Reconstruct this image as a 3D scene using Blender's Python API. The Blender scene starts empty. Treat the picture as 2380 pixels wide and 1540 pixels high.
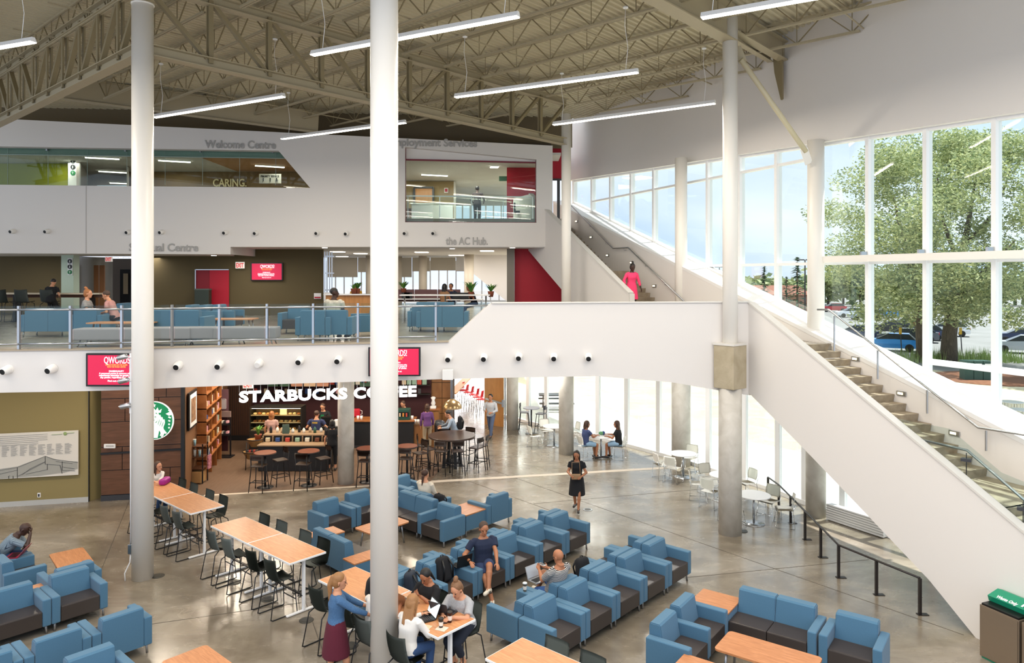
import bpy, bmesh, math, random
from mathutils import Vector, Matrix
R = random.Random(7)
SC = bpy.context.scene
COL = SC.collection
EYE = 6.3
F = 1700.0
def hx(h):
    h = h.lstrip('#')
    return tuple(((int(h[i:i+2], 16)/255.0+0.055)/1.055)**2.4 if int(h[i:i+2], 16) > 10 else int(h[i:i+2], 16)/255/12.92 for i in (0, 2, 4))
# surveyed plan positions: a direction read off the photo, cut with a known height (G) or a known depth (V)
def G(px, py, z=0.0):
    Y = F*(EYE-z)/(py-640.0)
    return Vector(((px-1190)/F*Y, Y, z))
def V(px, py, Y):
    return Vector(((px-1190)/F*Y, Y, EYE-(py-640)/F*Y))
D1 = Vector((.665, .747, 0)).normalized()
D2 = Vector((.747, -.665, 0)).normalized()
UP = Vector((0, 0, 1))
# ------------------------------------------------------------------ materials
MATS = {}
def nodes(m):
    m.use_nodes = True
    return m.node_tree.nodes, m.node_tree.links
def mat(name, col, rough=.5, metal=0., noise=None, bump=None, spec=.5, emit=None, sheen=0, coat=0):
    """noise=(scale, second colour, distortion, stretch xyz); bump=(scale, strength, distance)"""
    if name in MATS: return MATS[name]
    m = bpy.data.materials.new(name); N, L = nodes(m)
    b = N['Principled BSDF']
    c = hx(col) if isinstance(col, str) else col
    b.inputs['Base Color'].default_value = (*c, 1)
    b.inputs['Roughness'].default_value = rough
    b.inputs['Metallic'].default_value = metal
    b.inputs['Specular IOR Level'].default_value = spec
    if coat: b.inputs['Coat Weight'].default_value = coat
    if sheen: b.inputs['Sheen Weight'].default_value = sheen
    if emit:
        b.inputs['Emission Color'].default_value = (*(hx(emit[0]) if isinstance(emit[0], str) else emit[0]), 1)
        b.inputs['Emission Strength'].default_value = emit[1]
    if noise or bump:
        tc = N.new('ShaderNodeTexCoord')
    if noise:
        mp = N.new('ShaderNodeMapping'); L.new(tc.outputs['Object'], mp.inputs[0])
        mp.inputs['Scale'].default_value = noise[3] if len(noise) > 3 else (1, 1, 1)
        t = N.new('ShaderNodeTexNoise'); t.inputs['Scale'].default_value = noise[0]
        t.inputs['Detail'].default_value = 5; t.inputs['Distortion'].default_value = noise[2] if len(noise) > 2 else 0
        L.new(mp.outputs[0], t.inputs[0])
        r = N.new('ShaderNodeValToRGB'); L.new(t.outputs[0], r.inputs[0])
        r.color_ramp.elements[0].position = .3; r.color_ramp.elements[0].color = (*c, 1)
        r.color_ramp.elements[1].position = .7
        r.color_ramp.elements[1].color = (*(hx(noise[1])), 1)
        L.new(r.outputs[0], b.inputs['Base Color'])
    if bump:
        t2 = N.new('ShaderNodeTexNoise'); t2.inputs['Scale'].default_value = bump[0]
        L.new(tc.outputs['Object'], t2.inputs[0])
        bp = N.new('ShaderNodeBump'); bp.inputs['Strength'].default_value = bump[1]; bp.inputs['Distance'].default_value = bump[2]
        L.new(t2.outputs[0], bp.inputs['Height']); L.new(bp.outputs[0], b.inputs['Normal'])
    MATS[name] = m
    return m
def glass_mat(name, tint='#eef6f4', refl=.5):
    if name in MATS: return MATS[name]
    m = bpy.data.materials.new(name); N, L = nodes(m); N.remove(N['Principled BSDF'])
    tr = N.new('ShaderNodeBsdfTransparent'); tr.inputs[0].default_value = (*hx(tint), 1)
    gl = N.new('ShaderNodeBsdfGlossy'); gl.inputs['Roughness'].default_value = .02
    fr = N.new('ShaderNodeFresnel'); fr.inputs[0].default_value = 1.45
    mu = N.new('ShaderNodeMath'); mu.operation = 'MULTIPLY'; mu.inputs[1].default_value = refl; L.new(fr.outputs[0], mu.inputs[0])
    mx = N.new('ShaderNodeMixShader'); L.new(mu.outputs[0], mx.inputs[0]); L.new(tr.outputs[0], mx.inputs[1]); L.new(gl.outputs[0], mx.inputs[2])
    L.new(mx.outputs[0], N['Material Output'].inputs[0]); MATS[name] = m
    return m
def emis(name, col, s):
    return mat(name, col, .5, emit=(col, s))
WHITE = mat('wall_paint_white', '#e2deda', .75)
WHITE2 = mat('column_paint_white', '#efebe3', .35)
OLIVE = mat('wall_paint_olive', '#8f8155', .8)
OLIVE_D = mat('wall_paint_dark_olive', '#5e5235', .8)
RED = mat('wall_paint_red', '#b3122c', .6)
LIME = mat('wall_paint_lime', '#9a9a12', .7)
STEEL_T = mat('steel_taupe_paint', '#a69a7e', .5)
STEEL_D = mat('steel_dark_taupe', '#877a5b', .55)
METAL = mat('brushed_steel', '#b9bcc0', .3, 1)
CHROME = mat('chrome', '#dadde0', .12, 1)
BLACKM = mat('black_metal', '#15161a', .45)
BLACKP = mat('black_plastic', '#0c0c0e', .4)
DGREY = mat('dark_grey_metal', '#34353a', .4)
FRAMEW = mat('frame_white', '#eeeeee', .4)
GLASS = glass_mat('window_glass', '#f6fbfa', .16)
GLASSG = glass_mat('guard_glass', '#f1f7f5', .6)
CONC = mat('column_concrete', '#cfcbc3', .6, noise=(3, '#b7b2a8', .5), bump=(30, .2, .01))
CONC_D = mat('collar_concrete', '#b6aa92', .8, noise=(3, '#a3977d', .5), bump=(14, .3, .02))
STEPC = mat('step_concrete', '#a89b86', .6, noise=(5, '#877a66', .4), bump=(20, .3, .01))
BLUE = mat('lounge_blue_fabric', '#4a7490', .85, noise=(180, '#416a87', 0), bump=(600, .15, .002), sheen=.15)
SEATD = mat('seat_dark_vinyl', '#3b3431', .38)
WOODT = mat('table_wood', '#d2996b', .35, noise=(5, '#bb7f53', 1.2, (.7, 6, 1)))
WOODT2 = mat('table_wood_low', '#c98b5e', .35, noise=(5, '#ab6f45', 1.2, (.7, 6, 1)))
WOODD = mat('panel_wood_dark', '#6b4630', .5, noise=(3, '#55351f', .8, (.6, 1, 5)))
WOODM = mat('panel_wood_mid', '#9a6c41', .5, noise=(3, '#85582f', .8, (1, 1, .3)))
WOODL = mat('door_wood_light', '#c98f52', .45, noise=(4, '#b67c42', .8, (3, 3, .4)))
CHAIRG = mat('chair_charcoal_plastic', '#525955', .5)
CHAIRW = mat('chair_white_plastic', '#e8e6df', .4)
STOOLD = mat('stool_dark_wood', '#3a2c25', .4)
SKIN = {'fair': mat('skin_fair', '#c9906f', .5), 'mid': mat('skin_mid', '#a86f4e', .5), 'dark': mat('skin_dark', '#3d2419', .5)}
def floor_mat():
    m = bpy.data.materials.new('polished_concrete'); N, L = nodes(m); b = N['Principled BSDF']
    tc = N.new('ShaderNodeTexCoord')
    mp = N.new('ShaderNodeMapping'); L.new(tc.outputs['Object'], mp.inputs[0]); mp.inputs['Rotation'].default_value = (0, 0, .3); mp.inputs['Scale'].default_value = (.7, 1.3, 1)
    n1 = N.new('ShaderNodeTexNoise'); n1.inputs['Scale'].default_value = .45; n1.inputs['Detail'].default_value = 9; n1.inputs['Roughness'].default_value = .62; n1.inputs['Distortion'].default_value = 1.3
    n2 = N.new('ShaderNodeTexNoise'); n2.inputs['Scale'].default_value = 1.5; n2.inputs['Detail'].default_value = 8; n2.inputs['Roughness'].default_value = .6; n2.inputs['Distortion'].default_value = .9
    L.new(mp.outputs[0], n1.inputs[0]); L.new(mp.outputs[0], n2.inputs[0])
    r1 = N.new('ShaderNodeValToRGB'); L.new(n1.outputs[0], r1.inputs[0])
    e = r1.color_ramp.elements; e[0].position = .30; e[0].color = (*hx('#736a5e'), 1); e[1].position = .68; e[1].color = (*hx('#aba498'), 1)
    k = e.new(.5); k.color = (*hx('#908778'), 1)
    r2 = N.new('ShaderNodeValToRGB'); L.new(n2.outputs[0], r2.inputs[0])
    e = r2.color_ramp.elements; e[0].position = .30; e[0].color = (*hx('#968b7c'), 1); e[1].position = .74; e[1].color = (*hx('#f4efe6'), 1)
    mx = N.new('ShaderNodeMixRGB'); mx.blend_type = 'MULTIPLY'; mx.inputs[0].default_value = .52
    L.new(r1.outputs[0], mx.inputs[1]); L.new(r2.outputs[0], mx.inputs[2]); L.new(mx.outputs[0], b.inputs['Base Color'])
    rr = N.new('ShaderNodeMapRange'); L.new(n2.outputs[0], rr.inputs[0]); rr.inputs[3].default_value = .16; rr.inputs[4].default_value = .36
    L.new(rr.outputs[0], b.inputs['Roughness']); b.inputs['Specular IOR Level'].default_value = .9
    b.inputs['Coat Weight'].default_value = .22; b.inputs['Coat Roughness'].default_value = .13
    MATS['floor'] = m
    return m
FLOORM = floor_mat()
# ------------------------------------------------------------------ mesh helpers
class MB:
    def __init__(s): s.b = bmesh.new()
    def _x(s, geom, M):
        bmesh.ops.transform(s.b, matrix=M, verts=geom)
    def box(s, c, size, M=None, bev=0, seg=2):
        r = bmesh.ops.create_cube(s.b, size=1)['verts']
        bmesh.ops.scale(s.b, vec=size, verts=r)
        if bev:
            es = list({e for v in r for e in v.link_edges})
            g = bmesh.ops.bevel(s.b, geom=es, offset=bev, segments=seg, affect='EDGES', profile=.6)
            r = list({v for f in g['faces'] for v in f.verts} | {v for v in r if v.is_valid})
        bmesh.ops.translate(s.b, vec=c, verts=r)
        if M is not None: s._x(r, M)
        return s
    def bar(s, a, b, w, h=None, side=None, roll=0):
        a = Vector(a); b = Vector(b); d = b-a; Ln = d.length
        if Ln < 1e-6: return s
        z = d.normalized(); u = Vector(side) if side is not None else (UP if abs(z.z) < .95 else Vector((0, 1, 0)))
        x = u.cross(z).normalized(); y = z.cross(x)
        M = Matrix((x, y, z)).transposed().to_4x4(); M.translation = (a+b)/2
        return s.box((0, 0, 0), (w, h if h else w, Ln), M)
    def tube(s, pts, r, n=8, cap=True, closed=False):
        pts = [Vector(p) for p in pts]; rs = r if isinstance(r, (list, tuple)) else [r]*len(pts)
        rings = []; prev = None
        for i, p in enumerate(pts):
            if closed: d = pts[(i+1) % len(pts)]-pts[i-1]
            elif i == 0: d = pts[1]-p
            elif i == len(pts)-1: d = p-pts[i-1]
            else: d = (pts[i+1]-p).normalized()+(p-pts[i-1]).normalized()
            d.normalize()
            if prev is None:
                u = UP if abs(d.z) < .9 else Vector((1, 0, 0)); x = u.cross(d).normalized()
            else:
                x = prev-d*prev.dot(d)
                x = x.normalized() if x.length > 1e-5 else (UP if abs(d.z) < .9 else Vector((1, 0, 0))).cross(d).normalized()
            prev = x; y = d.cross(x)
            rings.append([s.b.verts.new(p+(x*math.cos(t)+y*math.sin(t))*rs[i]) for t in [2*math.pi*k/n for k in range(n)]])
        m = len(rings)
        for i in range(m if closed else m-1):
            A = rings[i]; B = rings[(i+1) % m]
            for k in range(n):
                f = s.b.faces.new((A[k], A[(k+1) % n], B[(k+1) % n], B[k])); f.smooth = True
        if cap and not closed:
            s.b.faces.new(rings[0][::-1]); s.b.faces.new(rings[-1])
        return s
    def lathe(s, prof, c=(0, 0, 0), n=24, M=None, smooth=True, cap=True):
        c = Vector(c); rings = []
        for r, z in prof:
            rings.append([s.b.verts.new(Vector((r*math.cos(2*math.pi*k/n), r*math.sin(2*math.pi*k/n), z))+c) for k in range(n)])
        for A, B in zip(rings, rings[1:]):
            for k in range(n):
                f = s.b.faces.new((A[k], A[(k+1) % n], B[(k+1) % n], B[k])); f.smooth = smooth
        if cap:
            s.b.faces.new(rings[0][::-1]); s.b.faces.new(rings[-1])
        if M is not None: s._x([v for r in rings for v in r], M)
        return s
    def ball(s, c, r, M=None, u=16, v=10):
        g = bmesh.ops.create_uvsphere(s.b, u_segments=u, v_segments=v, radius=1)['verts']
        rr = r if isinstance(r, (tuple, list, Vector)) else (r, r, r)
        bmesh.ops.scale(s.b, vec=rr, verts=g)
        if M is not None: s._x(g, M)
        bmesh.ops.translate(s.b, vec=c, verts=g)
        for x in g:
            for f in x.link_faces: f.smooth = True
        return s
    def poly(s, pts, ext=None):
        vs = [s.b.verts.new(p) for p in pts]
        f = s.b.faces.new(vs)
        if ext is not None:
            e = Vector(ext); w = [s.b.verts.new(Vector(p)+e) for p in pts]
            s.b.faces.new(w[::-1]); n = len(vs)
            for i in range(n): s.b.faces.new((vs[i], w[i], w[(i+1) % n], vs[(i+1) % n]))
        return s
    def grid(s, fn, nu, nv, thick=None, smooth=True):
        """fn(u,v)->Vector; optional thickness along z-ish normal via second sheet"""
        P = [[s.b.verts.new(fn(i/nu, j/nv)) for j in range(nv+1)] for i in range(nu+1)]
        for i in range(nu):
            for j in range(nv):
                f = s.b.faces.new((P[i][j], P[i+1][j], P[i+1][j+1], P[i][j+1])); f.smooth = smooth
        return s
    def fixn(s):
        bmesh.ops.recalc_face_normals(s.b, faces=s.b.faces); return s
    def me(s, name, m):
        s.fixn(); me = bpy.data.meshes.new(name); s.b.to_mesh(me); s.b.free()
        for k in (m if isinstance(m, (list, tuple)) else [m]): me.materials.append(k)
        return me
    def obj(s, name, m, parent=None, loc=None):
        o = bpy.data.objects.new(name, s.me(name, m)); COL.objects.link(o)
        if loc is not None: o.location = loc
        if parent: o.parent = parent
        return o
def tag(o, label=None, cat=None, group=None, kind=None):
    if label: o['label'] = label
    if cat: o['category'] = cat
    if group: o['group'] = group
    if kind: o['kind'] = kind
    return o
def thing(name, label, cat, loc=(0, 0, 0), rz=0., group=None, kind=None):
    o = bpy.data.objects.new(name, None); COL.objects.link(o); o.empty_display_size = .2
    o.location = loc; o.rotation_euler = (0, 0, rz)
    return tag(o, label, cat, group, kind)
def struct(o): o['kind'] = 'structure'; return o
KIDS = {}
def dup(root, loc, rz=None, label=None, group=None, rx=None):
    def cp(o, par):
        c = o.copy(); COL.objects.link(c)
        if par is not None: c.parent = par
        for ch in kids(o): cp(ch, c)
        return c
    c = cp(root, None); c.location = loc
    if rz is not None: c.rotation_euler = (0, 0, rz)
    if label: c['label'] = label
    if group: c['group'] = group
    return c
def kids(o):
    if o.name not in KIDS: KIDS[o.name] = [x for x in COL.objects if x.parent == o]
    return KIDS[o.name]
def plate(name, outer, holes, org, xd, yd, thick, m, parent=None):
    """flat polygon with holes in the plane org + x*xd + y*yd, extruded by thick to both halves"""
    cu = bpy.data.curves.new(name, 'CURVE'); cu.dimensions = '2D'; cu.fill_mode = 'BOTH'; cu.extrude = thick/2
    for pl in [outer]+list(holes):
        sp = cu.splines.new('POLY'); sp.points.add(len(pl)-1); sp.use_cyclic_u = True
        for p, q in zip(sp.points, pl): p.co = (q[0], q[1], 0, 1)
    o = bpy.data.objects.new(name, cu); COL.objects.link(o)
    me = bpy.data.meshes.new_from_object(o); bpy.data.objects.remove(o)
    xd = Vector(xd).normalized(); yd = Vector(yd).normalized(); zd = xd.cross(yd)
    M = Matrix((xd, yd, zd)).transposed().to_4x4(); M.translation = Vector(org)
    me.transform(M); me.materials.clear(); me.materials.append(m)
    bm = bmesh.new(); bm.from_mesh(me); bmesh.ops.remove_doubles(bm, verts=bm.verts, dist=1e-5)
    for f in bm.faces: f.smooth = False
    bmesh.ops.recalc_face_normals(bm, faces=bm.faces); bm.to_mesh(me); bm.free()
    o = bpy.data.objects.new(name, me); COL.objects.link(o)
    if parent: o.parent = parent
    return o
def text_mesh(txt, size, m, org, xd, yd, ext=.01, bold=.0, align='LEFT', name='lettering', parent=None, width=None, spacing=1.0):
    cu = bpy.data.curves.new(name, 'FONT'); cu.body = txt; cu.size = size; cu.extrude = ext; cu.offset = bold; cu.align_x = align
    cu.space_character = spacing; cu.space_line = 1.0
    cu.resolution_u = 3
    o = bpy.data.objects.new(name, cu); COL.objects.link(o); bpy.context.view_layer.update()
    me = bpy.data.meshes.new_from_object(o)
    if width:
        xs = [v.co.x for v in me.vertices]; w0 = max(xs)-min(xs); k = width/w0; x0 = min(xs) if align == 'LEFT' else 0
        for v in me.vertices: v.co.x = (v.co.x-x0)*k
    bpy.data.objects.remove(o)
    xd = Vector(xd).normalized(); yd = Vector(yd).normalized(); zd = xd.cross(yd)
    M = Matrix((xd, yd, zd)).transposed().to_4x4(); M.translation = Vector(org)
    me.transform(M); me.materials.clear(); me.materials.append(m)
    o = bpy.data.objects.new(name, me); COL.objects.link(o)
    if parent: o.parent = parent
    return o
ORD = ['first', 'second', 'third', 'fourth', 'fifth', 'sixth', 'seventh', 'eighth', 'ninth', 'tenth', 'eleventh', 'twelfth', 'thirteenth', 'fourteenth', 'fifteenth', 'sixteenth', 'seventeenth', 'eighteenth', 'nineteenth', 'twentieth', 'twenty-first', 'twenty-second', 'twenty-third', 'twenty-fourth']
# ------------------------------------------------------------------ camera, light
cam = bpy.data.cameras.new('camera'); co = bpy.data.objects.new('camera', cam); COL.objects.link(co)
co.location = (0, 0, EYE); co.rotation_euler = (math.pi/2, 0, 0)
cam.sensor_width = 36; cam.lens = F/2380*36; cam.shift_y = -130/2380; cam.clip_end = 500
SC.camera = co
SC.view_settings.view_transform = 'Standard'; SC.view_settings.look = 'None'; SC.view_settings.gamma = 1
SC.view_settings.exposure = 0.62
SC.view_settings.use_curve_mapping = False
SC.cycles.use_denoising = True
SC.cycles.max_bounces = 8; SC.cycles.diffuse_bounces = 4; SC.cycles.glossy_bounces = 3; SC.cycles.transparent_max_bounces = 16
SC.cycles.sample_clamp_indirect = 6; SC.cycles.caustics_reflective = False; SC.cycles.caustics_refractive = False
w = bpy.data.worlds.new('sky'); SC.world = w; w.use_nodes = True
N, L = w.node_tree.nodes, w.node_tree.links
bg = N['Background']
tc = N.new('ShaderNodeTexCoord'); ns = N.new('ShaderNodeTexNoise'); ns.inputs['Scale'].default_value = 2.2; ns.inputs['Detail'].default_value = 6
mp = N.new('ShaderNodeMapping'); mp.inputs['Scale'].default_value = (1, 1, 3.5); L.new(tc.outputs['Generated'], mp.inputs[0]); L.new(mp.outputs[0], ns.inputs[0])
rp = N.new('ShaderNodeValToRGB'); L.new(ns.outputs[0], rp.inputs[0])
rp.color_ramp.elements[0].position = .38; rp.color_ramp.elements[0].color = (.55, .66, .84, 1)
rp.color_ramp.elements[1].position = .66; rp.color_ramp.elements[1].color = (.84, .87, .92, 1)
L.new(rp.outputs[0], bg.inputs[0]); bg.inputs[1].default_value = 1.0
sun = bpy.data.lights.new('sun', 'SUN'); so = bpy.data.objects.new('sun', sun); COL.objects.link(so)
sun.energy = 5.5; sun.angle = math.radians(1); sun.color = (1, .96, .9)
so.rotation_euler = Vector((-.42, .42, .95)).to_track_quat('Z', 'Y').to_euler()
so.rotation_euler = Vector((.93, .38, 3.1)).to_track_quat("Z", "Y").to_euler()
# ================================================================== SHELL
W0 = Vector((2.70, 33.32, 0)); DW = Vector((.3761, -.9266, 0)); NI = Vector((-.9266, -.3761, 0))
def W(u, w=0, z=0): return W0+DW*u+NI*w+UP*z
SL = .533
def sill(u): return 9.65-.311*u
def head(u): return 10.6-.0526*u
# fascia plan line of the second level (px of survey -> depth)
FA = [(-150, 15.0), (0, 15.37), (150, 15.5), (303, 15.72), (420, 16.08), (590, 16.46), (720, 16.72), (860, 17.0), (1045, 17.4), (1200, 17.65), (1400, 17.9), (1560, 18.0), (1700, 18.1)]
FP = [Vector(((p-1190)/F*y, y, 0)) for p, y in FA]
def fas(px):
    for (a, ya), (b, yb) in zip(FA, FA[1:]):
        if px <= b: y = ya+(yb-ya)*(px-a)/(b-a); return Vector(((px-1190)/F*y, y, 0))
    return FP[-1]
# smooth samples of the fascia line
FS = [fas(-150+k*25) for k in range(75)]
FS = [p for k, p in enumerate(FS) if -150+k*25 <= 1700]+[W(15.2, 2.7)]
for _ in range(3): FS = [FS[0]]+[(FS[i-1]+FS[i]*2+FS[i+1])/4 for i in range(1, len(FS)-1)]+[FS[-1]]
# ground floor
ob = MB().poly([(-26, 2, 0), (14.8, 2, 0), (14.8, 3.5, 0), W(14, 0), W(3, -.2), (2.5, 46, 0), (-26, 46, 0)], (0, 0, -.3)).obj('floor', FLOORM); struct(ob)
# joints sawn in the slab + pale threshold strip
jm = mat('joint_dark', '#4c463d', .8)
for i, (a, b) in enumerate([((233, 1330), (310, 1140)), ((1140, 1090), (2240, 1475)), ((1560, 1345), (2020, 1300)), ((1000, 1085), (1290, 1190)), ((690, 1340), (760, 1540)), ((350, 1450), (700, 1400)), ((1240, 1170), (1700, 1130))]):
    p, q = G(*a), G(*b)
    struct(MB().bar(p+UP*.001, q+UP*.001, .012, .004).obj('trim_%d' % (i+1), jm))
a, b = G(475, 1150), G(1560, 1086)
d = (b-a).normalized(); n_ = Vector((-d.y, d.x, 0))*.11
struct(MB().poly([a-n_, b-n_, b+n_, a+n_], (0, 0, .004)).obj('trim_20', mat('threshold_pale', '#c9bcab', .5)))
# cafe floor
cafe_f = mat('cafe_floor_wood', '#776150', .4, noise=(3, '#655040', .6, (8, .8, 1)))
q = [G(430, 1152), G(860, 1127), G(1000, 1119), Vector((-1.6, 29.9, 0)), Vector((-13, 29.9, 0)), Vector((-13.5, 20.8, 0))]
struct(MB().poly([p+UP*.004 for p in q], (0, 0, .004)).obj('floor_cafe', cafe_f))
# second level slab
inn = [W(15.95, .75), W(2, .75)]
slab = [Vector((-26, 15, 0)), *FS[:-1], W(15.2, 2.7), *inn, Vector((1.9, 46, 0)), Vector((-26, 46, 0))]
soff = mat('soffit_white', '#d8d6d2', .8)
fl2 = mat('level_two_floor', '#9d968b', .25, noise=(1.2, '#8b8478', .8))
struct(MB().poly([p+UP*4.1 for p in slab], (0, 0, -.22)).obj('ceiling_ground', soff))
struct(MB().poly([p+UP*4.6 for p in slab], (0, 0, -.49)).obj('floor_upper', fl2))
# fascia (curved white band, rises to a parapet towards the right)
def fz(px):
    return (3.85 if px < 1385 else 3.85-.17*(px-1385)/177 if px < 1562 else 3.68-.2*(px-1562)/101)
def ppx(p): return p.x/p.y*F+1190
def band(name, t, mt, lo, hi, sub=FS):
    b = MB(); n = len(sub); rows = []
    for i, p in enumerate(sub):
        d = (sub[min(i+1, n-1)]-sub[max(i-1, 0)]).normalized(); nn = Vector((d.y, -d.x, 0))
        x = ppx(p); zl = lo(x); zh = hi(x)
        rows.append([b.b.verts.new(v) for v in (p+nn*t+UP*zl, p+nn*t+UP*zh, p-nn*.12+UP*zh, p-nn*.12+UP*zl)])
    for A, B in zip(rows, rows[1:]):
        for k in range(4): b.b.faces.new((A[k], B[k], B[(k+1) % 4], A[(k+1) % 4]))
    b.b.faces.new(rows[0]); b.b.faces.new(rows[-1][::-1])
    return struct(b.obj(name, mt))
i45 = [i for i, p in enumerate(FS) if ppx(p) >= 1041][0]
def ftop(x): return 4.72 if x < 1041 else min(5.63, 4.72+(x-1041)/97*.91)
fine = []
for a, b in zip(FS, FS[1:]):
    for k in range(3): fine.append(a.lerp(b, k/3))
fine.append(FS[-1])
band('wall_fascia', .06, WHITE, fz, ftop, fine)
cap = MB(); capm = mat('cap_metal_white', '#d8d5cf', .35)
band('trim_21', .1, mat('cap_bronze', '#a89a86', .5), lambda x: 4.72, lambda x: 4.745, [p for p in fine if ppx(p) < 1045])
band('trim_22', .1, capm, lambda x: 5.63, lambda x: 5.66, [p for p in fine if ppx(p) > 1138])
# ---------------------------------------------------------------- window wall
def wpl(name, pts, m, w=0, t=.15, holes=(), parent=None):
    return plate(name, pts, holes, W(0, w), DW, UP, t, m, parent)
struct(wpl('wall_right', [(-.3, head(-.3)), (26, head(26)), (26, 13.2), (-.3, 13.2)], WHITE, .1, .35))
mk = [19.57-1.59*k for k in range(-3, 12)]
n = 1
def mull(b, u, z0, z1, w=.1): b.box((0, 0, 0), (w, .2, z1-z0), Matrix.Translation(W(u, 0, (z0+z1)/2)) @ Matrix.Rotation(math.atan2(DW.y, DW.x), 4, 'Z'))
us = sorted(mk)
us = [.35]+[u for u in us if u > .8]
for a, b in zip(us, us[1:]):
    rt = thing('window_%d' % n, None, None, (0, 0, 0)); struct(rt); del rt['kind']; rt['kind'] = 'structure'
    fr = MB()
    mull(fr, b, sill(b)-.3, head(b)+.1)
    if a < .5: mull(fr, a, sill(a)-.3, head(a)+.1, .14)
    for (za, zb, hh) in [(head(a), head(b), .14), (sill(a), sill(b), .16)]:
        fr.bar(W(a, 0, za), W(b, 0, zb), .16, hh)
    if head(a) > 9.55 and a > 1 and a < 14.2: fr.bar(W(a, 0, 9.47), W(b, 0, 9.47), .14, .07)
    if a > 9.5: fr.bar(W(a, 0, 6.62), W(b, 0, 6.62), .14, .08)
    if a > 17.5: fr.bar(W(a, .02, 4.35), W(b, .02, 4.35), .14, .12)
    fr.obj('window_frame', FRAMEW, rt)
    wpl('pane', [(a+.05, sill(a)+.06), (b-.05, sill(b)+.06), (b-.05, head(b)-.05), (a+.05, head(a)-.05)], GLASS, 0, .012, parent=rt)
    n += 1
# inner ledge and stair wall
struct(MB().poly([W(-.3, 0, sill(-.3)+.02), W(26, 0, sill(26)+.02), W(26, .78, sill(26)-.05), W(-.3, .78, sill(-.3)-.05)], (0, 0, -.1)).obj('trim_23', mat('ledge_white', '#e9e8e6', .35)))
struct(wpl('wall_stair_inner', [(-.3, 3.9), (4, 3.9), (4, 4.1), (15.9, 4.1), (17, 3.2), (24.6, 0), (26, 0), (26, sill(26)-.1), (-.3, sill(-.3)-.1)], WHITE, .72, .1))
struct(wpl('wall_spandrel', [(-.3, 3.85), (15.4, 3.85), (15.4, 0.0), (26, 0), (26, sill(26)), (-.3, sill(-.3))], WHITE, -.05, .08)) if False else None
struct(wpl('wall_spandrel', [(-.3, 3.85), (18.1, 3.85), (26, 1.5), (26, sill(26)), (-.3, sill(-.3))], FRAMEW, .02, .1))
# big horizontal tube in front of the mullions
t = thing('wind_beam', 'long pale horizontal wind beam crossing the tall windows', 'beam')
MB().bar(W(14.75, .32, 6.72), W(26, .32, 6.72), .16, .16).obj('beam_tube', WHITE2, t)
for u in mk:
    if 14.8 < u < 25.5: MB().bar(W(u, .1, 6.84), W(u, .3, 6.84), .05, .1).obj('bracket', METAL, t)
# lower glass wall
LG = [(1135, 33.6), (1228, 31.2), (1270, 30.3), (1327, 29.2), (1390, 28.1), (1457, 27.0), (1531, 25.7), (1588, 24.75), (1647, 23.7), (1731, 22.3), (1809, 21.15), (1871, 20.15), (1960, 18.95), (2060, 17.7), (2170, 16.5), (2290, 15.4)]
LP = [Vector(((p-1190)/F*y, y, 0)) for p, y in LG]
def ltop(p):
    u = (p-W0).dot(DW); return 3.9 if u < 14.5 else max(.5, 3.9-(u-14.5)*SL)
for a, b in zip(LP, LP[1:]):
    rt = thing('window_%d' % n, None, None); rt['kind'] = 'structure'; n += 1
    fr = MB(); za, zb = ltop(a), ltop(b)
    d = (b-a).normalized(); q = Vector((-d.y, d.x, 0))
    fr.bar(a, a+UP*za, .1, .18, side=d); fr.bar(b, b+UP*zb, .1, .18, side=d)
    fr.bar(a+UP*.06, b+UP*.06, .14, .12); fr.bar(a+UP*(za-.06), b+UP*(zb-.06), .14, .12)
    fr.obj('window_frame', FRAMEW, rt)
    MB().poly([a+UP*.1, b+UP*.1, b+UP*(zb-.1), a+UP*(za-.1)], q*.012).obj('pane', GLASS, rt)
# heater under the glass
hp, hq = G(1925, 1206), G(2058, 1250)
t = thing('baseboard_heater', 'long white louvred heater at the foot of the glass behind the column', 'heater')
hb = MB().bar(hp+UP*.22, hq+UP*.22, .16, .4)
hb.obj('heater_cover', FRAMEW, t)
hs = MB()
dd = (hq-hp).normalized(); nn = Vector((dd.y, -dd.x, 0))
for k in range(6): hs.bar(hp+UP*(.08+k*.06)-nn*-.085, hq+UP*(.08+k*.06)-nn*-.085, .012, .012)
hs.obj('louvre', METAL, t)
# ---------------------------------------------------------------- columns
def column(px, base_y, r_up, z0, z1, label, r_lo=None, zc=None, Y=None, cap_=False, mats=(WHITE2, CONC), group=None):
    Yc = Y if Y else G(px, base_y).y
    X = (px-1190)/F*Yc
    t = thing('round_column', label, 'column', (X, Yc, 0), group=group)
    if r_lo:
        MB().lathe([(r_lo, 0), (r_lo, zc)], n=40).obj('column_base', mats[1], t)
        MB().lathe([(r_up, zc), (r_up, z1)], n=40).obj('column_shaft', mats[0], t)
    else:
        b = MB().lathe([(r_up, z0), (r_up, z1)], n=40); b.obj('column_shaft', mats[0], t)
    if cap_:
        MB().lathe([(r_up+.015, z1-.0), (r_up+.015, z1+.03)], n=40).obj('cap_plate', WHITE2, t)
    return t, X, Yc
cA, XA, YA = column(893, 0, .21, 0, 13.0, 'white round column nearest the camera, hiding part of the coffee sign', Y=11.15)
cB, XB, YB = column(331.5, 0, .21, 0, 11.93, 'white round column at left with floodlights and a floor outlet beside it', Y=15.25, cap_=True)
cC, XC, YC = column(1697, 0, .18, 0, 12.6, 'tall column with square concrete collar beside the stair landing', .275, 3.6, Y=17.9)
cb = MB(); cb.box((0, 0, 4.08), (.56, .56, 1.06), Matrix.Rotation(math.radians(40), 4, 'Z'), bev=.02)
cb.obj('collar', CONC_D, cC)
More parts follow.
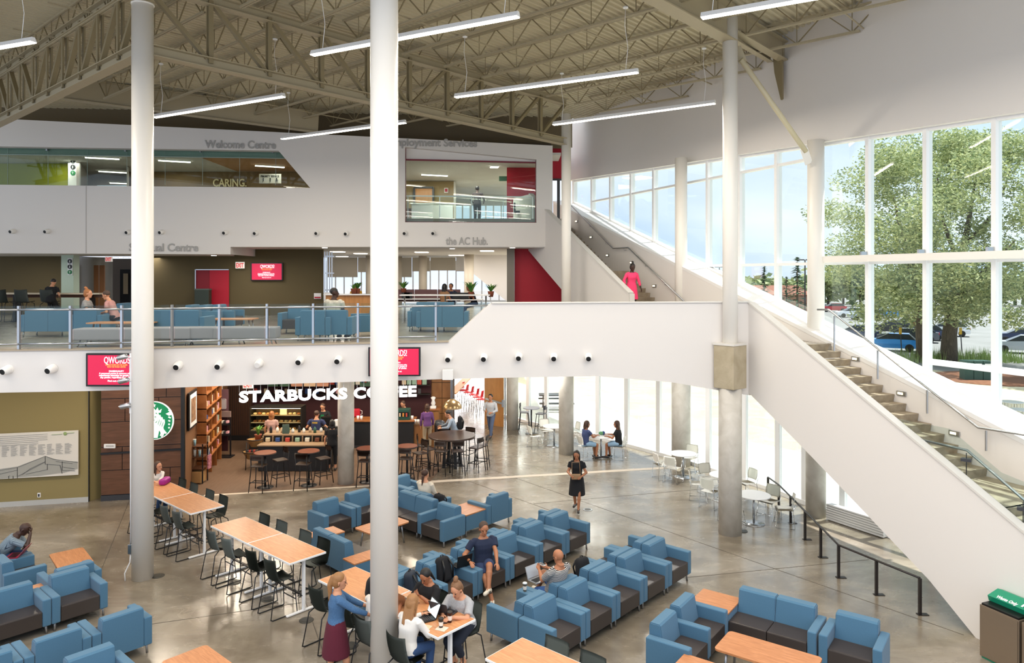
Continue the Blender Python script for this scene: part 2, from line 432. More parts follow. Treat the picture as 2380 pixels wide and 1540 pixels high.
MB().box((0, 0, 4.63), (.59, .59, .05), Matrix.Rotation(math.radians(40), 4, 'Z')).obj('collar_cap', capm, cC)
cD, XD, YD = column(1316, 0, .17, 0, 12.0, 'column where the roof truss lands beside the upper stair', .265, 3.9, Y=25.9)
cE, XE, YE = column(1583, 0, .2, 0, 10.2, 'column standing in the far run of windows above the ground tables', .31, 3.9, Y=24.3)
cH, XH, YH = column(1896, 0, .21, 0, 9.85, 'thick column taking the diagonal brace beside the stair window', .25, 3.9, Y=19.2)
column(1191, 997, .24, 0, 3.9, 'concrete column beside the light wood door', mats=(CONC, CONC))
column(804, 1122, .245, 0, 3.9, 'concrete column in front of the coffee bar', mats=(CONC, CONC))
# junction box and conduit on column B
t = thing('junction_box', 'small grey outlet box and white conduit on the left white column', 'outlet', (XB-.235, YB-.03, 0))
MB().box((0, 0, .62), (.07, .1, .2), bev=.008).obj('box_body', METAL, t)
MB().tube([(0, 0, 3.6), (0, 0, .72)], .014).tube([(0, 0, .52), (0, -.02, .35), (-.07, -.1, .15), (-.05, -.12, 0)], .014).obj('conduit', FRAMEW, t)
# floor outlets (round lids)
LID = mat('lid_metal', '#55544f', .4, .8)
for i, (px, py, lb) in enumerate([(367, 1338, 'beside the left white column'), (712, 1441, 'under the near end of the middle high table'), (622, 1392, 'under the middle of the long high table'), (545, 1353, 'under the far end of the middle high table'), (1366, 1184, 'on the open floor near the walking woman'), (1725, 1234, 'at the foot of the collared column'), (815, 1500, 'beneath the high table by the column'), (186, 1448, 'behind the left row of armchairs')]):
    p = G(px, py)
    t = thing('floor_outlet', 'round metal floor outlet lid ' + lb, 'floor outlet', (p.x, p.y, .0), group='floor outlet lids')
    MB().lathe([(.13, 0), (.13, .008), (.12, .012)], n=24).obj('rim', METAL if i == 4 else LID, t)
    MB().lathe([(.09, .012), (.09, .015)], n=20).obj('lid', LID, t)
# ---------------------------------------------------------------- stairs
st = thing('staircase', 'concrete stair climbing from the ground to the middle landing along the windows', 'staircase')
def flight(t, u0, z0, u1, z1, n, w0=.78, w1=2.62, mt=STEPC):
    """from top (u0,z0) down to (u1,z1)"""
    for k in range(n):
        ua = u0+(u1-u0)*k/n; ub = u0+(u1-u0)*(k+1)/n; zt = z0+(z1-z0)*(k+1)/n; zr = z0+(z1-z0)*k/n
        if k < n-1 or True:
            b = MB()
            # tread slab with sloping riser lip
            b.poly([W(ua-.02, w0, zt-.001), W(ub+.0, w0, zt-.001), W(ub, w0, zt-.17), W(ua-.02, w0, zt-.17)], NI*(w1-w0))
            b.poly([W(ua-.05, w0, zr), W(ua+.03, w0, zr), W(ua, w0, zt-.01), W(ua-.05, w0, zt-.01)], NI*(w1-w0))
            b.obj('step', mt, t)
flight(st, 15.9, 4.6, 20.2, 2.3, 14)
MB().poly([W(20.15, .78, 2.3), W(21.4, .78, 2.3), W(21.4, .78, 2.1), W(20.15, .78, 2.1)], NI*1.84).obj('landing', STEPC, st)
flight(st, 21.4, 2.3, 25.7, 0, 14)
su = thing('staircase', 'concrete stair climbing from the middle landing up to the top level', 'staircase')
flight(su, 6.25, 6.47, 9.75, 4.6, 12)
MB().poly([W(5.1, .78, 6.47), W(6.3, .78, 6.47), W(6.3, .78, 6.3), W(5.1, .78, 6.3)], NI*1.84).obj('landing', STEPC, su)
flight(su, 1.0, 8.65, 5.15, 6.47, 14)
# outer parapets
p1 = wpl('stringer_wall', [(15.2, 5.62), (15.2, 3.37), (15.4, 3.33), (25.75, 0), (26.6, 0), (26.6, .3), (25.9, 0.05), (25.9, .3)][:0] or
         [(15.15, 5.62), (15.15, 3.45), (15.3, 3.37), (17.25, 2.32), (19.0, 1.34), (20.2, .66), (21.1, 0), (25.6, 0), (25.6, .35), (21.87, 2.12), (20.5, 2.86), (15.7, 5.37), (15.3, 5.6)], WHITE, 2.7, .14)
struct(p1); p1.name = 'wall_stair_outer'
MB_cap = MB()
for (ua, za), (ub, zb) in zip([(15.15, 5.64), (15.3, 5.62), (20.5, 2.88), (21.87, 2.14), (25.6, .37)], [(15.3, 5.62), (20.5, 2.88), (21.87, 2.14), (25.6, .37)]):
    MB_cap.bar(W(ua, 2.7, za), W(ub, 2.7, zb), .2, .04)
struct(MB_cap.obj('trim_24', capm))
# waist slab below the steps
struct(MB().poly([W(15.3, .8, 3.37), W(15.3, .8, 4.0), W(16, .8, 4.4), W(20.2, .8, 2.1), W(21.4, .8, 2.08), W(25.3, .8, 0.0), W(21.1, .8, 0.0), W(17.25, .8, 2.32)], NI*1.85).obj('ceiling_stair', soff))
p2 = wpl('wall_stair_upper', [(9.6, 4.6), (9.6, 5.72), (1.6, 9.72), (-.2, 9.72), (-.2, 8.15), (1.4, 7.4), (4.43, 5.89), (7.0, 4.6)], WHITE, 2.7, .14)
struct(p2)
struct(MB().bar(W(9.6, 2.7, 5.74), W(1.6, 2.7, 9.74), .2, .04).bar(W(9.66, 2.7, 4.6), W(9.66, 2.7, 5.72), .03, .18, side=NI).obj('trim_25', capm))
struct(MB().poly([W(9.4, .8, 4.55), W(7.0, .8, 4.62), W(4.43, .8, 5.89), W(1.4, .8, 7.4), W(-.2, .8, 8.1), W(-.2, .8, 8.6), W(1, .8, 8.5), W(5.1, .8, 6.3), W(6.3, .8, 6.28)], NI*1.85).obj('ceiling_stair_upper', soff))
# handrails
t = thing('handrail', 'steel handrail on the white wall of the upper stair', 'handrail')
IP = lambda px, py, w=.9: (lambda Y: V(px, py, Y))((27590-1835*w)/(px-500))
pts = [IP(1318, 468), IP(1425, 577), IP(1460, 575), IP(1590, 700)]
MB().tube(pts, .024).obj('rail', METAL, t)
for px, py in [(1370, 522), (1408, 562), (1450, 577), (1500, 614), (1545, 657)]:
    p = IP(px, py); MB().tube([p, p-UP*.07, p-UP*.07-NI*.1], .01).obj('bracket', METAL, t)
t = thing('handrail', 'steel handrail on flat posts beside the lower stair windows', 'handrail')
pts = [IP(1900, 719), IP(1927, 719.5), IP(2151, 898), IP(2273, 993), IP(2400, 1013), IP(2600, 1190)]
MB().tube(pts, .024).obj('rail', METAL, t)
for px, py, ln in [(1939, 732, .9), (2040, 812, .68), (2155, 904, .52), (2292, 998, .42)]:
    p = IP(px, py); MB().bar(p-UP*.02, p-UP*ln, .035, .02).obj('post', METAL, t)
# step lights
for i, (px, py) in enumerate([(1340, 514), (1374, 551), (1412, 593), (1468, 610), (1521, 664), (1988.5, 833.5), (2095, 914), (2218, 1006.5)]):
    p = IP(px, py, .79)
    t = thing('step_light', ['small recessed step light highest on the upper stair wall', 'small recessed step light second from the top of the stair', 'small recessed step light third down, before the half landing', 'small recessed step light above the woman in pink', 'small recessed step light lowest on the upper stair', 'small recessed step light highest on the lower stair wall', 'small recessed step light halfway down the lower stair wall', 'small recessed step light behind the glass stair guard'][i], 'step light', p, math.atan2(DW.y, DW.x), group='recessed stair lights')
    MB().box((0, .0, 0), (.24, .03, .1), bev=.005).obj('light_frame', METAL, t)
    MB().box((-.02, -.016, 0), (.13, .01, .05)).obj('light_lens', emis('step_glow', '#ffe2b0', 3), t)
# glass guard by the lower stair
OP = lambda px, py, w=2.62: (lambda Y: V(px, py, Y))((27590-1835*w)/(px-500))
t = thing('glass_guard', 'sloping glass guard panel with steel rail near the stair foot', 'glass guard')
u_of = lambda p: (p-W0).dot(DW)
gp = [OP(2064, 968.5), OP(2205, 996), OP(2326, 1098)]
pl = [(u_of(p), p.z) for p in gp]+[(22.6, 2.75), (22.6, 1.6), (21.87, 2.0)]
wpl('glass_panel', pl, GLASSG, 2.6, .015, parent=t)
pl2 = [(22.65, 2.73), (25.4, 1.27), (25.4, .3), (22.65, 1.6)]
wpl('glass_panel', pl2, GLASSG, 2.6, .015, parent=t)
hr = [OP(2140, 1022, 2.5), OP(2248, 1046, 2.5), OP(2325, 1113, 2.5)]
e = (hr[2]-hr[1]).normalized(); hr.append(hr[2]+e*3.0)
MB().tube(hr, .024).obj('rail', METAL, t)
for px, py in [(2246, 1068), (2378, 1182)]:
    p = OP(px, py, 2.6); MB().box((0, 0, 0), (.16, .12, .05), Matrix.Translation(p) @ Matrix.Rotation(-.7, 4, 'Z')).tube([p+UP*.12, p-UP*.3], .008).obj('clamp', DGREY, t)
# ================================================================== ROOF
B0 = Vector((XB, YB, 0))
def gridp(a, b, z=0): return B0+D1*a+D2*b+UP*z
LT = 14.33
# corrugated deck
dk = MB(); pitch = .19
A0, A1, Bb0, Bb1 = -14, 30, -22, 20
nb = int((Bb1-Bb0)/pitch)
pr = []
for k in range(nb):
    b = Bb0+k*pitch
    pr += [(b, 0), (b+.07, 0), (b+.085, .06), (b+.175, .06)]
prev = None
for b, h in pr:
    cur = (dk.b.verts.new(gridp(A0, b, 13.02+h)), dk.b.verts.new(gridp(A1, b, 13.02+h)))
    if prev: dk.b.faces.new((prev[0], prev[1], cur[1], cur[0]))
    prev = cur
gm = list(dk.b.verts)+list(dk.b.edges)+list(dk.b.faces)
bmesh.ops.bisect_plane(dk.b, geom=gm, plane_co=W(0, -.1), plane_no=-NI, clear_outer=True)
gm = list(dk.b.verts)+list(dk.b.edges)+list(dk.b.faces)
bmesh.ops.bisect_plane(dk.b, geom=gm, plane_co=(0, 7, 0), plane_no=(0, -1, 0), clear_outer=True)
gm = list(dk.b.verts)+list(dk.b.edges)+list(dk.b.faces)
bmesh.ops.bisect_plane(dk.b, geom=gm, plane_co=(0, 31.5, 0), plane_no=(0, 1, 0), clear_outer=True)
struct(dk.obj('ceiling', mat('deck_paint', '#c9bfa2', .55)))
struct(MB().poly([(-24, 7, 13.15), (20, 7, 13.15), (20, 40, 13.15), (-24, 40, 13.15)], (0, 0, .1)).obj('ceiling_roof', STEEL_T)) if False else None
def ibeam(b, p, q, h, wf, tf=.02, tw=.014):
    p = Vector(p); q = Vector(q)
    b.bar(p+UP*h/2, q+UP*h/2, wf, tf); b.bar(p-UP*h/2, q-UP*h/2, wf, tf); b.bar(p, q, tw, h)
def truss(label, p0, dirv, L, npan, flip=False, group=None, sym=True):
    t = thing('roof_truss', label, 'truss', (0, 0, 0))
    zb, zt = 11.02, 12.42
    e = p0+dirv*L
    b = MB(); ibeam(b, p0+UP*zb, e+UP*zb, .22, .26); b.obj('bottom_chord', STEEL_T, t)
    b = MB(); ibeam(b, p0+UP*zt, e+UP*zt, .2, .24); b.obj('top_chord', STEEL_T, t)
    sd = Vector((-dirv.y, dirv.x, 0))
    for k in range(npan+1):
        s = L*k/npan
        if 0 < k < npan:
            q = p0+dirv*s
            b = MB(); b.bar(q+sd*.05+UP*zb, q+sd*.05+UP*zt, .1, .04, side=sd).bar(q-sd*.05+UP*zb, q-sd*.05+UP*zt, .1, .04, side=sd); b.obj('vertical', STEEL_D, t)
        if k < npan:
            s2 = L*(k+1)/npan
            down = (k < npan/2) if sym else True
            if flip: down = not down
            a, c = (zt-.08, zb+.1) if down else (zb+.1, zt-.08)
            b = MB(); b.bar(p0+dirv*(s+.08)+UP*a, p0+dirv*(s2-.08)+UP*c, .11, .09); b.obj('diagonal', STEEL_D, t)
    return t
dT = Vector((XD-XB, YD-YB, 0)); LT = dT.length; dT.normalize()
truss('long taupe roof truss running from the left column to the stair column', B0, dT, LT, 10)
d2n = Vector((-8.4, 7.5, 0)).normalized()
truss('dark roof truss running from the left column away to the left wall', B0, d2n, 14.4, 12)
far = B0+d2n*13.2
truss('far left roof truss partly hidden at the left edge', far, (D1*-1), 8, 6)
# open web joists
def joist(label, a, b0, b1, group, zt=12.93, h=.62, end=None):
    t = thing('bar_joist', label, 'joist', (0, 0, 0), group=group)
    p = gridp(a, b0); q = gridp(a, b1); L = (q-p).length; dv = (q-p).normalized(); sd = Vector((-dv.y, dv.x, 0))
    b = MB()
    for s in (-1, 1): b.bar(p+sd*.03*s+UP*zt, q+sd*.03*s+UP*zt, .045, .05)
    b.obj('top_chord', STEEL_T, t)
    b = MB()
    for s in (-1, 1): b.bar(p+sd*.03*s+dv*.5+UP*(zt-h), q+sd*.03*s-dv*.5+UP*(zt-h), .04, .045)
    b.obj('bottom_chord', STEEL_T, t)
    n = max(2, int(L/1.25)); b = MB()
    for k in range(n):
        s0 = L*k/n; s1 = L*(k+.5)/n; s2 = L*(k+1)/n
        b.bar(p+dv*s0+UP*zt, p+dv*s1+UP*(zt-h), .025); b.bar(p+dv*s1+UP*(zt-h), p+dv*s2+UP*zt, .025)
        b.bar(p+dv*s1+UP*zt, p+dv*s1+UP*(zt-h), .018)
    b.obj('web', STEEL_D, t)
    return t
# right bay: from the long truss to the window wall / girder
def wall_b(a, off=.3):
    # distance along D2 from gridp(a,0) to the window wall
    p = gridp(a, 0); den = D2.dot(-NI); return ((W(0)-p).dot(-NI))/den-off
for k in range(-1, 15):
    a = LT*(1.003-.1085*k)
    bm_ = min(12.5, wall_b(a))
    if bm_ < 1.2: continue
    pos = gridp(a, 0)
    if gridp(a, bm_).y < 7: bm_ = 12
    joist('open web steel joist spanning from the long truss, %s from the stair column' % ORD[k+1], a, -.05, bm_, 'steel joists right of the long truss')
for k in range(0, 12):
    a = LT*(1.003-.1085*k)-.4
    if a < -1: continue
    # stop above the white front
    p = gridp(a, 0); Lb = (29.8-p.y)/(-(-D2).y if False else .665)
    if Lb < 1.5: continue
    joist('open web steel joist behind the long truss, %s from the stair column' % ORD[k], a, -min(Lb, 11.5), .05, 'steel joists behind the long truss')
for k in range(1, 7):
    a = -k*1.9
    joist('open web steel joist left of the dark truss, %s out from it' % ORD[k-1], a, -13, 8, 'steel joists over the left corner', zt=12.95)
# bridging lines
bt = MB()
for bb in (2.6, 5.2, 7.8, 10.4):
    bt.bar(gridp(1, bb, 12.36), gridp(min(22, LT+3-bb*.4), bb, 12.36), .03)
for bb in (-2.6, -5.2, -7.8):
    bt.bar(gridp(-1, bb, 12.36), gridp(LT-1, bb, 12.36), .03)
tag(bt.obj('bridging_bar', STEEL_T), 'thin steel bridging bars tying the roof joists together', 'bridging', kind='stuff')
# plate girder landing on column C
C0 = Vector((XC, YC, 0))
t = thing('plate_girder', 'deep taupe plate girder resting on the collared column', 'girder')
g = MB(); ibeam(g, C0+D1*-14+UP*12.42, C0+D1*.05+UP*12.42, .8, .36, .03, .02); g.obj('girder_beam', STEEL_T, t)
g = MB(); ibeam(g, C0+D1*.1+UP*12.55, C0+D1*6+UP*12.55, .5, .26, .03, .02); g.obj('girder_beam', STEEL_T, t)
g = MB()
for k in range(9): g.box((0, 0, 0), (.03, .03, .03), Matrix.Translation(C0-D1*.25-D2*.03+UP*(12.1+k*.07)-Vector((0, .02, 0))))
g.obj('bolt', STEEL_D, t)
# outrigger and tapered knife bracket on the right wall
t = thing('outrigger_beam', 'short outrigger beam from the collared column to the wall', 'beam')
OA = C0+UP*12.25; OB = W(13.35, .4, 12.52)
g = MB(); ibeam(g, OA, OB, .3, .16); g.obj('beam_member', STEEL_T, t)
kb = W(13.45, .4, 0)
g = MB().poly([kb+UP*12.95, kb+UP*12.95+DW*.38, kb+UP*12.1+DW*.42, kb+UP*11.2+DW*.42, kb+UP*11.18+DW*.37, kb+UP*12.0+DW*.12], NI*.06)
g.obj('knife_bracket', STEEL_D, t)
t = thing('diagonal_brace', 'diagonal cream steel pipe brace between the collared column and the window column', 'brace')
H0 = Vector((XH, YH, 0))
pa, pb = V(1722, 138, YC+.15), V(1873, 352, YH-.22)
MB().tube([pa, pb], .065, 14).obj('pipe', mat('brace_cream', '#cfc4a4', .45), t)
MB().bar(pb+(pa-pb).normalized()*.1, pb+Vector((.13, .12, -.3)), .2, .02, side=Vector((0, 1, .2))).obj('gusset_plate', WHITE2, t)
MB().bar(pa-(pa-pb).normalized()*.1, pa+Vector((-.1, 0, .3)), .2, .02, side=Vector((0, 1, .2))).obj('gusset_plate', STEEL_T, t)
# beam over the hall front and dark back wall above the white facade
t = thing('deep_beam', 'deep taupe beam under the deck behind the left column', 'beam')
g = MB(); a_, b_ = V(190, 190, 24.5), V(1180, 360, 24.5*0+29.0)
ibeam(g, V(150, 205, 25), V(740, 285, 28.2), .75, .3, .03, .03); g.obj('beam_member', STEEL_T, t)
# pendant lights
LEDM = emis('led_warm_white', '#fff1de', 9)
HP = 4.5
PL = [((725, 128), (1205, 38), 'linear pendant light passing behind the nearest white column at top'), ((358, 273), (660, 224), 'linear pendant light just right of the left white column'),
      ((655, 323), (942, 285), 'lowest linear pendant light in front of the white upper wall'), ((1058, 226), (1483, 168), 'linear pendant light in the middle of the roof, right of the near column'),
      ((1286, 290), (1662, 240), 'linear pendant light ending at the collared column'), ((1630, 42), (2110, -42), 'linear pendant light at the top right corner crossing the column'),
      ((-330, 166), (78, 97), 'linear pendant light at the top left edge')]
for i, (a, b, lb) in enumerate(PL):
    pa = V(a[0], a[1], HP*F/(640-a[1])); pb = V(b[0], b[1], HP*F/(640-b[1]))
    t = thing('linear_pendant', lb, 'pendant light', group='linear pendant lights')
    d = (pb-pa); Ln = d.length; ang = math.atan2(d.y, d.x)
    M = Matrix.Translation((pa+pb)/2) @ Matrix.Rotation(ang, 4, 'Z')
    h = MB()
    prof = [(-.07, .0), (-.03, .09), (.03, .09), (.07, 0)]
    h.poly([M @ Vector((-Ln/2, y, z)) for y, z in prof], (M.to_3x3() @ Vector((Ln, 0, 0)))); h.obj('housing', FRAMEW, t)
    MB().poly([M @ Vector((-Ln/2+.01, y, z)) for y, z in [(-.062, -.015), (.062, -.015), (.062, 0.002), (-.062, .002)]], M.to_3x3() @ Vector((Ln-.02, 0, 0))).obj('diffuser', LEDM, t)
    for s in (-.44, .44):
        q = M @ Vector((s*Ln, 0, .09)); c = MB(); c.tube([q, q+Vector((.05, 0, .5)), q+Vector((-.02, 0, 1.0)), q+UP*1.4], .006, 6); c.obj('cable', FRAMEW, t)
        MB().lathe([(.06, 0), (.06, .03)], c=q+UP*1.38, n=12).obj('canopy', FRAMEW, t)
# floodlights on the left column
for i, (px, py) in enumerate([(284, 830), (287, 884), (291, 943)]):
    p = V(px, py, YB-.05)
    t = thing('floodlight', 'clear glass floodlight on the left white column, %s of three' % ['top', 'middle', 'lowest'][i], 'floodlight', p, group='floodlights on the left column')
    M = Matrix.Rotation(math.radians(75), 4, 'Y')
    MB().lathe([(.03, -.11), (.055, -.09), (.06, .06), (.05, .1), (.02, .12)], n=16, M=M).obj('lamp_body', METAL, t)
    MB().tube([(-.1, -.07, 0), (.09, -.07, .02), (.13, 0, .02), (.09, .07, .02), (-.1, .07, 0), (-.13, 0, -.01)], .009, 8, closed=True).obj('bail', FRAMEW, t)
    MB().tube([(.1, 0, 0), (.22, 0, 0)], .015).obj('arm', FRAMEW, t)
t = thing('light_track', 'slim white raceway strip on the left white column', 'raceway')
MB().box((0, 0, 0), (.05, .08, 1.25), Matrix.Translation(V(305.5, 890, YB)), bev=.005).obj('raceway_body', FRAMEW, t)

# area lamps under each pendant, plus added unseen fill around the camera
def plamp(c, ang, e):
    l = bpy.data.lights.new('pendant_lamp', 'AREA'); l.shape = 'RECTANGLE'; l.size = 4.8; l.size_y = .12; l.energy = e; l.color = (1, .90, .76)
    o = bpy.data.objects.new('pendant_lamp', l); COL.objects.link(o); o.location = c; o.rotation_euler = (0, 0, ang)
for a, b, lb in PL:
    pa = V(a[0], a[1], HP*F/(640-a[1])); pb = V(b[0], b[1], HP*F/(640-b[1])); d = pb-pa
    plamp((pa+pb)/2-UP*.05, math.atan2(d.y, d.x), 135)
for x, y in [(-10, 8), (-3.5, 7), (3, 7.5), (-9, 3.5), (-2, 2.5), (4, 3), (-6, -2), (2, -2.5), (8, 8.5), (-14, 13)]: plamp((x, y, 10.75), -.49, 135)  # unseen lamps with no fittings, added to brighten the hall
# ================================================================== UPPER FACADE
FD = Vector((1, .082, 0)).normalized(); FO = Vector((0, 29.39, 0))
def FP_(px, py, off=0.):
    r = (px-1190)/F; Y = (29.39+off)/(1-.082*r); X = r*Y
    return ((Vector((X, Y-off, 0))-FO).dot(FD), EYE-(py-640)/F*Y)
def fpl(name, pts, m, off=0., t=.3, holes=(), parent=None, px=True):
    if px: pts = [FP_(x, y, off) for x, y in pts]; holes = [[FP_(x, y, off) for x, y in h] for h in holes]
    return plate(name, pts, holes, FO+Vector((0, off, 0)), FD, UP, t, m, parent)
def FW(px, py, off=0.):
    s, z = FP_(px, py, off); return FO+Vector((0, off, 0))+FD*s+UP*z
struct(fpl('wall_front_upper', [(-150, 270), (50, 280), (1283, 340), (1283, 574), (539, 574), (539, 591), (515, 591), (-150, 588)], WHITE, 0, .36,
    holes=[[(-120, 340), (650, 352), (723, 438), (-120, 429)], [(942, 343), (1246, 372), (1246, 518), (942, 517)]]))
struct(MB().bar(FW(200, 432, -.19), FW(200, 588, -.19), .012, .01).obj('trim_26', mat('reveal_grey', '#a9a6a2', .8)))
# red edge and frame around the right window
REDG = glass_mat('tinted_glass', '#e9f0ec', .9)
t = thing('window_50', None, None); t['kind'] = 'structure'
fb = MB()
for a, b in [((942, 371), (1246, 378)), ((942, 517), (1246, 518)), ((1246, 372), (1246, 518)), ((942, 343), (942, 517))]: fb.bar(FW(*a, .1), FW(*b, .1), .06, .06)
fb.obj('window_frame', mat('frame_dark_red', '#7a2a38', .5), t)
fpl('pane', [(942, 372), (1246, 379), (1246, 518), (942, 517)], REDG, .1, .015, parent=t)
struct(fpl('wall_bulkhead', [(942, 340), (1250, 368), (1250, 379), (942, 372)], WHITE, .14, .05))
t = thing('window_51', None, None); t['kind'] = 'structure'
fpl('pane', [(-120, 336), (660, 350), (735, 438), (-120, 430)], glass_mat('gallery_glass', '#dfe9e4', .9), .35, .015, parent=t)
fb = MB()
for a, b in [((-120, 357), (672, 368))]: fb.bar(FW(*a, .3), FW(*b, .3), .02, .03)
for x in (18, 112, 203, 295, 384, 471, 557, 641): fb.bar(FW(x, 342, .34), FW(x, 430, .34), .012, .012)
fb.obj('glass_joint', mat('glass_edge', '#8fa39b', .3), t)
fpl('glass_header', [(-120, 338), (652, 350), (668, 368), (-120, 356)], mat('frosted_green', '#dfece6', .3), .42, .02, parent=t)
for i, x in enumerate((110, 292, 466, 634)):
    p = FW(x, 345+.01*x, -.02+.3); MB().box((0, 0, 0), (.06, .12, .14), Matrix.Translation(p)).obj('glass_clip', METAL, t)
# letters
GREYL = mat('letter_grey', '#a9a7a4', .6)
def sign(txt, px0, px1, py, label, off=-.2, size=None, m=GREYL, bold=.010):
    a, b = FW(px0, py, off), FW(px1, py, off); wd = (b-a).length
    o = text_mesh(txt, .42, m, a, FD, UP, .01, bold, name='wall_lettering', width=wd)
    return tag(o, label, 'sign')
sign('Welcome Centre', 476, 641, 343, 'grey raised letters reading Welcome Centre on the white upper wall')
sign('Employment Services', 903, 1109, 338, 'grey raised letters reading Employment Services above the red-edged window')
sign('Spiritual Centre', 300, 461, 583, 'grey raised letters reading Spiritual Centre, behind the left column')
sign('the AC Hub.', 1036, 1134, 568, 'grey raised letters reading the AC Hub. under the red-edged window')
# air nozzles
NZW = mat('nozzle_white', '#edebe7', .4); NZB = mat('nozzle_black', '#08080a', .6)
def nozzle(p, r, tilt, yaw, label, group, white=False, proto=[None]):
    t = thing('air_nozzle', label, 'air nozzle', p, yaw, group=group)
    if proto[0] is None:
        a = MB().lathe([(r*1.15, 0), (r*1.15, .02), (r*.95, .05)], n=20, M=Matrix.Rotation(math.pi/2, 4, 'X')).me('flange', NZW)
        k = math.radians(-14)
        M = Matrix.Translation((0, -.05, 0)) @ Matrix.Rotation(k, 4, 'Z') @ Matrix.Rotation(math.pi/2+math.radians(14), 4, 'X')
        b = MB().lathe([(r*1.0, -.02), (r*1.08, .05), (r*.98, .10), (r*.74, .145), (r*.62, .145), (r*.6, .06)], n=24, M=M, cap=False).me('ball', NZW)
        c = MB().lathe([(r*.71, .142), (r*.70, .146)], n=20, M=M).me('bore', NZB)
        proto[0] = (a, b, c)
    for nm, me in zip(('flange', 'ball', 'bore'), proto[0]):
        o = bpy.data.objects.new(nm, me if not (white and nm == 'bore') else me.copy()); COL.objects.link(o); o.parent = t
        if white and nm == 'bore': o.data.materials[0] = NZW
    return t
UN = [(32, 537), (112, 537), (300, 539), (377, 539), (525, 540), (596, 541), (738, 541), (806, 542), (942, 541), (1008, 541)]
for i, (x, y) in enumerate(UN):
    nozzle(FW(x, y, -.18), .085, 0, .08, 'white round air nozzle on the upper wall, %s from the left' % ORD[i], 'air nozzles on the upper wall')
LN = [(25, 857), (127, 855), (417, 847), (512, 846), (604, 842), (698, 836), (787, 834), (1042, 830), (1124, 829), (1205, 827), (1286, 828), (1366, 828)]
for i, (x, y) in enumerate(LN):
    p = fas(x); q = fas(x+40); d = (q-p).normalized(); n_ = Vector((d.y, -d.x, 0))
    nozzle(Vector((0, 0, EYE-(y-640)/F*p.y))+p+n_*.06, .085, 0, math.atan2(d.y, d.x), 'white round air nozzle on the curved balcony front, %s from the left' % ORD[i], 'air nozzles on the balcony front', white=(i == 4))
# ---------------------------------------------------------------- third level rooms behind
L3 = 8.65
struct(MB().poly([(-26, 29.2, L3-.05), (2.2, 29.6, L3-.05), (2.2, 46, L3-.05), (-26, 46, L3-.05)], (0, 0, -.5)).obj('floor_top', fl2))
CEIL3 = mat('ceiling_white_room', '#cfccc8', .8)
struct(MB().poly([(-26, 29.9, 11.22), (-13, 29.9, 11.22), (-13, 40, 11.22), (-26, 40, 11.22)], (0, 0, .1)).obj('ceiling_room', CEIL3))
ORC = mat('ceiling_orange_brown', '#b98a62', .8)
struct(MB().poly([(-13, 29.9, 11.22), (-4.6, 29.9, 11.22), (-5.5, 36, 11.22), (-13, 36, 11.22)], (0, 0, .1)).obj('ceiling_welcome', ORC))
struct(MB().poly([(-4.6, 29.9, 11.22), (2.0, 29.9, 11.22), (2.0, 46, 11.22), (-8.5, 46, 11.22), (-8.5, 36.02, 11.22), (-5.5, 36.02, 11.22)], (0, 0, .1)).obj('ceiling_employment', CEIL3))
# dark upper wall above the facade
struct(fpl('wall_back_upper', [(-150, 200), (1310, 255), (1310, 345), (-150, 300)], mat('back_wall_taupe', '#6e6046', .7), 1.6, .1))
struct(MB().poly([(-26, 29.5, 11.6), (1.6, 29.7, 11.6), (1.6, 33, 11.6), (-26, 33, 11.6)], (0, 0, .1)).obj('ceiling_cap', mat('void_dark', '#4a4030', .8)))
def wallq(name, a, b, z0, z1, m, t=.1, parent=None):
    a = Vector(a); b = Vector(b); d = (b-a); d.z = 0; n_ = Vector((-d.y, d.x, 0)).normalized()
    o = MB().poly([Vector((a.x, a.y, z0)), Vector((b.x, b.y, z0)), Vector((b.x, b.y, z1)), Vector((a.x, a.y, z1))], n_*t).obj(name, m, parent)
    if not parent: struct(o)
    return o
def at(px, Y): return Vector(((px-1190)/F*Y, Y, 0))
wallq('wall_lime', at(-150, 32), at(157, 32), L3, 11.2, LIME)
wallq('wall_corridor_end', at(158, 31.6), at(184, 31.6), L3, 11.2, WHITE)
CORR = mat('corridor_wall', '#b9aca6', .6)
wallq('wall_corridor_side', at(184, 31.6), at(258, 50), L3, 11.2, CORR)
wallq('wall_corridor_back', at(236, 50), at(320, 50), L3, 11.2, CORR)
wallq('wall_corridor_right', at(300, 33), at(300, 50), L3, 11.2, CORR)
BRN = mat('welcome_wall_brown', '#7d623f', .7)
wallq('wall_welcome', at(300, 34.5), at(735, 34.5), L3, 11.2, BRN)
wallq('wall_welcome_side', Vector((-9.2+.0, 29.8, 0)), Vector((-9.4, 34.5, 0)), L3, 11.2, BRN) if False else None
tag(text_mesh('CARING.', .5, mat('letter_cream', '#e2cfa5', .6), V(495, 433, 34.35), (1, 0, 0), UP, .01, .01, name='wall_lettering', width=1.58), 'cream lettering reading CARING. on the brown wall behind glass', 'sign')
t = thing('service_sign', 'small hanging sign reading priority service behind the upper glass', 'sign')
MB().box((0, 0, 0), (.98, .03, .42), Matrix.Translation(V(628, 415, 32.6))).obj('sign_panel', mat('sign_grey', '#b7afa6', .6), t)
text_mesh('PRIORITY SERVICE', .12, BLACKM, V(606, 411.5, 32.58), (1, 0, 0), UP, .003, .004, parent=t, width=.82)
pic = MB()
for k, x in enumerate((612, 628, 643)):
    c = V(x, 418, 32.57); pic.ball(c+UP*.07, .025); pic.bar(c+UP*.04, c-UP*.05, .04, .01); pic.bar(c-UP*.05, c+Vector((.04*(k-1), 0, -.1)), .02, .01)
    if k == 2: pic.tube([c+Vector((.06*math.cos(a), 0, .06*math.sin(a)-.04)) for a in [j*.7 for j in range(7)]], .008)
pic.obj('pictogram', BLACKM, t)
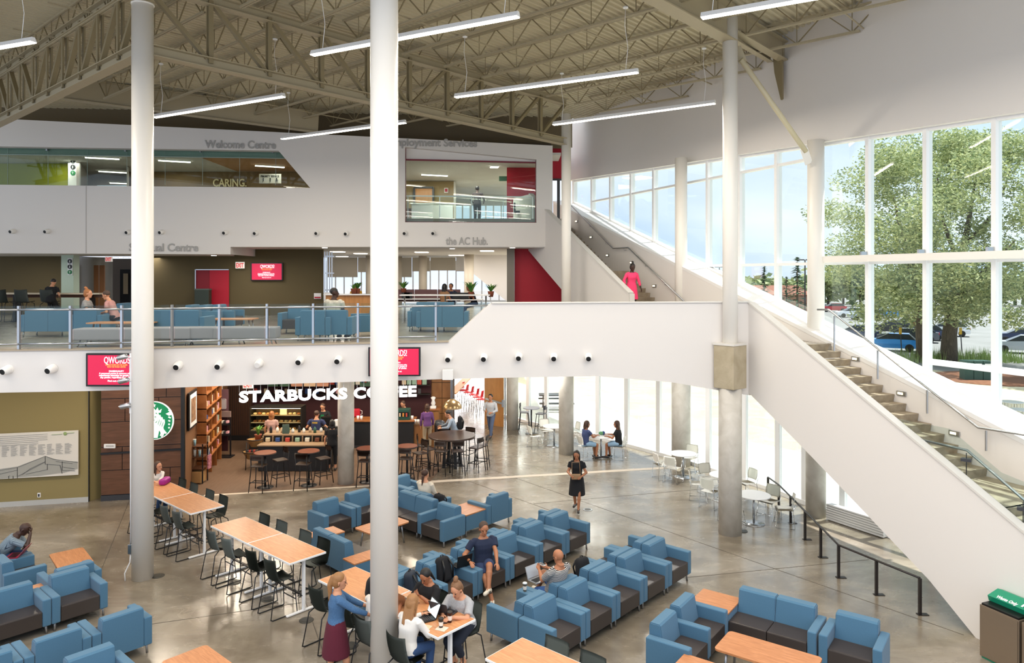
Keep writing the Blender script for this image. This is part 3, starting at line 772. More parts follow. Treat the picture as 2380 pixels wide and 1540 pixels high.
for i, (x0, x1, z) in enumerate([(356, 402, 9.6+.55), (630, 690, 10.05)]):
    Y = 34.3
    t = thing('office_door', 'dark framed office door behind the upper glass, %s CARING lettering' % ['left of the', 'right of the'][i], 'door')
    MB().bar(at(x0, Y)+UP*L3, at(x0, Y)+UP*z, .08).bar(at(x1, Y)+UP*L3, at(x1, Y)+UP*z, .08).bar(at(x0, Y)+UP*z, at(x1, Y)+UP*z, .08).obj('door_frame', DGREY, t)
    MB().poly([at(x0+2, Y)+UP*L3, at(x1-2, Y)+UP*L3, at(x1-2, Y)+UP*z, at(x0+2, Y)+UP*z], (0, .05, 0)).obj('door_leaf', WOODL, t)
EML = emis('tube_light', '#fff3e4', 5)
def tubel(px0, py0, px1, py1, z, lb, mt=EML, wd=.12, grp='ceiling strip lights behind glass'):
    a = V(px0, py0, (z-EYE)*F/(640-py0)); b = V(px1, py1, (z-EYE)*F/(640-py1))
    t = thing('strip_light', lb, 'ceiling light', group=grp)
    MB().bar(a, b, wd, .04).obj('diffuser', mt, t); MB().bar(a+UP*.03, b+UP*.03, wd+.04, .03).obj('housing', FRAMEW, t)
tubel(198, 366, 277, 370, 11.17, 'strip light nearest the glass in the upper corridor')
tubel(229, 398, 300, 402, 11.17, 'second strip light back in the upper corridor')
tubel(255, 425, 300, 427, 11.17, 'farthest strip light in the upper corridor')
tubel(368, 373, 443, 377, 11.17, 'left strip light under the orange ceiling')
tubel(593, 385, 661, 389, 11.17, 'right strip light under the orange ceiling')
# small area lamps: some for ceiling fixtures, others added unseen to brighten rooms
def room_lamp(x, y, z, e, sz=1.2, col=(1, .93, .84)):
    l = bpy.data.lights.new('ceiling_lamp', 'AREA'); l.energy = e; l.size = sz; l.color = col
    o = bpy.data.objects.new('ceiling_lamp', l); COL.objects.link(o); o.location = (x, y, z)
for x, y, e in [(-19, 31, 35), (-15.8, 33, 35), (-13, 32, 45), (-10, 32, 45), (-2, 33, 130), (-1, 38, 160), (-4.5, 36, 60)]: room_lamp(x, y, 11.15, e)
# employment office
wallq('wall_employment_tan', at(900, 38), at(1059, 38), L3, 11.2, mat('wall_tan', '#a08a63', .8))
wallq('wall_employment_red', at(1178, 33.2), at(1262, 33.2), L3, 11.2, RED)
wallq('wall_employment_white', at(1059, 45), at(1190, 45), 10.6, 11.2, WHITE)
wallq('wall_employment_side', at(1059, 38), at(1060, 45), L3, 11.2, WHITE)
wgl = emis('daylight_glass', '#f4f7fb', 1.1)
t = thing('window_52', None, None); t['kind'] = 'structure'
m_ = MB()
for k in range(7): m_.bar(at(1075+k*18, 44.8)+UP*L3, at(1075+k*18, 44.8)+UP*10.6, .08)
m_.obj('window_frame', FRAMEW, t)
t = thing('reception_counter', 'white reception counter inside the employment office window', 'counter', at(1010, 34.5))
MB().box((-.1, 0, L3+.5), (1.9, .5, 1.0)).obj('counter_body', FRAMEW, t)
MB().box((-.1, 0, L3+1.03), (2.0, .6, .05)).obj('counter_top', FRAMEW, t)
MB().box((-1.4, .1, L3+.4), (.7, .5, .8)).obj('wood_end', WOODM, t)
t = thing('office_door', 'wooden office door on the tan wall inside the employment office', 'door')
MB().box((0, 0, 0), (.95, .06, 2.2), Matrix.Translation(at(985, 37.9)+UP*(L3+1.05))).obj('door_leaf', WOODL, t)
MB().bar(at(963, 37.85)+UP*L3, at(963, 37.85)+UP*10.85, .1).bar(at(1007, 37.85)+UP*L3, at(1007, 37.85)+UP*10.85, .1).bar(at(963, 37.85)+UP*10.85, at(1007, 37.85)+UP*10.85, .1).obj('door_frame', DGREY, t)
t = thing('fire_sign', 'small red and white sign on the tan office wall', 'sign'); MB().box((0, 0, 0), (.2, .02, .25), Matrix.Translation(V(1037, 442, 37.9))).obj('sign_panel', FRAMEW, t)
MB().box((0, 0, 0), (.14, .02, .16), Matrix.Translation(V(1037, 442, 37.87))).obj('sign_symbol', RED, t)
t = thing('exit_sign', 'small green sign hanging beside the red office wall', 'sign'); MB().box((0, 0, 0), (.4, .05, .22), Matrix.Translation(V(1170, 415, 34))).obj('sign_panel', mat('sign_green_dark', '#2f5a46', .5), t)
t = thing('lounge_chair_black', 'low black chair against the red wall inside the office window', 'chair', at(1210, 32)+UP*L3); t.name = 'office_chair'
MB().box((0, 0, .42), (.6, .5, .1), bev=.03).obj('seat', BLACKP, t); MB().box((0, .25, .65), (.6, .08, .45), bev=.03).obj('backrest', BLACKP, t)
MB().tube([(0, 0, 0), (0, 0, .4)], .03).obj('leg', METAL, t)
for i, (x, y, y2) in enumerate([(980, 406, 409), ]): tubel(x, 406, 1040, 409, 11.17, 'strip light in the employment office ceiling')
tubel(1140, 388, 1158, 388.5, 11.17, 'round downlight in the employment office ceiling', wd=.3)
# guard rail inside the red window
t = thing('guard_rail', 'steel and glass guard rail just inside the employment window', 'railing')
r_ = MB().bar(FW(942, 455, .9), FW(1238, 458, .9), .05).obj('top_rail', METAL, t)
MB().bar(FW(942, 511, .9), FW(1238, 514, .9), .04).obj('bottom_rail', METAL, t)
for x in (948, 1022, 1096, 1170, 1238): MB().bar(FW(x, 456, .9), FW(x, 517, .9), .04).obj('post', METAL, t)
fpl('glass_panel', [(942, 458), (1238, 461), (1238, 512), (942, 509)], GLASSG, .95, .015, parent=t)
# red wall and glazed door right of the upper facade
wallq('wall_red_top', at(1262, 31.5), at(1306, 31.5), 10.4, 11.8, RED)
wallq('wall_behind_stair', at(1262, 31.4), at(1330, 31.4), 11.8, 13, STEEL_T)
t = thing('door_53', None, None); t['kind'] = 'structure'
MB().bar(at(1298, 31.3)+UP*L3, at(1298, 31.3)+UP*10.4, .12).bar(at(1270, 31.3)+UP*10.4, at(1306, 31.3)+UP*10.4, .08).obj('door_frame', DGREY, t)
# ---------------------------------------------------------------- second level rooms
Z2 = 4.6
struct(MB().poly([(-26, 27.5, 7.13), (at(540, 29).x, 28.6, 7.13), (at(540, 31).x-.1, 31.6, 7.13), (-26, 31.6, 7.13)], (0, 0, .15)).obj('ceiling_spiritual', soff))
struct(MB().poly([(at(540, 29).x-.15, 28.4, 7.42), (1.7, 29.4, 7.42), (1.9, 46, 7.42), (-12, 46, 7.42)], (0, 0, .15)).obj('ceiling_hub', soff))
wallq('wall_step', (at(539, 28.6).x, 28.55, 0), (at(539, 28.6).x, 31.2, 0), 7.12, 7.45, WHITE, .1)
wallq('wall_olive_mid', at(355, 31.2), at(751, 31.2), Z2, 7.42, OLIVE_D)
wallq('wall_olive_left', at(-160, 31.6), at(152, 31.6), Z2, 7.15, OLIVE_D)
t = thing('pale_green_pillar', 'pale green square pillar with round direction signs on the middle level', 'pillar')
MB().box((0, 0, 0), (.5, .4, 2.55), Matrix.Translation(at(163.5, 29.8)+UP*(Z2+1.27))).obj('pillar_shaft', mat('pale_green_paint', '#c3d6c3', .5), t)
def direction_sign(cx, cy, Y, h, label):
    t = thing('direction_sign', label, 'sign')
    MB().box((0, 0, 0), (.2*h, .02, .72*h), Matrix.Translation(V(cx, cy, Y))).obj('sign_panel', FRAMEW, t)
    for k, m in enumerate((BLACKM, BLACKM, mat('sign_green', '#1d7a45', .5))):
        c = V(cx-.5, cy, Y-.02)+UP*(.23*h*(1-k))
        MB().lathe([(.095*h, 0), (.095*h, .012)], n=20, M=Matrix.Translation(c) @ Matrix.Rotation(math.pi/2, 4, 'X')).obj('sign_disc', m, t)
        s = MB()
        if k == 2: s.bar(c+Vector((0, -.018, -.05*h)), c+Vector((0, -.018, .05*h)), .02, .004).bar(c+Vector((-.04*h, -.018, .01)), c+Vector((0, -.018, .05*h)), .02, .004).bar(c+Vector((.04*h, -.018, .01)), c+Vector((0, -.018, .05*h)), .02, .004)
        else: s.ball(c+Vector((0, -.015, .035*h)), .015*h).bar(c+Vector((0, -.018, .02*h)), c+Vector((0, -.018, -.05*h)), .03, .004).bar(c+Vector((-.03, -.018, -.05*h)), c+Vector((.04, -.018, -.05*h)), .02, .004)
        s.obj('symbol', FRAMEW, t)
direction_sign(170, 388, 31.4, 1.1, 'white direction sign with two black and one green disc, top level')
direction_sign(163, 619.5, 29.5, .95, 'white direction sign with three discs on the pale green pillar')
CUR = mat('curved_metal_wall', '#7f7c74', .35, .3)
def curved(name, px0, px1, Y0, Y1, z0, z1, m):
    b = MB(); n_ = 14; rows = []
    for i in range(n_+1):
        t_ = i/n_; p = at(px0+(px1-px0)*t_, Y0+(Y1-Y0)*t_+math.sin(t_*math.pi)*.6)
        rows.append((b.b.verts.new(p+UP*z0), b.b.verts.new(p+UP*z1)))
    for A, B in zip(rows, rows[1:]):
        f = b.b.faces.new((A[0], B[0], B[1], A[1])); f.smooth = True
    return struct(b.obj(name, m))
curved('wall_curved', 178, 262, 31, 33.5, Z2, 7.13, CUR)
wallq('wall_hall_end', at(255, 36), at(312, 36), Z2, 7.13, mat('hall_wall', '#8a7f77', .7))
t = thing('double_door', 'narrow wooden double door in the curved hallway wall', 'door')
for x0, x1 in ((218, 229), (231, 243)): MB().poly([at(x0, 32.2)+UP*Z2, at(x1, 32.2)+UP*Z2, at(x1, 32.2)+UP*6.75, at(x0, 32.2)+UP*6.75], (0, .05, 0)).obj('door_leaf', mat('door_walnut', '#96663f', .5), t)
t = thing('hall_door', 'dark framed door with a glass light at the hallway end', 'door')
MB().poly([at(279, 35.8)+UP*Z2, at(303, 35.8)+UP*Z2, at(303, 35.8)+UP*6.6, at(279, 35.8)+UP*6.6], (0, .05, 0)).obj('door_leaf', BLACKM, t)
MB().box((0, 0, 0), (.22, .03, 1.0), Matrix.Translation(at(292, 35.7)+UP*5.9)).obj('door_glass', mat('curtain_cream', '#b5a488', .6), t)
def exit_sign(px, py, Y, s, label, ang=0):
    t = thing('exit_sign', label, 'exit sign')
    p = V(px, py, Y)
    xd = Vector((math.cos(ang), math.sin(ang), 0)); 
    M = Matrix.Translation(p) @ Matrix.Rotation(ang, 4, 'Z')
    MB().box((0, 0, 0), (.36*s, .05, .26*s), M).obj('sign_box', mat('exit_white', '#e5ddd2', .5, emit=('#fff4ea', .25)), t)
    text_mesh('EXIT', .25*s, mat('exit_red', '#c8242c', .5, emit=('#d8242c', .3)), p+M.to_3x3() @ Vector((-.15*s, -.03, -.09*s)), xd, UP, .004, .006, parent=t, width=.3*s)
exit_sign(558, 616, 31.0, 1.05, 'white exit sign with red letters on the olive wall')
exit_sign(253, 602, 30.5, .8, 'small exit sign in the middle level hallway ceiling')
# red niche doorway in the olive wall
t = thing('door_54', None, None); t['kind'] = 'structure'
MB().poly([at(455, 31.1)+UP*Z2, at(487, 31.1)+UP*Z2, at(487, 31.1)+UP*6.53, at(455, 31.1)+UP*6.53], (0, .03, 0)).obj('door_leaf', mat('red_shade', '#8c1626', .6), t)
MB().poly([at(487, 31.08)+UP*Z2, at(532, 31.08)+UP*Z2, at(532, 31.08)+UP*6.53, at(487, 31.08)+UP*6.53], (0, .03, 0)).obj('door_panel', RED, t)
MB().bar(at(454.5, 31.05)+UP*Z2, at(454.5, 31.05)+UP*6.56, .04).bar(at(454.5, 31.05)+UP*6.55, at(532, 31.05)+UP*6.55, .04).obj('door_frame', METAL, t)
t = thing('recycling_bin', 'dark green bin standing in the red doorway niche', 'bin', at(472, 30.7)+UP*Z2); MB().box((0, 0, .55), (.6, .3, 1.1), bev=.02).obj('bin_body', mat('bin_green', '#2f3a30', .5), t)
MB().box((0, 0, 1.12), (.62, .32, .06), bev=.01).obj('bin_lid', mat('bin_grey', '#55605a', .5), t)
# TVs
SCR = emis('screen_red', '#b8143f', .55); SCRT = emis('screen_text', '#f5dfe4', 1.0); SCRY = emis('screen_text_tan', '#d98a4a', .8)
def tv(c, xd, w, h, label, small=False):
    t = thing('television', label, 'television'); xd = Vector(xd).normalized(); n_ = xd.cross(UP)
    M = Matrix((xd, -n_, UP)).transposed().to_4x4(); M.translation = c
    MB().box((0, 0, 0), (w, .06, h), M, bev=.01).obj('bezel', BLACKP, t)
    MB().box((0, -.033, 0), (w*.93, .006, h*.89), M).obj('screen', SCR, t)
    def tx(s, size, x, z, wd, m): text_mesh(s, size, m, M @ Vector((x, -.04, z)), xd, UP, .002, .001, parent=t, width=wd, name='screen_text')
    tx('QWORDS!', .2, -w*.2, h*.20, w*.44, SCRT)
    tx('WORDS WORN ON THE QUEER', .05, -w*.18, h*.13, w*.36, SCRY)
    tx('WITH THE WORD CENTRE', .05, -w*.15, h*.07, w*.30, SCRY)
    tx('PANSEXUALITY', .05, -w*.12, -h*.06, w*.24, SCRT)
    tx('A pansexual person is someone who', .05, -w*.28, -h*.125, w*.52, SCRT)
    tx('experiences attraction to people of', .05, -w*.28, -h*.185, w*.52, SCRT)
    tx('any gender, regardless of gender.', .05, -w*.26, -h*.245, w*.5, SCRT)
    tx('Find out more at', .05, -w*.14, -h*.35, w*.28, SCRT)
tv(V(620.5, 631, 31.1), (1, 0, 0), 1.36, .77, 'black television with red screen on the dark olive wall')
p = fas(275); q = fas(300); d = (q-p).normalized()
tv(V(273, 859, 15.45), (1, -.02, 0), 1.32, .70, 'black television with red screen on the balcony front by the left column')
tv(V(917, 840, 16.85), (1, .02, 0), 1.2, .67, 'black television with red screen behind the nearest white column')
# balcony speaker box
t = thing('wall_speaker', 'small white speaker box under the balcony parapet', 'speaker'); MB().box((0, 0, 0), (.25, .14, .24), Matrix.Translation(V(1041, 870, 17.2)), bev=.01).obj('speaker_box', NZW, t)
# hub: back windows, blinds, columns, desks
BL = mat('roller_blind', '#cfc6b4', .8)
t = thing('window_55', None, None); t['kind'] = 'structure'
m_ = MB()
for k in range(23): m_.bar(at(760+k*20, 44.5)+UP*4.7, at(760+k*20, 44.5)+UP*7.2, .07)
m_.bar(at(740, 44.5)+UP*4.75, at(1200, 44.5)+UP*4.75, .1).obj('window_frame', FRAMEW, t)
for i, (x0, x1, zb) in enumerate([(760, 832, 6.2), (832, 905, 6.5), (925, 958, 6.2), (958, 1000, 6.55), (1000, 1060, 6.6)]):
    a, b = at(x0, 44.2), at(x1-1, 44.2)
    tag(MB().poly([a+UP*zb, b+UP*zb, b+UP*7.4, a+UP*7.4], (0, .03, 0)).obj('roller_blind', BL), 'cream roller blind at the back of the hub, %s from left' % ORD[i], 'blind', 'roller blinds at the back of the hub')
for i, (px, Y, r) in enumerate([(983, 42, .24), (1090, 39, .26), (925, 43, .24), (860, 41, .24)]):
    t = thing('round_column', 'pale round column inside the hub, %s' % ['between the blinds', 'behind the spiky plants', 'beside the nearest white column', 'behind the nearest white column'][i], 'column', at(px, Y))
    MB().lathe([(r, Z2), (r, 7.45)], n=24).obj('column_shaft', mat('column_warm', '#c9bfae', .5), t)
wallq('wall_hub_right', at(1195, 29.9), at(1110, 44), 4.6, 7.42, WHITE, .08) if False else None
wallq('wall_hub_beam', at(1060, 43.9), at(1190, 43.9), 6.55, 7.42, WHITE, .08)
# sloping white stair underside seen through the hub
struct(MB().poly([at(1100, 40)+UP*6.4, at(1193, 40)+UP*4.6, at(1193, 40)+UP*7.42, at(1100, 40)+UP*7.42], (0, .1, 0)).obj('wall_hub_slope', WHITE))
struct(MB().box((0, 0, 0), (.32, .4, 2.85), Matrix.Translation(at(1187, 30.8)+UP*6.0)).obj('wall_concrete_pier', mat('pier_concrete', '#8f897f', .7)))
wallq('wall_red_mid', at(1196, 30.9), at(1312, 30.9), 4.6, 7.42, RED, .08)
t = thing('display_rack', 'tall white louvred rack at the edge of the olive wall', 'rack')
for k in range(4): MB().bar(at(755+k*5.5, 30.5)+UP*4.6, at(755+k*5.5, 30.5)+UP*7.3, .04).obj('post', METAL, t)
MB().box((0, 0, 0), (.42, .06, .8), Matrix.Translation(at(765, 30.4)+UP*5.2)).obj('panel', FRAMEW, t)
for k in range(3): MB().bar(at(754, 30.4)+UP*(5.7+k*.7), at(776, 30.4)+UP*(5.7+k*.7), .05).obj('crossbar', METAL, t)
t = thing('wall_notice', 'small white notice with red print at the end of the olive wall', 'notice'); MB().box((0, 0, 0), (.3, .02, .24), Matrix.Translation(V(738, 687.5, 31.1))).obj('notice_sheet', FRAMEW, t)
MB().box((0, 0, 0), (.26, .02, .06), Matrix.Translation(V(738, 691, 31.08))).obj('notice_band', RED, t)
for i, (px, py) in enumerate([(785, 585), (838, 589), (980, 586), (1065, 593), (1132, 583), (795, 596)]):
    Y = 1.1*F/(640-py); t = thing('panel_light', 'flat lit ceiling panel in the hub, %s' % ['left end', 'left of the near column', 'centre', 'middle distance right', 'right end', 'second at left'][i], 'ceiling light', V(px, py, Y), group='hub ceiling panels')
    MB().box((0, 0, 0), (.6 if i != 3 else 1.0, .5, .03)).obj('diffuser', EML, t); MB().box((0, 0, .02), (.66 if i != 3 else 1.06, .56, .02)).obj('panel_frame', FRAMEW, t)
for x, y, e in [(-8.5, 37, 90), (-4.5, 38, 90), (-1, 37, 90), (-1, 33, 40)]: room_lamp(x, y, 7.3, e, 1.5)
for x, y, e in [(-20, 29.5, 20), (-15.5, 31, 20), (-11, 29.6, 25)]: room_lamp(x, y, 7.05, e, 1.0)
for i, (px, py, zz) in enumerate([(268, 604.6, 7.1), (293, 612, 7.1), (497, 593.5, 7.1), (755, 575.5, 7.38), (1051, 577.5, 7.38), (1191, 575.6, 7.38)]):
    Y = (zz-EYE)*F/(640-py); Y = min(Y, 33)
    t = thing('downlight', 'round recessed downlight in the middle level soffit, %s' % ['by the hallway', 'deeper in the hallway', 'under the step in the soffit', 'at the left end of the hub', 'centre of the hub soffit', 'beside the red wall'][i], 'downlight', (at(px, Y).x, Y, zz), group='middle level downlights')
    MB().lathe([(.13, 0), (.13, .02)], n=16).obj('trim_ring', FRAMEW, t); MB().lathe([(.1, -.01), (.1, .0)], n=16).obj('lens', EML, t)
# ---------------------------------------------------------------- ground level left and cafe shell
OA_, OB_ = at(-160, 19.55), at(206, 20.4)
wallq('wall_olive_ground', OA_, OB_, 0, 4.1, OLIVE)
dd = (OB_-OA_).normalized(); nn = Vector((dd.y, -dd.x, 0))
struct(MB().poly([OA_+nn*.02, OB_+nn*.02, OB_+nn*.02+UP*.14, OA_+nn*.02+UP*.14], nn*.02).obj('baseboard_left', mat('baseboard_grey', '#b9bab8', .5)))
struct(MB().poly([OB_, OB_+dd*.02, OB_+dd*.02+UP*4, OB_+UP*4], nn*.03).obj('trim_27', BLACKM))
RC = OB_-nn*.25
wallq('wall_olive_recess', OB_+dd*.02-nn*.05, at(235, 20.75), 0, 4.1, OLIVE)
# dark wood panelled wall
PA, PB = at(235, 20.45), at(426, 20.9)
t = thing('wall_panelled', None, None); t['kind'] = 'structure'
dp = (PB-PA).normalized(); np_ = Vector((dp.y, -dp.x, 0)); Lp = (PB-PA).length
MB().poly([PA, PB, PB+UP*4.1, PA+UP*4.1], -np_*.1).obj('wall_backing', BLACKM, t)
xs = [[0, .9, 1.8, Lp], [0, .55, 1.35, Lp], [0, 1.1, Lp], [0, .62, 1.5, Lp], [0, .9, 1.7, Lp]]
zz = [.16, .85, 1.5, 2.2, 2.85, 3.45, 4.1]
for r in range(6):
    row = xs[r % 5]
    for a, b in zip(row, row[1:]):
        MB().poly([PA+dp*(a+.01)+UP*(zz[r]+.01), PA+dp*(b-.01)+UP*(zz[r]+.01), PA+dp*(b-.01)+UP*(zz[r+1]-.01), PA+dp*(a+.01)+UP*(zz[r+1]-.01)], np_*.03).obj('wood_panel', WOODD, t)
struct(MB().poly([PA, PB, PB+UP*.15, PA+UP*.15], np_*.04).obj('baseboard_cafe', DGREY))
struct(MB().bar(PA+np_*.05+UP*1.33, PB+np_*.05+UP*1.36, .04, .05).obj('trim_28', BLACKM))
struct(MB().bar(PB+np_*.03, PB+np_*.03+UP*4.1, .09, .09).obj('trim_29', BLACKM))
t = thing('wall_plaque', 'small white plaque with notched corners on the dark panelled wall', 'plaque')
MB().box((0, 0, 0), (.32, .02, .12), Matrix.Translation(V(255, 1036, 20.35)), bev=.02).obj('plaque_body', FRAMEW, t)
MB().bar(V(246, 1036, 20.33), V(264, 1036, 20.33), .006, .03).obj('engraved_line', GREYL, t)
# round siren emblem sign
SG = mat('emblem_green', '#00794c', .5, emit=('#0a8a55', .25)); SW = mat('emblem_white', '#f4f6f2', .5, emit=('#ffffff', .35))
ec = V(358, 977, 20.3)
t = thing('round_emblem_sign', 'round green and white emblem sign half hidden by the left column', 'sign')
MX = Matrix.Translation(ec) @ Matrix.Rotation(math.pi/2, 4, 'X')
RR = .53
MB().lathe([(RR, -.06), (RR, 0)], n=48, M=MX).obj('sign_disc', SW, t)
MB().lathe([(RR*.965, 0), (RR*.965, .006)], n=48, M=MX).obj('green_field', SG, t)
def P2(x, y, d=.012): return ec+Vector((x*RR, -d, y*RR))
wv = MB()
for s in (-1, 1):
    # flowing hair strands
    for k in range(4):
        pts = []
        for j in range(15):
            t_ = j/14; x = .2+.10*k+.10*math.sin(t_*9+k*.3)*(.3+t_)+t_*.10; y = .42-.12*k-t_*(1.2-.06*k)
            if x*x+y*y < .9: pts.append(P2(s*x, y, .02))
        if len(pts) > 2: wv.tube(pts, .021, 6)
    # fish tail fins
    for k in range(6):
        a = .62-.2*k; wv.tube([P2(s*.78, a*.9, .02), P2(s*(.86+.03*math.sin(k)), a*.9-.05, .02)], .02, 6)
    wv.poly([P2(s*.62, .36), P2(s*.82, .46), P2(s*.86, .62-.12), P2(s*.92, .30), P2(s*.80, .26)], (0, -.006, 0))
# face
wv.lathe([(.001, 0), (.21*RR, 0), (.21*RR, .006)], n=24, M=Matrix.Translation(P2(0, .16, .012)) @ Matrix.Rotation(math.pi/2, 4, 'X') @ Matrix.Diagonal((1, 1.25, 1, 1)))
wv.poly([P2(-.18, -.1), P2(-.28, -.5), P2(-.2, -.9), P2(.2, -.9), P2(.28, -.5), P2(.18, -.1)], (0, -.006, 0))
# crown and star
wv.poly([P2(-.36, .42), P2(-.42, .62), P2(-.26, .52), P2(-.2, .70), P2(-.1, .54), P2(0, .66), P2(.1, .54), P2(.2, .70), P2(.26, .52), P2(.42, .62), P2(.36, .42)], (0, -.006, 0))
star = [P2(.13*(1 if k % 2 == 0 else .42)*math.sin(k*math.pi/5), .80+.13*(1 if k % 2 == 0 else .42)*math.cos(k*math.pi/5)) for k in range(10)]
wv.poly(star, (0, -.006, 0))
wv.obj('emblem_relief', SW, t)
fc = MB()
for s in (-1, 1): fc.tube([P2(s*.04, .21, .025), P2(s*.09, .23, .025), P2(s*.14, .20, .025)], .007, 6); fc.tube([P2(s*.05, .17, .025), P2(s*.12, .17, .025)], .006, 6)
fc.tube([P2(-.05, .04, .025), P2(0, .03, .025), P2(.05, .04, .025)], .008, 6).tube([P2(.0, .18, .025), P2(.01, .10, .025)], .005, 6)
fc.obj('emblem_face_lines', SG, t)
# mural board
t = thing('mural_board', 'large white board with columns of names and a line drawing of angular buildings', 'sign')
bp_ = lambda x, y: (lambda Y: V(x, y, Y))((lambda r: (OA_.y-.232*OA_.x)/(1-.232*r)-.06)((x-1190)/F))
c4 = [bp_(-90, 1122), bp_(183, 1102), bp_(183, 999), bp_(-90, 1015)]
c4[0].z = c4[1].z; c4[3].z = c4[2].z
MB().poly(c4, nn*.04).obj('board_panel', mat('board_white', '#dcd8d0', .5), t)
def BP(u, v, d=.05): return c4[0].lerp(c4[1], u)+UP*(c4[2].z-c4[1].z)*v+nn*d
U = lambda px: (px+90)/273.
ln = MB()
# grey mountain shape
g1 = [(0, 0), (0, .22), (U(-30), .20), (U(40), .26), (U(105), .46), (U(140), .34), (U(183), .30), (1, .14), (U(150), .07), (U(90), .03)]
MB().poly([BP(min(.995, a), b, .045) for a, b in g1], nn*.004).obj('drawing_mass', mat('drawing_grey', '#a2a29c', .6), t)
segs = [((-90, .1), (40, .24)), ((40, .24), (105, .46)), ((105, .46), (125, .38)), ((125, .38), (183, .28)), ((40, 0), (40, .24)), ((40, .04), (105, .33)), ((105, .46), (105, .28)), ((50, .06), (70, .2)), ((70, .2), (105, .34)), ((105, .28), (140, .24)), ((140, .24), (145, .05)), ((110, .28), (110, .15)), ((60, .08), (110, .16)), ((130, .33), (170, .26)), ((145, .32), (145, .12)), ((145, .2), (175, .14)), ((145, .12), (175, .1)), ((20, 0), (20, .06)), ((30, 0), (30, .06)), ((20, .06), (23, .07)), ((-90, .14), (-10, .1)), ((-10, .1), (40, .18))]
for (a, b), (c, d_) in segs: ln.bar(BP(U(a), b, .052), BP(U(c), d_, .052), .012, .004)
ln.obj('drawing_lines', BLACKM, t)
R.seed(5)
tx = MB()
for k in range(6):
    tx.bar(BP(.02, .93-k*.04), BP(U(110)-.08*(k > 3), .95-k*.04), .012, .004)
for c_ in range(12):
    x = U(-80+c_*21)
    for k in range(11 if c_ > 3 else 9): tx.bar(BP(x, .72-k*.022, .052), BP(x+.035+R.random()*.03, .722-k*.022, .052), .008, .004)
tx.obj('printed_names', mat('print_grey', '#8e8c88', .7), t)
lg = MB(); lg.bar(BP(U(120), .93), BP(U(145), .935), .03, .004); lg.ball(BP(U(152), .94), (.05, .01, .05)); lg.bar(BP(U(157), .95), BP(U(174), .955), .035, .004)
lg.obj('printed_logo', mat('logo_green', '#8ba36a', .6), t)
t = thing('wall_outlet', 'small wall outlet low on the olive wall', 'outlet'); MB().box((0, 0, 0), (.08, .02, .12), Matrix.Translation(V(95, 1147, 19.95)+nn*.12)).obj('outlet_plate', FRAMEW, t)
MB().box((0, 0, 0), (.035, .02, .07), Matrix.Translation(V(95, 1147, 19.95)+nn*.14)).obj('socket', DGREY, t)
# ================================================================== OUTDOORS
def ow(u, out, z=0): return W(u, -out, z)
struct(MB().poly([Vector((1.2, 34.0, -.02)), ow(28, .2, -.02), ow(70, .2, -.02), (220, -40, -.02), (260, 300, -.02), (-60, 300, -.02), Vector((-1, 48, -.02))], (0, 0, -.1)).obj('ground_asphalt', mat('asphalt_pale', '#8b8a88', .9, noise=(.3, '#7c7b79'))))
grass = mat('dry_grass', '#cdc0a4', .95, noise=(.8, '#b9b190', 1), bump=(8, .5, .1))
path = mat('path_concrete', '#d8d5ce', .8, noise=(2, '#cbc7bf'))
q = [G(1150, 872), G(1235, 898), G(1385, 939), G(1518, 989), G(1735, 1025), G(1850, 1048), ow(21, 7), ow(30, 7), ow(30, .1), *[p for p in LP[::-1]]]
tag(MB().poly([Vector((p.x, p.y, .0)) for p in q], (0, 0, .012)).obj('paved_path', path), None, None); struct(bpy.data.objects['paved_path'])
q2 = [G(1150, 872), G(1235, 898), G(1385, 939), G(1518, 989), G(1735, 1025), G(1850, 1048), ow(21, 7), ow(24, 30), Vector((25, 56, 0)), Vector((9, 62, 0)), Vector((-4, 62, 0))]
gr = MB()
# grass bank: rises gently away from the path
vs0 = [Vector((p.x, p.y, .03)) for p in q2]
gr.poly([p-UP*.02 for p in vs0], (0, 0, .004)); struct(gr.obj('ground_grass', grass))
bank = MB()
def bk(u, v):
    a = Vector((2, 50, 0)).lerp(Vector((24, 46, 0)), u); b = Vector((4, 76, 0)).lerp(Vector((34, 72, 0)), u)
    p = a.lerp(b, v); p.z = .03+(1-u)*4.2*math.sin(v*math.pi/2)*(1-.0*v)+.05*math.sin(u*30); return p
bank.grid(bk, 20, 10); struct(bank.obj('ground_bank', grass))
# parking cars
def car_proto():
    t = thing('parked_car', 'x', 'car', (0, 0, -50))
    # body profile lofted in cross-sections along x
    prof = [(-2.1, .35, .80), (-2.05, .30, .95), (-1.5, .28, 1.0), (-.2, .28, 1.02), (.9, .28, .98), (1.7, .28, .92), (2.1, .3, .78), (2.15, .38, .6)]
    b = MB(); rows = []
    for x, z0, z1 in prof:
        w_ = .86 if abs(x) < 1.8 else .76
        rows.append([b.b.verts.new((x, y, z)) for y, z in [(-w_, z0), (-w_*1.03, (z0+z1)/2), (-w_*.95, z1), (w_*.95, z1), (w_*1.03, (z0+z1)/2), (w_, z0)]])
    for A, B in zip(rows, rows[1:]):
        for k in range(6): f = b.b.faces.new((A[k], B[k], B[(k+1) % 6], A[(k+1) % 6])); f.smooth = False
    b.b.faces.new(rows[0]); b.b.faces.new(rows[-1][::-1])
    return t, b
CARM = {c: mat('car_'+c, h, .3, .2, coat=.5) for c, h in dict(blue='#2f8fe0', black='#22262e', white='#e8eaee', red='#b3202c', navy='#27345a', grey='#5c6069', silver='#aeb4bb').items()}
CG = mat('car_window', '#1b2228', .15); TY = mat('tyre', '#141414', .8)
tp, bb = car_proto(); body_me = bb.me('car_body', CARM['blue'])
g = MB()
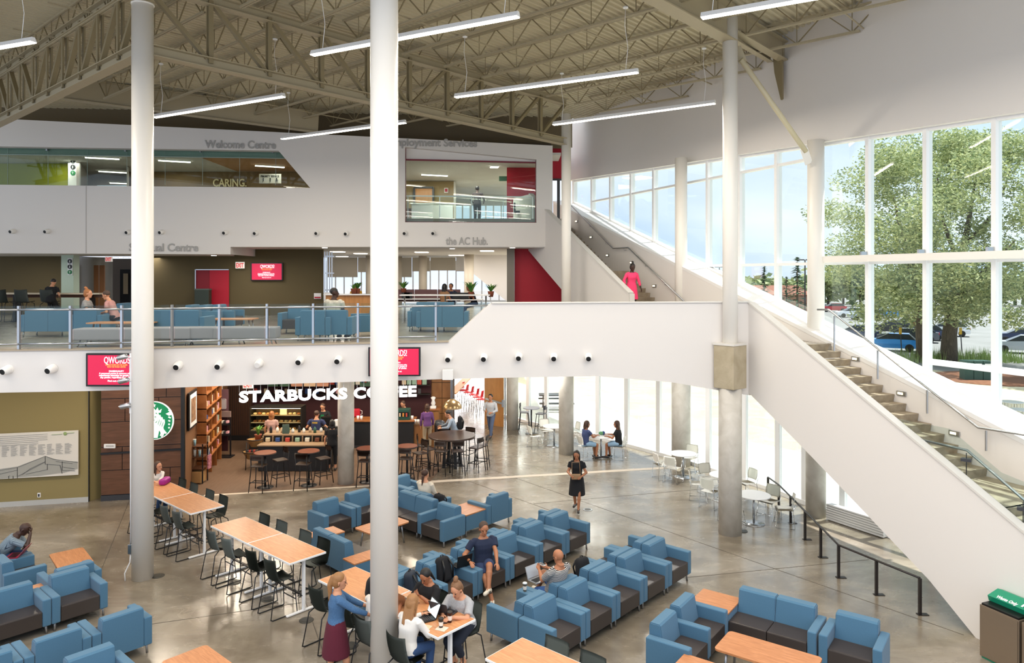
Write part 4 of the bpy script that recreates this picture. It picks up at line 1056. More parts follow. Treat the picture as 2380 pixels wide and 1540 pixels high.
def cabin(g, s):
    lo = [(-1.75, .78), (1.0, .8)]; hi = [(-1.25, .66), (.25, .66)]
    P = [Vector((-1.8, -.78, .98)), Vector((1.15, -.8, .98)), Vector((1.15, .8, .98)), Vector((-1.8, .78, .98))]; Q = [Vector((-1.35, -.6, 1.42)), Vector((.2, -.6, 1.45)), Vector((.2, .6, 1.45)), Vector((-1.35, .6, 1.42))]
    v = [g.b.verts.new(p) for p in P]; w_ = [g.b.verts.new(p) for p in Q]
    for k in range(4): g.b.faces.new((v[k], v[(k+1) % 4], w_[(k+1) % 4], w_[k]))
    g.b.faces.new(w_); g.b.faces.new(v[::-1])
cabin(g, 1); glass_me = g.me('car_glass', CG)
roof_me = MB().box((-.57, 0, 1.45), (1.5, 1.16, .05), bev=.02).me('car_roof', CARM['blue'])
wheel = MB()
wm = [MB().lathe([(.2, -.1), (.32, -.1), (.33, 0), (.32, .1), (.2, .1)], n=18, M=Matrix.Translation((x, y, .33)) @ Matrix.Rotation(math.pi/2, 4, 'X')).me('wheel', TY) for x in (-1.35, 1.35) for y in (-.8, .8)]
tl_me = MB().box((-2.08, -.62, .85), (.06, .25, .14)).box((-2.08, .62, .85), (.06, .25, .14)).me('tail_light', mat('tail_red', '#c01822', .3))
bpy.data.objects.remove(tp)
def car(px, py, ang, colr, label):
    p = G(px, py); t = thing('parked_car', label, 'car', (p.x, p.y, 0), ang, 'cars in the parking lot')
    for nm, me in [('car_body', body_me), ('car_glass', glass_me), ('car_roof', roof_me), ('tail_light', tl_me)]+[('wheel', m) for m in wm]:
        o = bpy.data.objects.new(nm, me); COL.objects.link(o); o.parent = t
        if nm in ('car_body', 'car_roof'):
            o.material_slots[0].link = 'OBJECT'; o.material_slots[0].material = CARM[colr]
A_ = math.radians(150)
for a in [(2072, 806, 'blue', 'bright blue hatchback nearest in the parking lot'), (2098, 791, 'black', 'black car behind the bright blue hatchback'), (2124, 786, 'grey', 'dark grey car right of the black one in the lot'), (2142, 781, 'navy', 'navy car at the right end of the near row'), (2076, 767, 'black', 'black sedan one row behind the blue hatchback'), (2108, 758, 'red', 'red car partly hidden behind the black sedan'),
          (1978, 729, 'white', 'white hatchback far off in the parking lot'), (1936, 716, 'red', 'red car far off beside the window column'), (2010, 735, 'silver', 'silver car half hidden by branches'), (2052, 730, 'blue', 'small blue car far behind the tree branches'), (2200, 772, 'white', 'white car seen behind the tree trunk'), (1990, 782, 'navy', 'dark blue car beyond the first stair window'),
          (2376, 790, 'navy', 'navy car at the right edge, right of the trunk'), (2378, 812, 'silver', 'silver car at the right edge of the lot'), (2252, 725, 'silver', 'silver car far behind the trunk on the right'), (1890, 712, 'grey', 'grey car far off left of the window column')]:
    car(a[0], a[1]+8, A_+(0 if a[1] > 740 else .4), a[2], a[3])
# big tree
BARK = mat('bark', '#6e6253', .9, noise=(6, '#4b4238', 1, (2, 2, .3)), bump=(12, .6, .05))
LEAF = [mat('leaf_%s' % n_, h, .7) for n_, h in (('light', '#c2c795'), ('mid', '#a3ad7b'), ('dark', '#7b8c66'))]
for m in LEAF:
    nd, lk = m.node_tree.nodes, m.node_tree.links
    tb = nd.new('ShaderNodeBsdfTranslucent'); tb.inputs[0].default_value = nd['Principled BSDF'].inputs['Base Color'].default_value
    mx = nd.new('ShaderNodeMixShader'); mx.inputs[0].default_value = .28
    lk.new(nd['Principled BSDF'].outputs[0], mx.inputs[1]); lk.new(tb.outputs[0], mx.inputs[2]); lk.new(mx.outputs[0], nd['Material Output'].inputs[0])
def leaves(b, c, rad, n, size, rnd):
    for _ in range(n):
        v = Vector((rnd.gauss(0, 1), rnd.gauss(0, 1), rnd.gauss(0, 1))).normalized()*(rnd.random()**.45)
        p = Vector(c)+Vector((v.x*rad[0], v.y*rad[1], v.z*rad[2]))
        a = Vector((rnd.gauss(0, 1), rnd.gauss(0, 1), rnd.gauss(0, .6))).normalized(); q = Vector((rnd.gauss(0, 1), rnd.gauss(0, 1), rnd.gauss(0, 1))).cross(a).normalized()
        s = size*(.6+.8*rnd.random())
        vs = [b.b.verts.new(p+a*s), b.b.verts.new(p+q*s*.45), b.b.verts.new(p-a*s), b.b.verts.new(p-q*s*.45)]
        f = b.b.faces.new(vs); f.material_index = rnd.choice((0, 0, 1, 1, 2))
def big_tree(name, label, base, trunks, clumps, n_per, size, seed, grp=None):
    rnd = random.Random(seed); t = thing(name, label, 'tree', base, group=grp)
    for tr in trunks: MB().tube(tr[0], tr[1], 10).obj('trunk' if tr[1][0] > .2 else 'branch', BARK, t)
    b = MB()
    for c, r in clumps: leaves(b, c, r, n_per, size, rnd)
    o = b.obj('foliage', LEAF, t); o['kind'] = 'stuff'
bx = G(2205, 842)
rnd = random.Random(11); cl = []
for k in range(120):
    th = rnd.random()*2*math.pi; h = 3.0+rnd.random()**.85*13.2
    rr = (8.3 if h > 5.0 else 6.4)*math.sqrt(max(.05, 1-((h-8.6)/8.6)**2))*(.25+.8*rnd.random())
    cl.append(((rr*math.cos(th)-.4, rr*math.sin(th), h), (1.3+rnd.random(), 1.3+rnd.random(), .8+rnd.random()*.7)))
tk = [([(0, 0, -.1), (.05, 0, 2), (.35, 0, 4.2), (.9, .2, 7), (1.6, .3, 10), (2.1, .2, 13.5)], [.62, .5, .42, .3, .18, .06]),
      ([(-1.7, .3, -.1), (-1.9, .3, 3), (-2.4, .2, 6), (-3.4, .1, 9.5), (-4.0, 0, 12)], [.42, .34, .26, .16, .05]),
      ([(.3, 0, 4), (2.2, -.5, 6.6), (4.4, -.6, 8.8)], [.19, .14, .05]), ([(.9, .2, 7), (-.6, -.4, 10), (-1.2, -.5, 14)], [.19, .12, .04]), ([(-2, .3, 4), (-4, -.4, 5.6), (-6, -.5, 6.4)], [.18, .1, .04]), ([(1.3, .2, 8.5), (3.3, -.3, 11), (4.3, -.3, 14)], [.16, .1, .04])]
big_tree('leafy_tree', 'large leafy tree with forked trunk filling the right windows', bx, tk, cl, 760, .115, 3)
# second tree at the right edge, nearer
rx_ = Vector((33.0, 44, 0)); cl = []
rnd = random.Random(4)
for k in range(26):
    th = rnd.random()*6.28; h = 3+rnd.random()*9; rr = 3.0*rnd.random()
    cl.append(((rr*math.cos(th), rr*math.sin(th), h), (1.1, 1.1, .9)))
big_tree('leafy_tree', 'smaller leafy tree reaching in at the right edge of the windows', rx_, [([(0, 0, 0), (0, 0, 4), (.3, 0, 9)], [.25, .2, .06])], cl, 800, .11, 5)
# evergreens and far trees along the horizon
def pine(px, Y, h, w_, label, seed):
    rnd = random.Random(seed); p = at(px, Y); t = thing('evergreen_tree', label, 'tree', p, group='far evergreens')
    MB().tube([(0, 0, 0), (0, 0, h)], [.2, .03], 8).obj('trunk', BARK, t)
    b = MB()
    for k in range(int(260*h/8)):
        z = .8+rnd.random()*(h-.8); r_ = w_*(1-z/h)*(.3+.7*rnd.random()); th = rnd.random()*6.28
        c = Vector((r_*math.cos(th), r_*math.sin(th), z)); o_ = Vector((math.cos(th), math.sin(th), -.25))*.55; s_ = Vector((-math.sin(th), math.cos(th), 0))*.16
        b.b.faces.new([b.b.verts.new(c-o_*.3-s_), b.b.verts.new(c+o_), b.b.verts.new(c-o_*.3+s_)])
    b.obj('foliage', mat('needle_green', '#3c5a3a', .8), t)['kind'] = 'stuff'
pine(1853, 75, 8.2, 2.3, 'dark evergreen beyond the windows right of the collared column', 1)
pine(1776, 95, 7.6, 1.9, 'slender evergreen left of the larger one, beyond the windows', 2)
pine(1828, 110, 6.2, 2.0, 'smallest evergreen far off between the other two', 3)
for i, (px, Y, h, r_) in enumerate([(1735, 150, 6.5, 5), (1765, 170, 6.4, 6), (1800, 140, 5.9, 5), (1835, 160, 7, 6), (1870, 150, 6.6, 5), (1925, 150, 8, 6), (1960, 160, 9.5, 7), (2000, 150, 9, 7), (2050, 160, 8.5, 7), (2105, 150, 8, 7), (2165, 155, 8, 7), (2240, 150, 8, 7), (2300, 150, 8, 7), (2360, 155, 8, 7), (2410, 150, 8, 7)]):
    rnd = random.Random(i); t = thing('far_tree', 'round leafy tree on the horizon, %s from the left' % ORD[i], 'tree', at(px, Y), group='trees along the horizon')
    b = MB()
    for k in range(10): leaves(b, ((rnd.random()-.5)*r_*1.6, 0, h*(.3+.4*rnd.random())), (r_*.5, 1.5, h*.33), 45, .9, rnd)
    b.obj('foliage', LEAF, t)['kind'] = 'stuff'; MB().tube([(0, 0, 0), (0, 0, h*.6)], .25, 6).obj('trunk', BARK, t)
# low house with brown roof
t = thing('low_building', 'low building with a reddish brown roof on the horizon', 'building', at(1797, 120))
MB().box((0, 0, 1.6), (9, 6, 3.2)).obj('wall', mat('brick_tan', '#a97f66', .8), t)
MB().poly([(-5, -3.4, 3.2), (5, -3.4, 3.2), (4, 0, 4.6), (-4, 0, 4.6)], (0, .1, .1)).poly([(-5, 3.4, 3.2), (5, 3.4, 3.2), (4, 0, 4.6), (-4, 0, 4.6)], (0, .1, .1)).obj('roof', mat('roof_brown', '#8d5b48', .8), t)
for i, (px, Y, h) in enumerate([(1871, 70, 7.9), (1672, 95, 7.5)]):
    t = thing('lamp_post', 'tall dark parking lot lamp post %s' % ['in front of the evergreen', 'left of the collared column'][i], 'lamp post', at(px, Y))
    MB().tube([(0, 0, 0), (0, 0, h-.1)], .07).obj('pole', BLACKM, t); MB().box((-.35, 0, h-.1), (.5, .25, .1)).obj('lamp_head', BLACKM, t); MB().box((.35, 0, h-.1), (.5, .25, .1)).obj('lamp_head', BLACKM, t)
# green bins, mulch, marker posts, bench
t = thing('outdoor_recycling_station', 'dark green three-slot recycling station standing outside on the mulch', 'recycling bins', G(2268, 884))
for k in range(3):
    o = MB().box(((k-1)*.52, 0, .62), (.5, .7, 1.2), bev=.03).obj('bin_body', mat('outdoor_bin', '#2f4f47', .5), t)
    MB().box(((k-1)*.52, -.36, .98), (.34, .02, .16)).obj('slot', FRAMEW, t)
t.rotation_euler.z = -.15
tag(MB().lathe([(3.4, .0), (3.2, .06), (2.0, .1)], c=G(2300, 880), n=30).obj('mulch_bed', mat('mulch', '#8a5c42', .95, noise=(6, '#6d452f'))), None, None, kind='structure')
for i, (px, py, cl_) in enumerate([(2236, 823, '#e2b22c'), (2096, 822, '#2b2b2b')]):
    p = G(px, py); t = thing('marker_post', 'thin marker post with yellow head, %s' % ['right of the tree trunk', 'in front of the blue car'][i], 'marker post', p)
    MB().tube([(0, 0, 0), (-.1, 0, 1.6)], .04).obj('post', BLACKM, t); MB().box((-.12, 0, 1.85), (.22, .05, .55), bev=.02).obj('marker_head', mat('marker_yellow', '#e2b22c', .6), t)
rnd = random.Random(9); b = MB(); c = G(2260, 845)
for k in range(900):
    p = c+Vector(((rnd.random()-.5)*9, (rnd.random()-.5)*2.5+1.5, 0)); h = .5+rnd.random()*.6; s = Vector((rnd.random()-.5, rnd.random()-.5, 0))*.3
    b.b.faces.new([b.b.verts.new(p+Vector((.03, 0, 0))), b.b.verts.new(p-Vector((.03, 0, 0))), b.b.verts.new(p+s+UP*h)])
tag(b.obj('ornamental_grass', mat('blade_green', '#93a860', .8)), 'tufts of tall ornamental grass behind the outdoor bins', 'grass', kind='stuff')
for i, (px, py) in enumerate([(2352, 940), (2375, 960)]):
    t = thing('slatted_bench', 'round slatted outdoor stool %s' % ['left of its pair', 'at the very right edge'][i], 'stool', G(px, py+20)); b = MB()
    for k in range(24): a = k/24*6.283; b.bar((.45*math.cos(a), .45*math.sin(a), 0), (.45*math.cos(a), .45*math.sin(a), .5), .04)
    b.obj('slats', METAL, t); MB().lathe([(.46, .5), (.46, .54)], n=20).obj('seat', METAL, t)
t = thing('picnic_table', 'outdoor picnic table beyond the ground floor glass', 'table', G(1292, 952, 0)); t.scale = (1, 1, 1)
MB().box((0, 0, .72), (1.6, .7, .05)).obj('tabletop', DGREY, t); MB().box((0, -.7, .42), (1.6, .25, .05)).obj('bench', DGREY, t); MB().box((0, .7, .42), (1.6, .25, .05)).obj('bench', DGREY, t)
for s in (-.6, .6): MB().bar((s, -.6, 0), (s, .3, .72), .05).bar((s, .6, 0), (s, -.3, .72), .05).obj('leg', DGREY, t)
# ================================================================== FURNITURE
def rzf(f): return math.atan2(f.y, f.x)-math.pi/2
LEGM = mat('leg_metal', '#a8a9ab', .3, .9)
def lounge(name, cat, n=1, arms=(1, 1), label=''):
    """n seats of .64 m, arms .14 m; local +y is the way it faces; origin at footprint centre"""
    Wd = n*.64+.14*sum(arms); x0 = -Wd/2; t = thing(name, label, cat, (0, 0, -60))
    x = x0
    if arms[0]: MB().box((x+.07, 0, .385), (.137, .72, .47), bev=.025, seg=3).obj('armrest', BLUE, t); x += .14
    for k in range(n):
        MB().box((x+.32, .13, .29), (.634, .46, .27), bev=.018).obj('seat', SEATD, t)
        b = MB(); pts = [(-.36, .16), (-.36, .78), (-.345, .80), (-.20, .80), (-.17, .775), (-.11, .40), (-.11, .16)]
        b.poly([(x+.004, p, q) for p, q in pts], (.632, 0, 0))
        bmesh.ops.bevel(b.b, geom=[e for e in b.b.edges if e.calc_length() < .62 and all(v.co.z > .3 for v in e.verts)], offset=.014, segments=2, affect='EDGES')
        b.obj('backrest', BLUE, t)
        x += .64
    if arms[1]: MB().box((x+.07, 0, .385), (.137, .72, .47), bev=.025, seg=3).obj('armrest', BLUE, t)
    for sx in (-1, 1):
        for sy in (-1, 1): MB().tube([(sx*(Wd/2-.06), sy*.29, 0), (sx*(Wd/2-.07), sy*.28, .17)], .019, 10).obj('leg', LEGM, t)
    if n > 1: MB().tube([(0, .29, 0), (0, .28, .17)], .019, 10).obj('leg', LEGM, t)
    return t
PROTO = {}
def use(key, make, loc, rz, label, group=None):
    if key not in PROTO:
        t = make(); PROTO[key] = t; t.location = loc; t.rotation_euler = (0, 0, rz); t['label'] = label
        if group: t['group'] = group
        kids(t); return t
    return dup(PROTO[key], loc, rz, label, group)
def lch(c, f, label, group=None, arms=(1, 1), n=1):
    nm = 'lounge_armchair' if n == 1 else 'lounge_sofa'
    return use(('l', n, arms), lambda: lounge(nm, 'armchair' if n == 1 else 'sofa', n, arms), Vector((c.x, c.y, 0)), rzf(f), label, group)
def v2(x, y): return Vector((x, y, 0))
# long double row between the near column and the window side
P0 = v2(1.81, 16.84)
extra = {3: 'with the man in the navy shirt'}
for k in range(6):
    b = P0-D1*(.925*k+.46)
    lb = 'blue armchair facing the stairs, %s from the far end of the middle double row' % ORD[k]
    lch(b-D2*.36, D2, lb, 'front seats of the middle double row')
    lch(b-D2*1.10, -D2, 'blue armchair facing the cafe, %s from the far end of the middle double row' % ORD[k], 'rear seats of the middle double row')
P0b = v2(3.71, 15.12)
for k in range(5):
    b = P0b-D1*(.925*k+.46)
    lch(b-D2*.36, D2, 'blue armchair facing the stairs, %s from the far end of the right double row' % ORD[k], 'front seats of the right double row')
    lch(b-D2*1.10, -D2, 'blue armchair facing left, %s from the far end of the right double row' % ORD[k], 'rear seats of the right double row')
# end tables
def end_table(c, rz, w, d, h, label, group=None, low=True):
    t = thing('end_table', label, 'side table', (c.x, c.y, 0), rz, group)
    MB().box((0, 0, (h-.03+.16)/2), (w-.01, d-.01, h-.03-.16), bev=.008).obj('table_body', BLUE, t)
    MB().box((0, 0, h-.015), (w, d, .03), bev=.006).obj('tabletop', WOODT2, t)
    for sx in (-1, 1):
        for sy in (-1, 1): MB().tube([(sx*(w/2-.06), sy*(d/2-.06), 0), (sx*(w/2-.06), sy*(d/2-.06), .17)], .018).obj('leg', LEGM, t)
    return t
def coffee_table(c, rz, w, d, h, label, m=WOODT2):
    t = thing('lounge_table', label, 'table', (c.x, c.y, 0), rz)
    b = MB(); r_ = .07; pts = []
    for cx, cy, a0 in ((w/2-r_, d/2-r_, 0), (-w/2+r_, d/2-r_, 90), (-w/2+r_, -d/2+r_, 180), (w/2-r_, -d/2+r_, 270)):
        pts += [(cx+r_*math.cos(math.radians(a0+18*j)), cy+r_*math.sin(math.radians(a0+18*j)), h-.03) for j in range(6)]
    b.poly(pts, (0, 0, .03)).obj('tabletop', m, t)
    for sx in (-1, 1):
        for sy in (-1, 1): MB().tube([(sx*(w/2-.1), sy*(d/2-.1), 0), (sx*(w/2-.16), sy*(d/2-.14), h-.03)], .02).obj('leg', LEGM, t)
    return t
# right corner group
E2 = Vector((.81, -.59, 0)).normalized(); E1 = Vector((.59, .81, 0)).normalized()
IC = v2(3.68, 12.45)
Bc = v2(3.22, 11.82)
lch(Bc+E1*.39-E2*.36, E2, 'blue one-arm lounge seat beside the wooden corner table, right group', arms=(0, 1) if False else (1, 0))
lch(Bc-E1*.46-E2*.36, E2, 'blue armchair at the near left end of the right corner group')
end_table(IC+E1*.36-E2*.36, math.atan2(E2.y, E2.x), .72, .72, .55, 'square wood-topped corner table between the sofa and seats at right')
lch(IC+E2*.71+E1*.36, -E1, 'two-seat blue and charcoal sofa beside the wooden corner table', n=2, arms=(1, 0))
lch(IC+E2*(1.42+.03+.46)+E1*.36, -E1, 'blue armchair at the right end of the corner group, nearest the waste bins')
coffee_table(IC+E2*.97-E1*1.02, math.atan2(E2.y, E2.x), 1.42, .7, .6, 'oblong wooden lounge table in front of the two-seat sofa')
end_table(Bc-E1*1.14+E2*.22, math.atan2(E2.y, E2.x), .6, .5, .55, 'wood-topped side table at the bottom edge beside the right group')
# group right of the near column
Gc = v2(-1.58, 16.84)
lch(Gc-D2*.46+D1*.36, -D1, 'blue armchair with steel legs right of the near column, arm towards the camera')
lch(Gc-D2*(.92+.02+.71)+D1*.36, -D1, 'blue two-seat sofa right of the near column, seats facing the camera', n=2, arms=(1, 0) if False else (0, 1))
lch(Gc-D2*(.92+.4+.71)+D1*1.10, D1, 'blue sofa facing the coffee bar where a woman in white sits', n=2, arms=(1, 1))
end_table(v2(-1.10, 17.53)+D1*.37-D2*.37, math.atan2(D1.y, D1.x), .72, .72, .55, 'wood-topped square table between two armchairs, right of the near column')
lch(v2(-.60, 18.0)+D1*.46-D2*.36, -D2, 'blue armchair turned away from the camera behind the wood-topped square table')
lch(v2(-2.9, 19.9), D2, 'blue armchair beyond the sofas, just right of the near column')
# group left of the near column
lch(v2(-3.81, 17.91)-D1*.46-D2*.36, D2, 'blue armchair left of the near column, facing the round table group')
lch(v2(-3.81, 17.91)+D1*.48-D2*.36, D2, 'blue armchair half hidden behind the near column')
sa, sb = v2(-4.36, 16.07), v2(-3.31, 15.03)
sd_ = (sb-sa).normalized(); sn = Vector((-sd_.y, sd_.x, 0))
lch(sa.lerp(sb, .5)+sn*.28, sn, 'blue two-seat sofa seen from behind, left of the near column', n=2, arms=(0, 0))
end_table(sb+sd_*.33+sn*.18, math.atan2(sd_.y, sd_.x), .42, .9, .6, 'wood-topped arm table at the near end of the turned sofa')
end_table(sa-sd_*.22+sn*.42, math.atan2(sd_.y, sd_.x), .5, .72, .5, 'small wood-topped table at the far end of the turned sofa')
coffee_table(v2(-3.02, 17.05), math.atan2(D1.y, D1.x), 1.15, .62, .5, 'wooden lounge table mostly hidden behind the nearest white column')
# left groups
L0 = v2(-7.49, 13.57)
for k in range(3):
    lch(L0-D1*(.925*k+.46)-D2*.36, D2, 'blue armchair facing right near the left white column, %s' % ['right end of its row', 'second in its row', 'cut by the left edge'][k])
end_table(L0-D1*1.0-D2*1.0, math.atan2(D1.y, D1.x), 1.5, .42, .5, 'long wood-topped table between the left armchairs')
lch(L0-D1*.3-D2*1.12, -D2, 'blue armchair mostly hidden behind the right end of the left row')
lch(v2(-9.72, 14.42), D1, 'blue armchair with dark seat left of the long wood-topped table')
lch(v2(-10.42, 15.05), D1, 'blue armchair carrying the man in the checked shirt')
coffee_table(v2(-8.98, 14.9), math.atan2(-.8, .7), 1.06, .62, .55, 'square wooden table on splayed steel legs by the left armchairs')
K0 = v2(-6.33, 11.9)
for k in range(3):
    lch(K0-D1*.925*k-D2*.34, -D2, 'blue armchair seen from behind at lower left, %s' % ['right end of the row', 'second from its right end', 'cut by the frame corner'][k])
lch(v2(-6.55, 10.75)+v2(.55, -.2), D2, 'blue armchair at the bottom edge left of the wooden table')
coffee_table(v2(-4.6, 10.85), math.atan2(D2.y, D2.x), 1.2, .7, .5, 'wooden lounge table cut by the bottom edge at lower left')
# ---------------------------------------------------------------- high tables and stools
def high_table(N, e, label):
    """N near-left corner, e = direction of the width; the top runs 1.52 m towards -D2"""
    pass
def high_table_unit(label):
    t = thing('high_table', label, 'table', (0, 0, -60))
    MB().box((0, 0, 1.032), (1.515, .78, .035), bev=.004).obj('edge_band', FRAMEW, t)
    MB().box((0, 0, 1.0505), (1.49, .755, .003)).obj('tabletop', WOODT, t)
    for sx in (-1, 1):
        x = sx*.60
        MB().box((x, 0, .53), (.07, .045, .98), bev=.012).obj('leg', FRAMEW, t)
        MB().box((x, 0, .025), (.06, .72, .035), bev=.015).obj('foot', FRAMEW, t)
    MB().bar((-.6, 0, .3), (.6, 0, .3), .05, .02).obj('footrail', BLACKM, t)
    MB().bar((-.6, 0, .98), (.6, 0, .98), .05, .04).obj('crossbeam', BLACKM, t)
    return t
TABN = {}
def place_high(key, N, labels):
    for i, lb in enumerate(labels):
        c = N-D2*(.7625+1.53*i)+D1*.39
        use('ht', lambda: high_table_unit(''), Vector((c.x, c.y, 0)), math.atan2(D2.y, D2.x), lb, 'white framed high tables')
    TABN[key] = N
place_high('a', v2(-7.09, 16.13), ['wood-topped high table near end right of the left white column', 'wood-topped high table with the purple bag, behind the left column'])
place_high('b', v2(-4.05, 13.33), ['wood-topped high table in the centre left, nearer half of the pair', 'wood-topped high table in the centre left, farther half of the pair'])
place_high('c', v2(-1.07, 10.6), ['wood-topped high table with laptops and coffee cups', 'wood-topped high table mostly behind the nearest white column'])
place_high('d', v2(-.37, 10.04)+D2*3.05, ['wood-topped high table below the bottom edge, farther right half', 'wood-topped high table at the bottom edge right of the column'])
def stool_unit():
    t = thing('counter_chair', '', 'chair', (0, 0, -60))
    def shell(u, v):
        x = (u-.5)*.46*(1-.12*abs(v-.55)); s = v
        if s < .55: y = .22-s/.55*.38; z = .66+.02*(1-s/.55)**2-.025*math.sin(s/.55*math.pi)+.05*(2*u-1)**2*.6-(.03 if s < .05 else 0)
        else:
            q = (s-.55)/.45; y = -.16-.09*math.sin(q*1.5); z = .66+.41*q**1.15+.02*(2*u-1)**2; y += .05*(2*u-1)**2
        return Vector((x, y, z))
    b = MB(); b.grid(shell, 10, 18)
    me_faces = list(b.b.faces)
    r = bmesh.ops.solidify(b.b, geom=me_faces, thickness=.014)
    allf = list(b.b.faces)
    # split into seat and backrest by height/depth
    seat = MB(); back = MB()
    tmp = bpy.data.meshes.new('tmp'); b.fixn(); b.b.to_mesh(tmp); b.b.free()
    for tgt, keep in ((seat, lambda c: c.y > -.165 or c.z < .70), (back, lambda c: not (c.y > -.165 or c.z < .70))):
        tgt.b.from_mesh(tmp)
        bmesh.ops.delete(tgt.b, geom=[f for f in tgt.b.faces if not keep(f.calc_center_median())], context='FACES')
        for f in tgt.b.faces: f.smooth = True
    seat.obj('seat', CHAIRG, t); back.obj('backrest', CHAIRG, t)
    for s in (-1, 1):
        MB().tube([(s*.17, .1, .65), (s*.19, .2, .61), (s*.23, .24, .02), (s*.23, .20, .012), (s*.23, -.26, .012), (s*.23, -.30, .03), (s*.19, -.20, .58), (s*.16, -.1, .65)], .011, 8).obj('sled_leg', BLACKM, t)
    MB().tube([(-.215, .225, .25), (.215, .225, .25)], .010).obj('footrest', BLACKM, t); MB().tube([(-.17, .0, .645), (.17, .0, .645)], .01).obj('seat_brace', BLACKM, t)
    return t
def stool(N, s, side, label, off=.12, turn=0):
    c = N-D2*s+D1*(off if side < 0 else .78-off)
    f = D1 if side < 0 else -D1
    return use('st', stool_unit, Vector((c.x, c.y, 0)), rzf(f)+turn, label, 'charcoal counter chairs')
Na, Nb, Nc = TABN['a'], TABN['b'], TABN['c']; Nd = v2(-.37, 10.04)
for i, s in enumerate([.40, 1.02, 1.9, 2.6]): stool(Na, s, -1, 'charcoal counter chair on the near side of the far left high table, %s along' % ORD[i], off=.05)
for i, s in enumerate([.62, 1.3, 2.15, 2.8]): stool(Na, s, 1, 'charcoal counter chair on the cafe side of the far left high table, %s along' % ORD[i], off=-.1)
for i, s in enumerate([.45, 1.14, 2.1, 2.75]): stool(Nb, s, -1, 'charcoal counter chair on the near side of the centre left high table, %s along' % ORD[i], off=.05)
for i, s in enumerate([.55, 1.2, 2.1, 2.8]): stool(Nb, s, 1, 'charcoal counter chair on the far side of the centre left high table, %s along' % ORD[i], off=-.12)
stool(Nc, .45, 1, 'charcoal counter chair under the woman in the grey T-shirt', off=-.18)
stool(Nc, 1.15, 1, 'charcoal counter chair under the woman in the black shirt', off=-.1)
stool(Nc, .5, -1, 'charcoal counter chair under the blonde woman in white', off=-.18)
stool(Nc, 1.3, -1, 'charcoal counter chair of the person hidden by the nearest column', off=-.18)
stool(Nc, 2.0, -1, 'empty charcoal counter chair beside the woman in the denim jacket', off=-.05)
stool(Nc, 2.8, -1, 'empty charcoal counter chair at the far corner of the laptop table', off=-.02)
stool(Nd, -.45, 1, 'charcoal counter chair at the bottom edge table, left of its pair', off=-.05)
stool(Nd, -1.08, 1, 'charcoal counter chair at the bottom edge table, right of its pair', off=-.05)
# ---------------------------------------------------------------- white bistro tables and chairs
def wtable_unit():
    t = thing('bistro_table', '', 'table', (0, 0, -60))
    MB().lathe([(.415, .715), (.42, .72), (.42, .738), (.415, .742)], n=40).obj('tabletop', FRAMEW, t)
    MB().lathe([(.03, .02), (.03, .715)], n=14).obj('pedestal', METAL, t)
    MB().lathe([(.27, 0), (.27, .012), (.05, .03)], n=32).obj('base_plate', METAL, t)
    return t
def wchair_unit():
    t = thing('wire_base_chair', '', 'chair', (0, 0, -60))
    def seat(u, v):
        x = (u-.5)*.44*(1-.1*v); y = .2-v*.42
        return Vector((x, y, .45-.015*math.sin(v*3.1)*(1-(2*u-1)**2)-.02*(v < .05)))
    s_ = MB().grid(seat, 8, 8); bmesh.ops.solidify(s_.b, geom=list(s_.b.faces), thickness=.012); s_.obj('seat', CHAIRW, t)
    def back(u, v):
        w_ = .42*(1-.35*max(0, v-.6)**1.2)*(.85+.15*min(1, v*3)); x = (u-.5)*w_
        return Vector((x, -.23-.05*v+.04*(2*u-1)**2, .53+v*.29))
    s_ = MB().grid(back, 8, 8); bmesh.ops.solidify(s_.b, geom=list(s_.b.faces), thickness=.012); s_.obj('backrest', CHAIRW, t)
    for s in (-1, 1):
        MB().tube([(s*.19, .16, .44), (s*.23, .22, .02), (s*.23, -.24, .012), (s*.20, -.2, .45), (s*.2, -.25, .60)], .009, 8).obj('wire_leg', CHROME, t)
    MB().tube([(-.2, .17, .43), (.2, .17, .43)], .008).tube([(-.2, -.16, .43), (.2, -.16, .43)], .008).tube([(-.225, .2, .13), (.225, .2, .13)], .008).obj('crossbar', CHROME, t)
    return t
WT = [(v2(5.36, 22.9), 'round white table right of the girls, third from the left'), (v2(5.95, 20.45), 'round white table partly hidden by the collared column'), (v2(6.14, 18.58), 'round white table right of the collared column'), (v2(1.56, 27.05), 'round white table partly hidden by the stair column'), (v2(3.09, 25.4), 'round white table where two young women sit')]
for p, lb in WT: use('wt', wtable_unit, p, 0, lb, 'round white bistro tables')
def wch(p, tgt, label): f = (tgt-p).normalized(); use('wc', wchair_unit, Vector((p.x, p.y, 0)), rzf(f), label, 'white wire-base chairs')
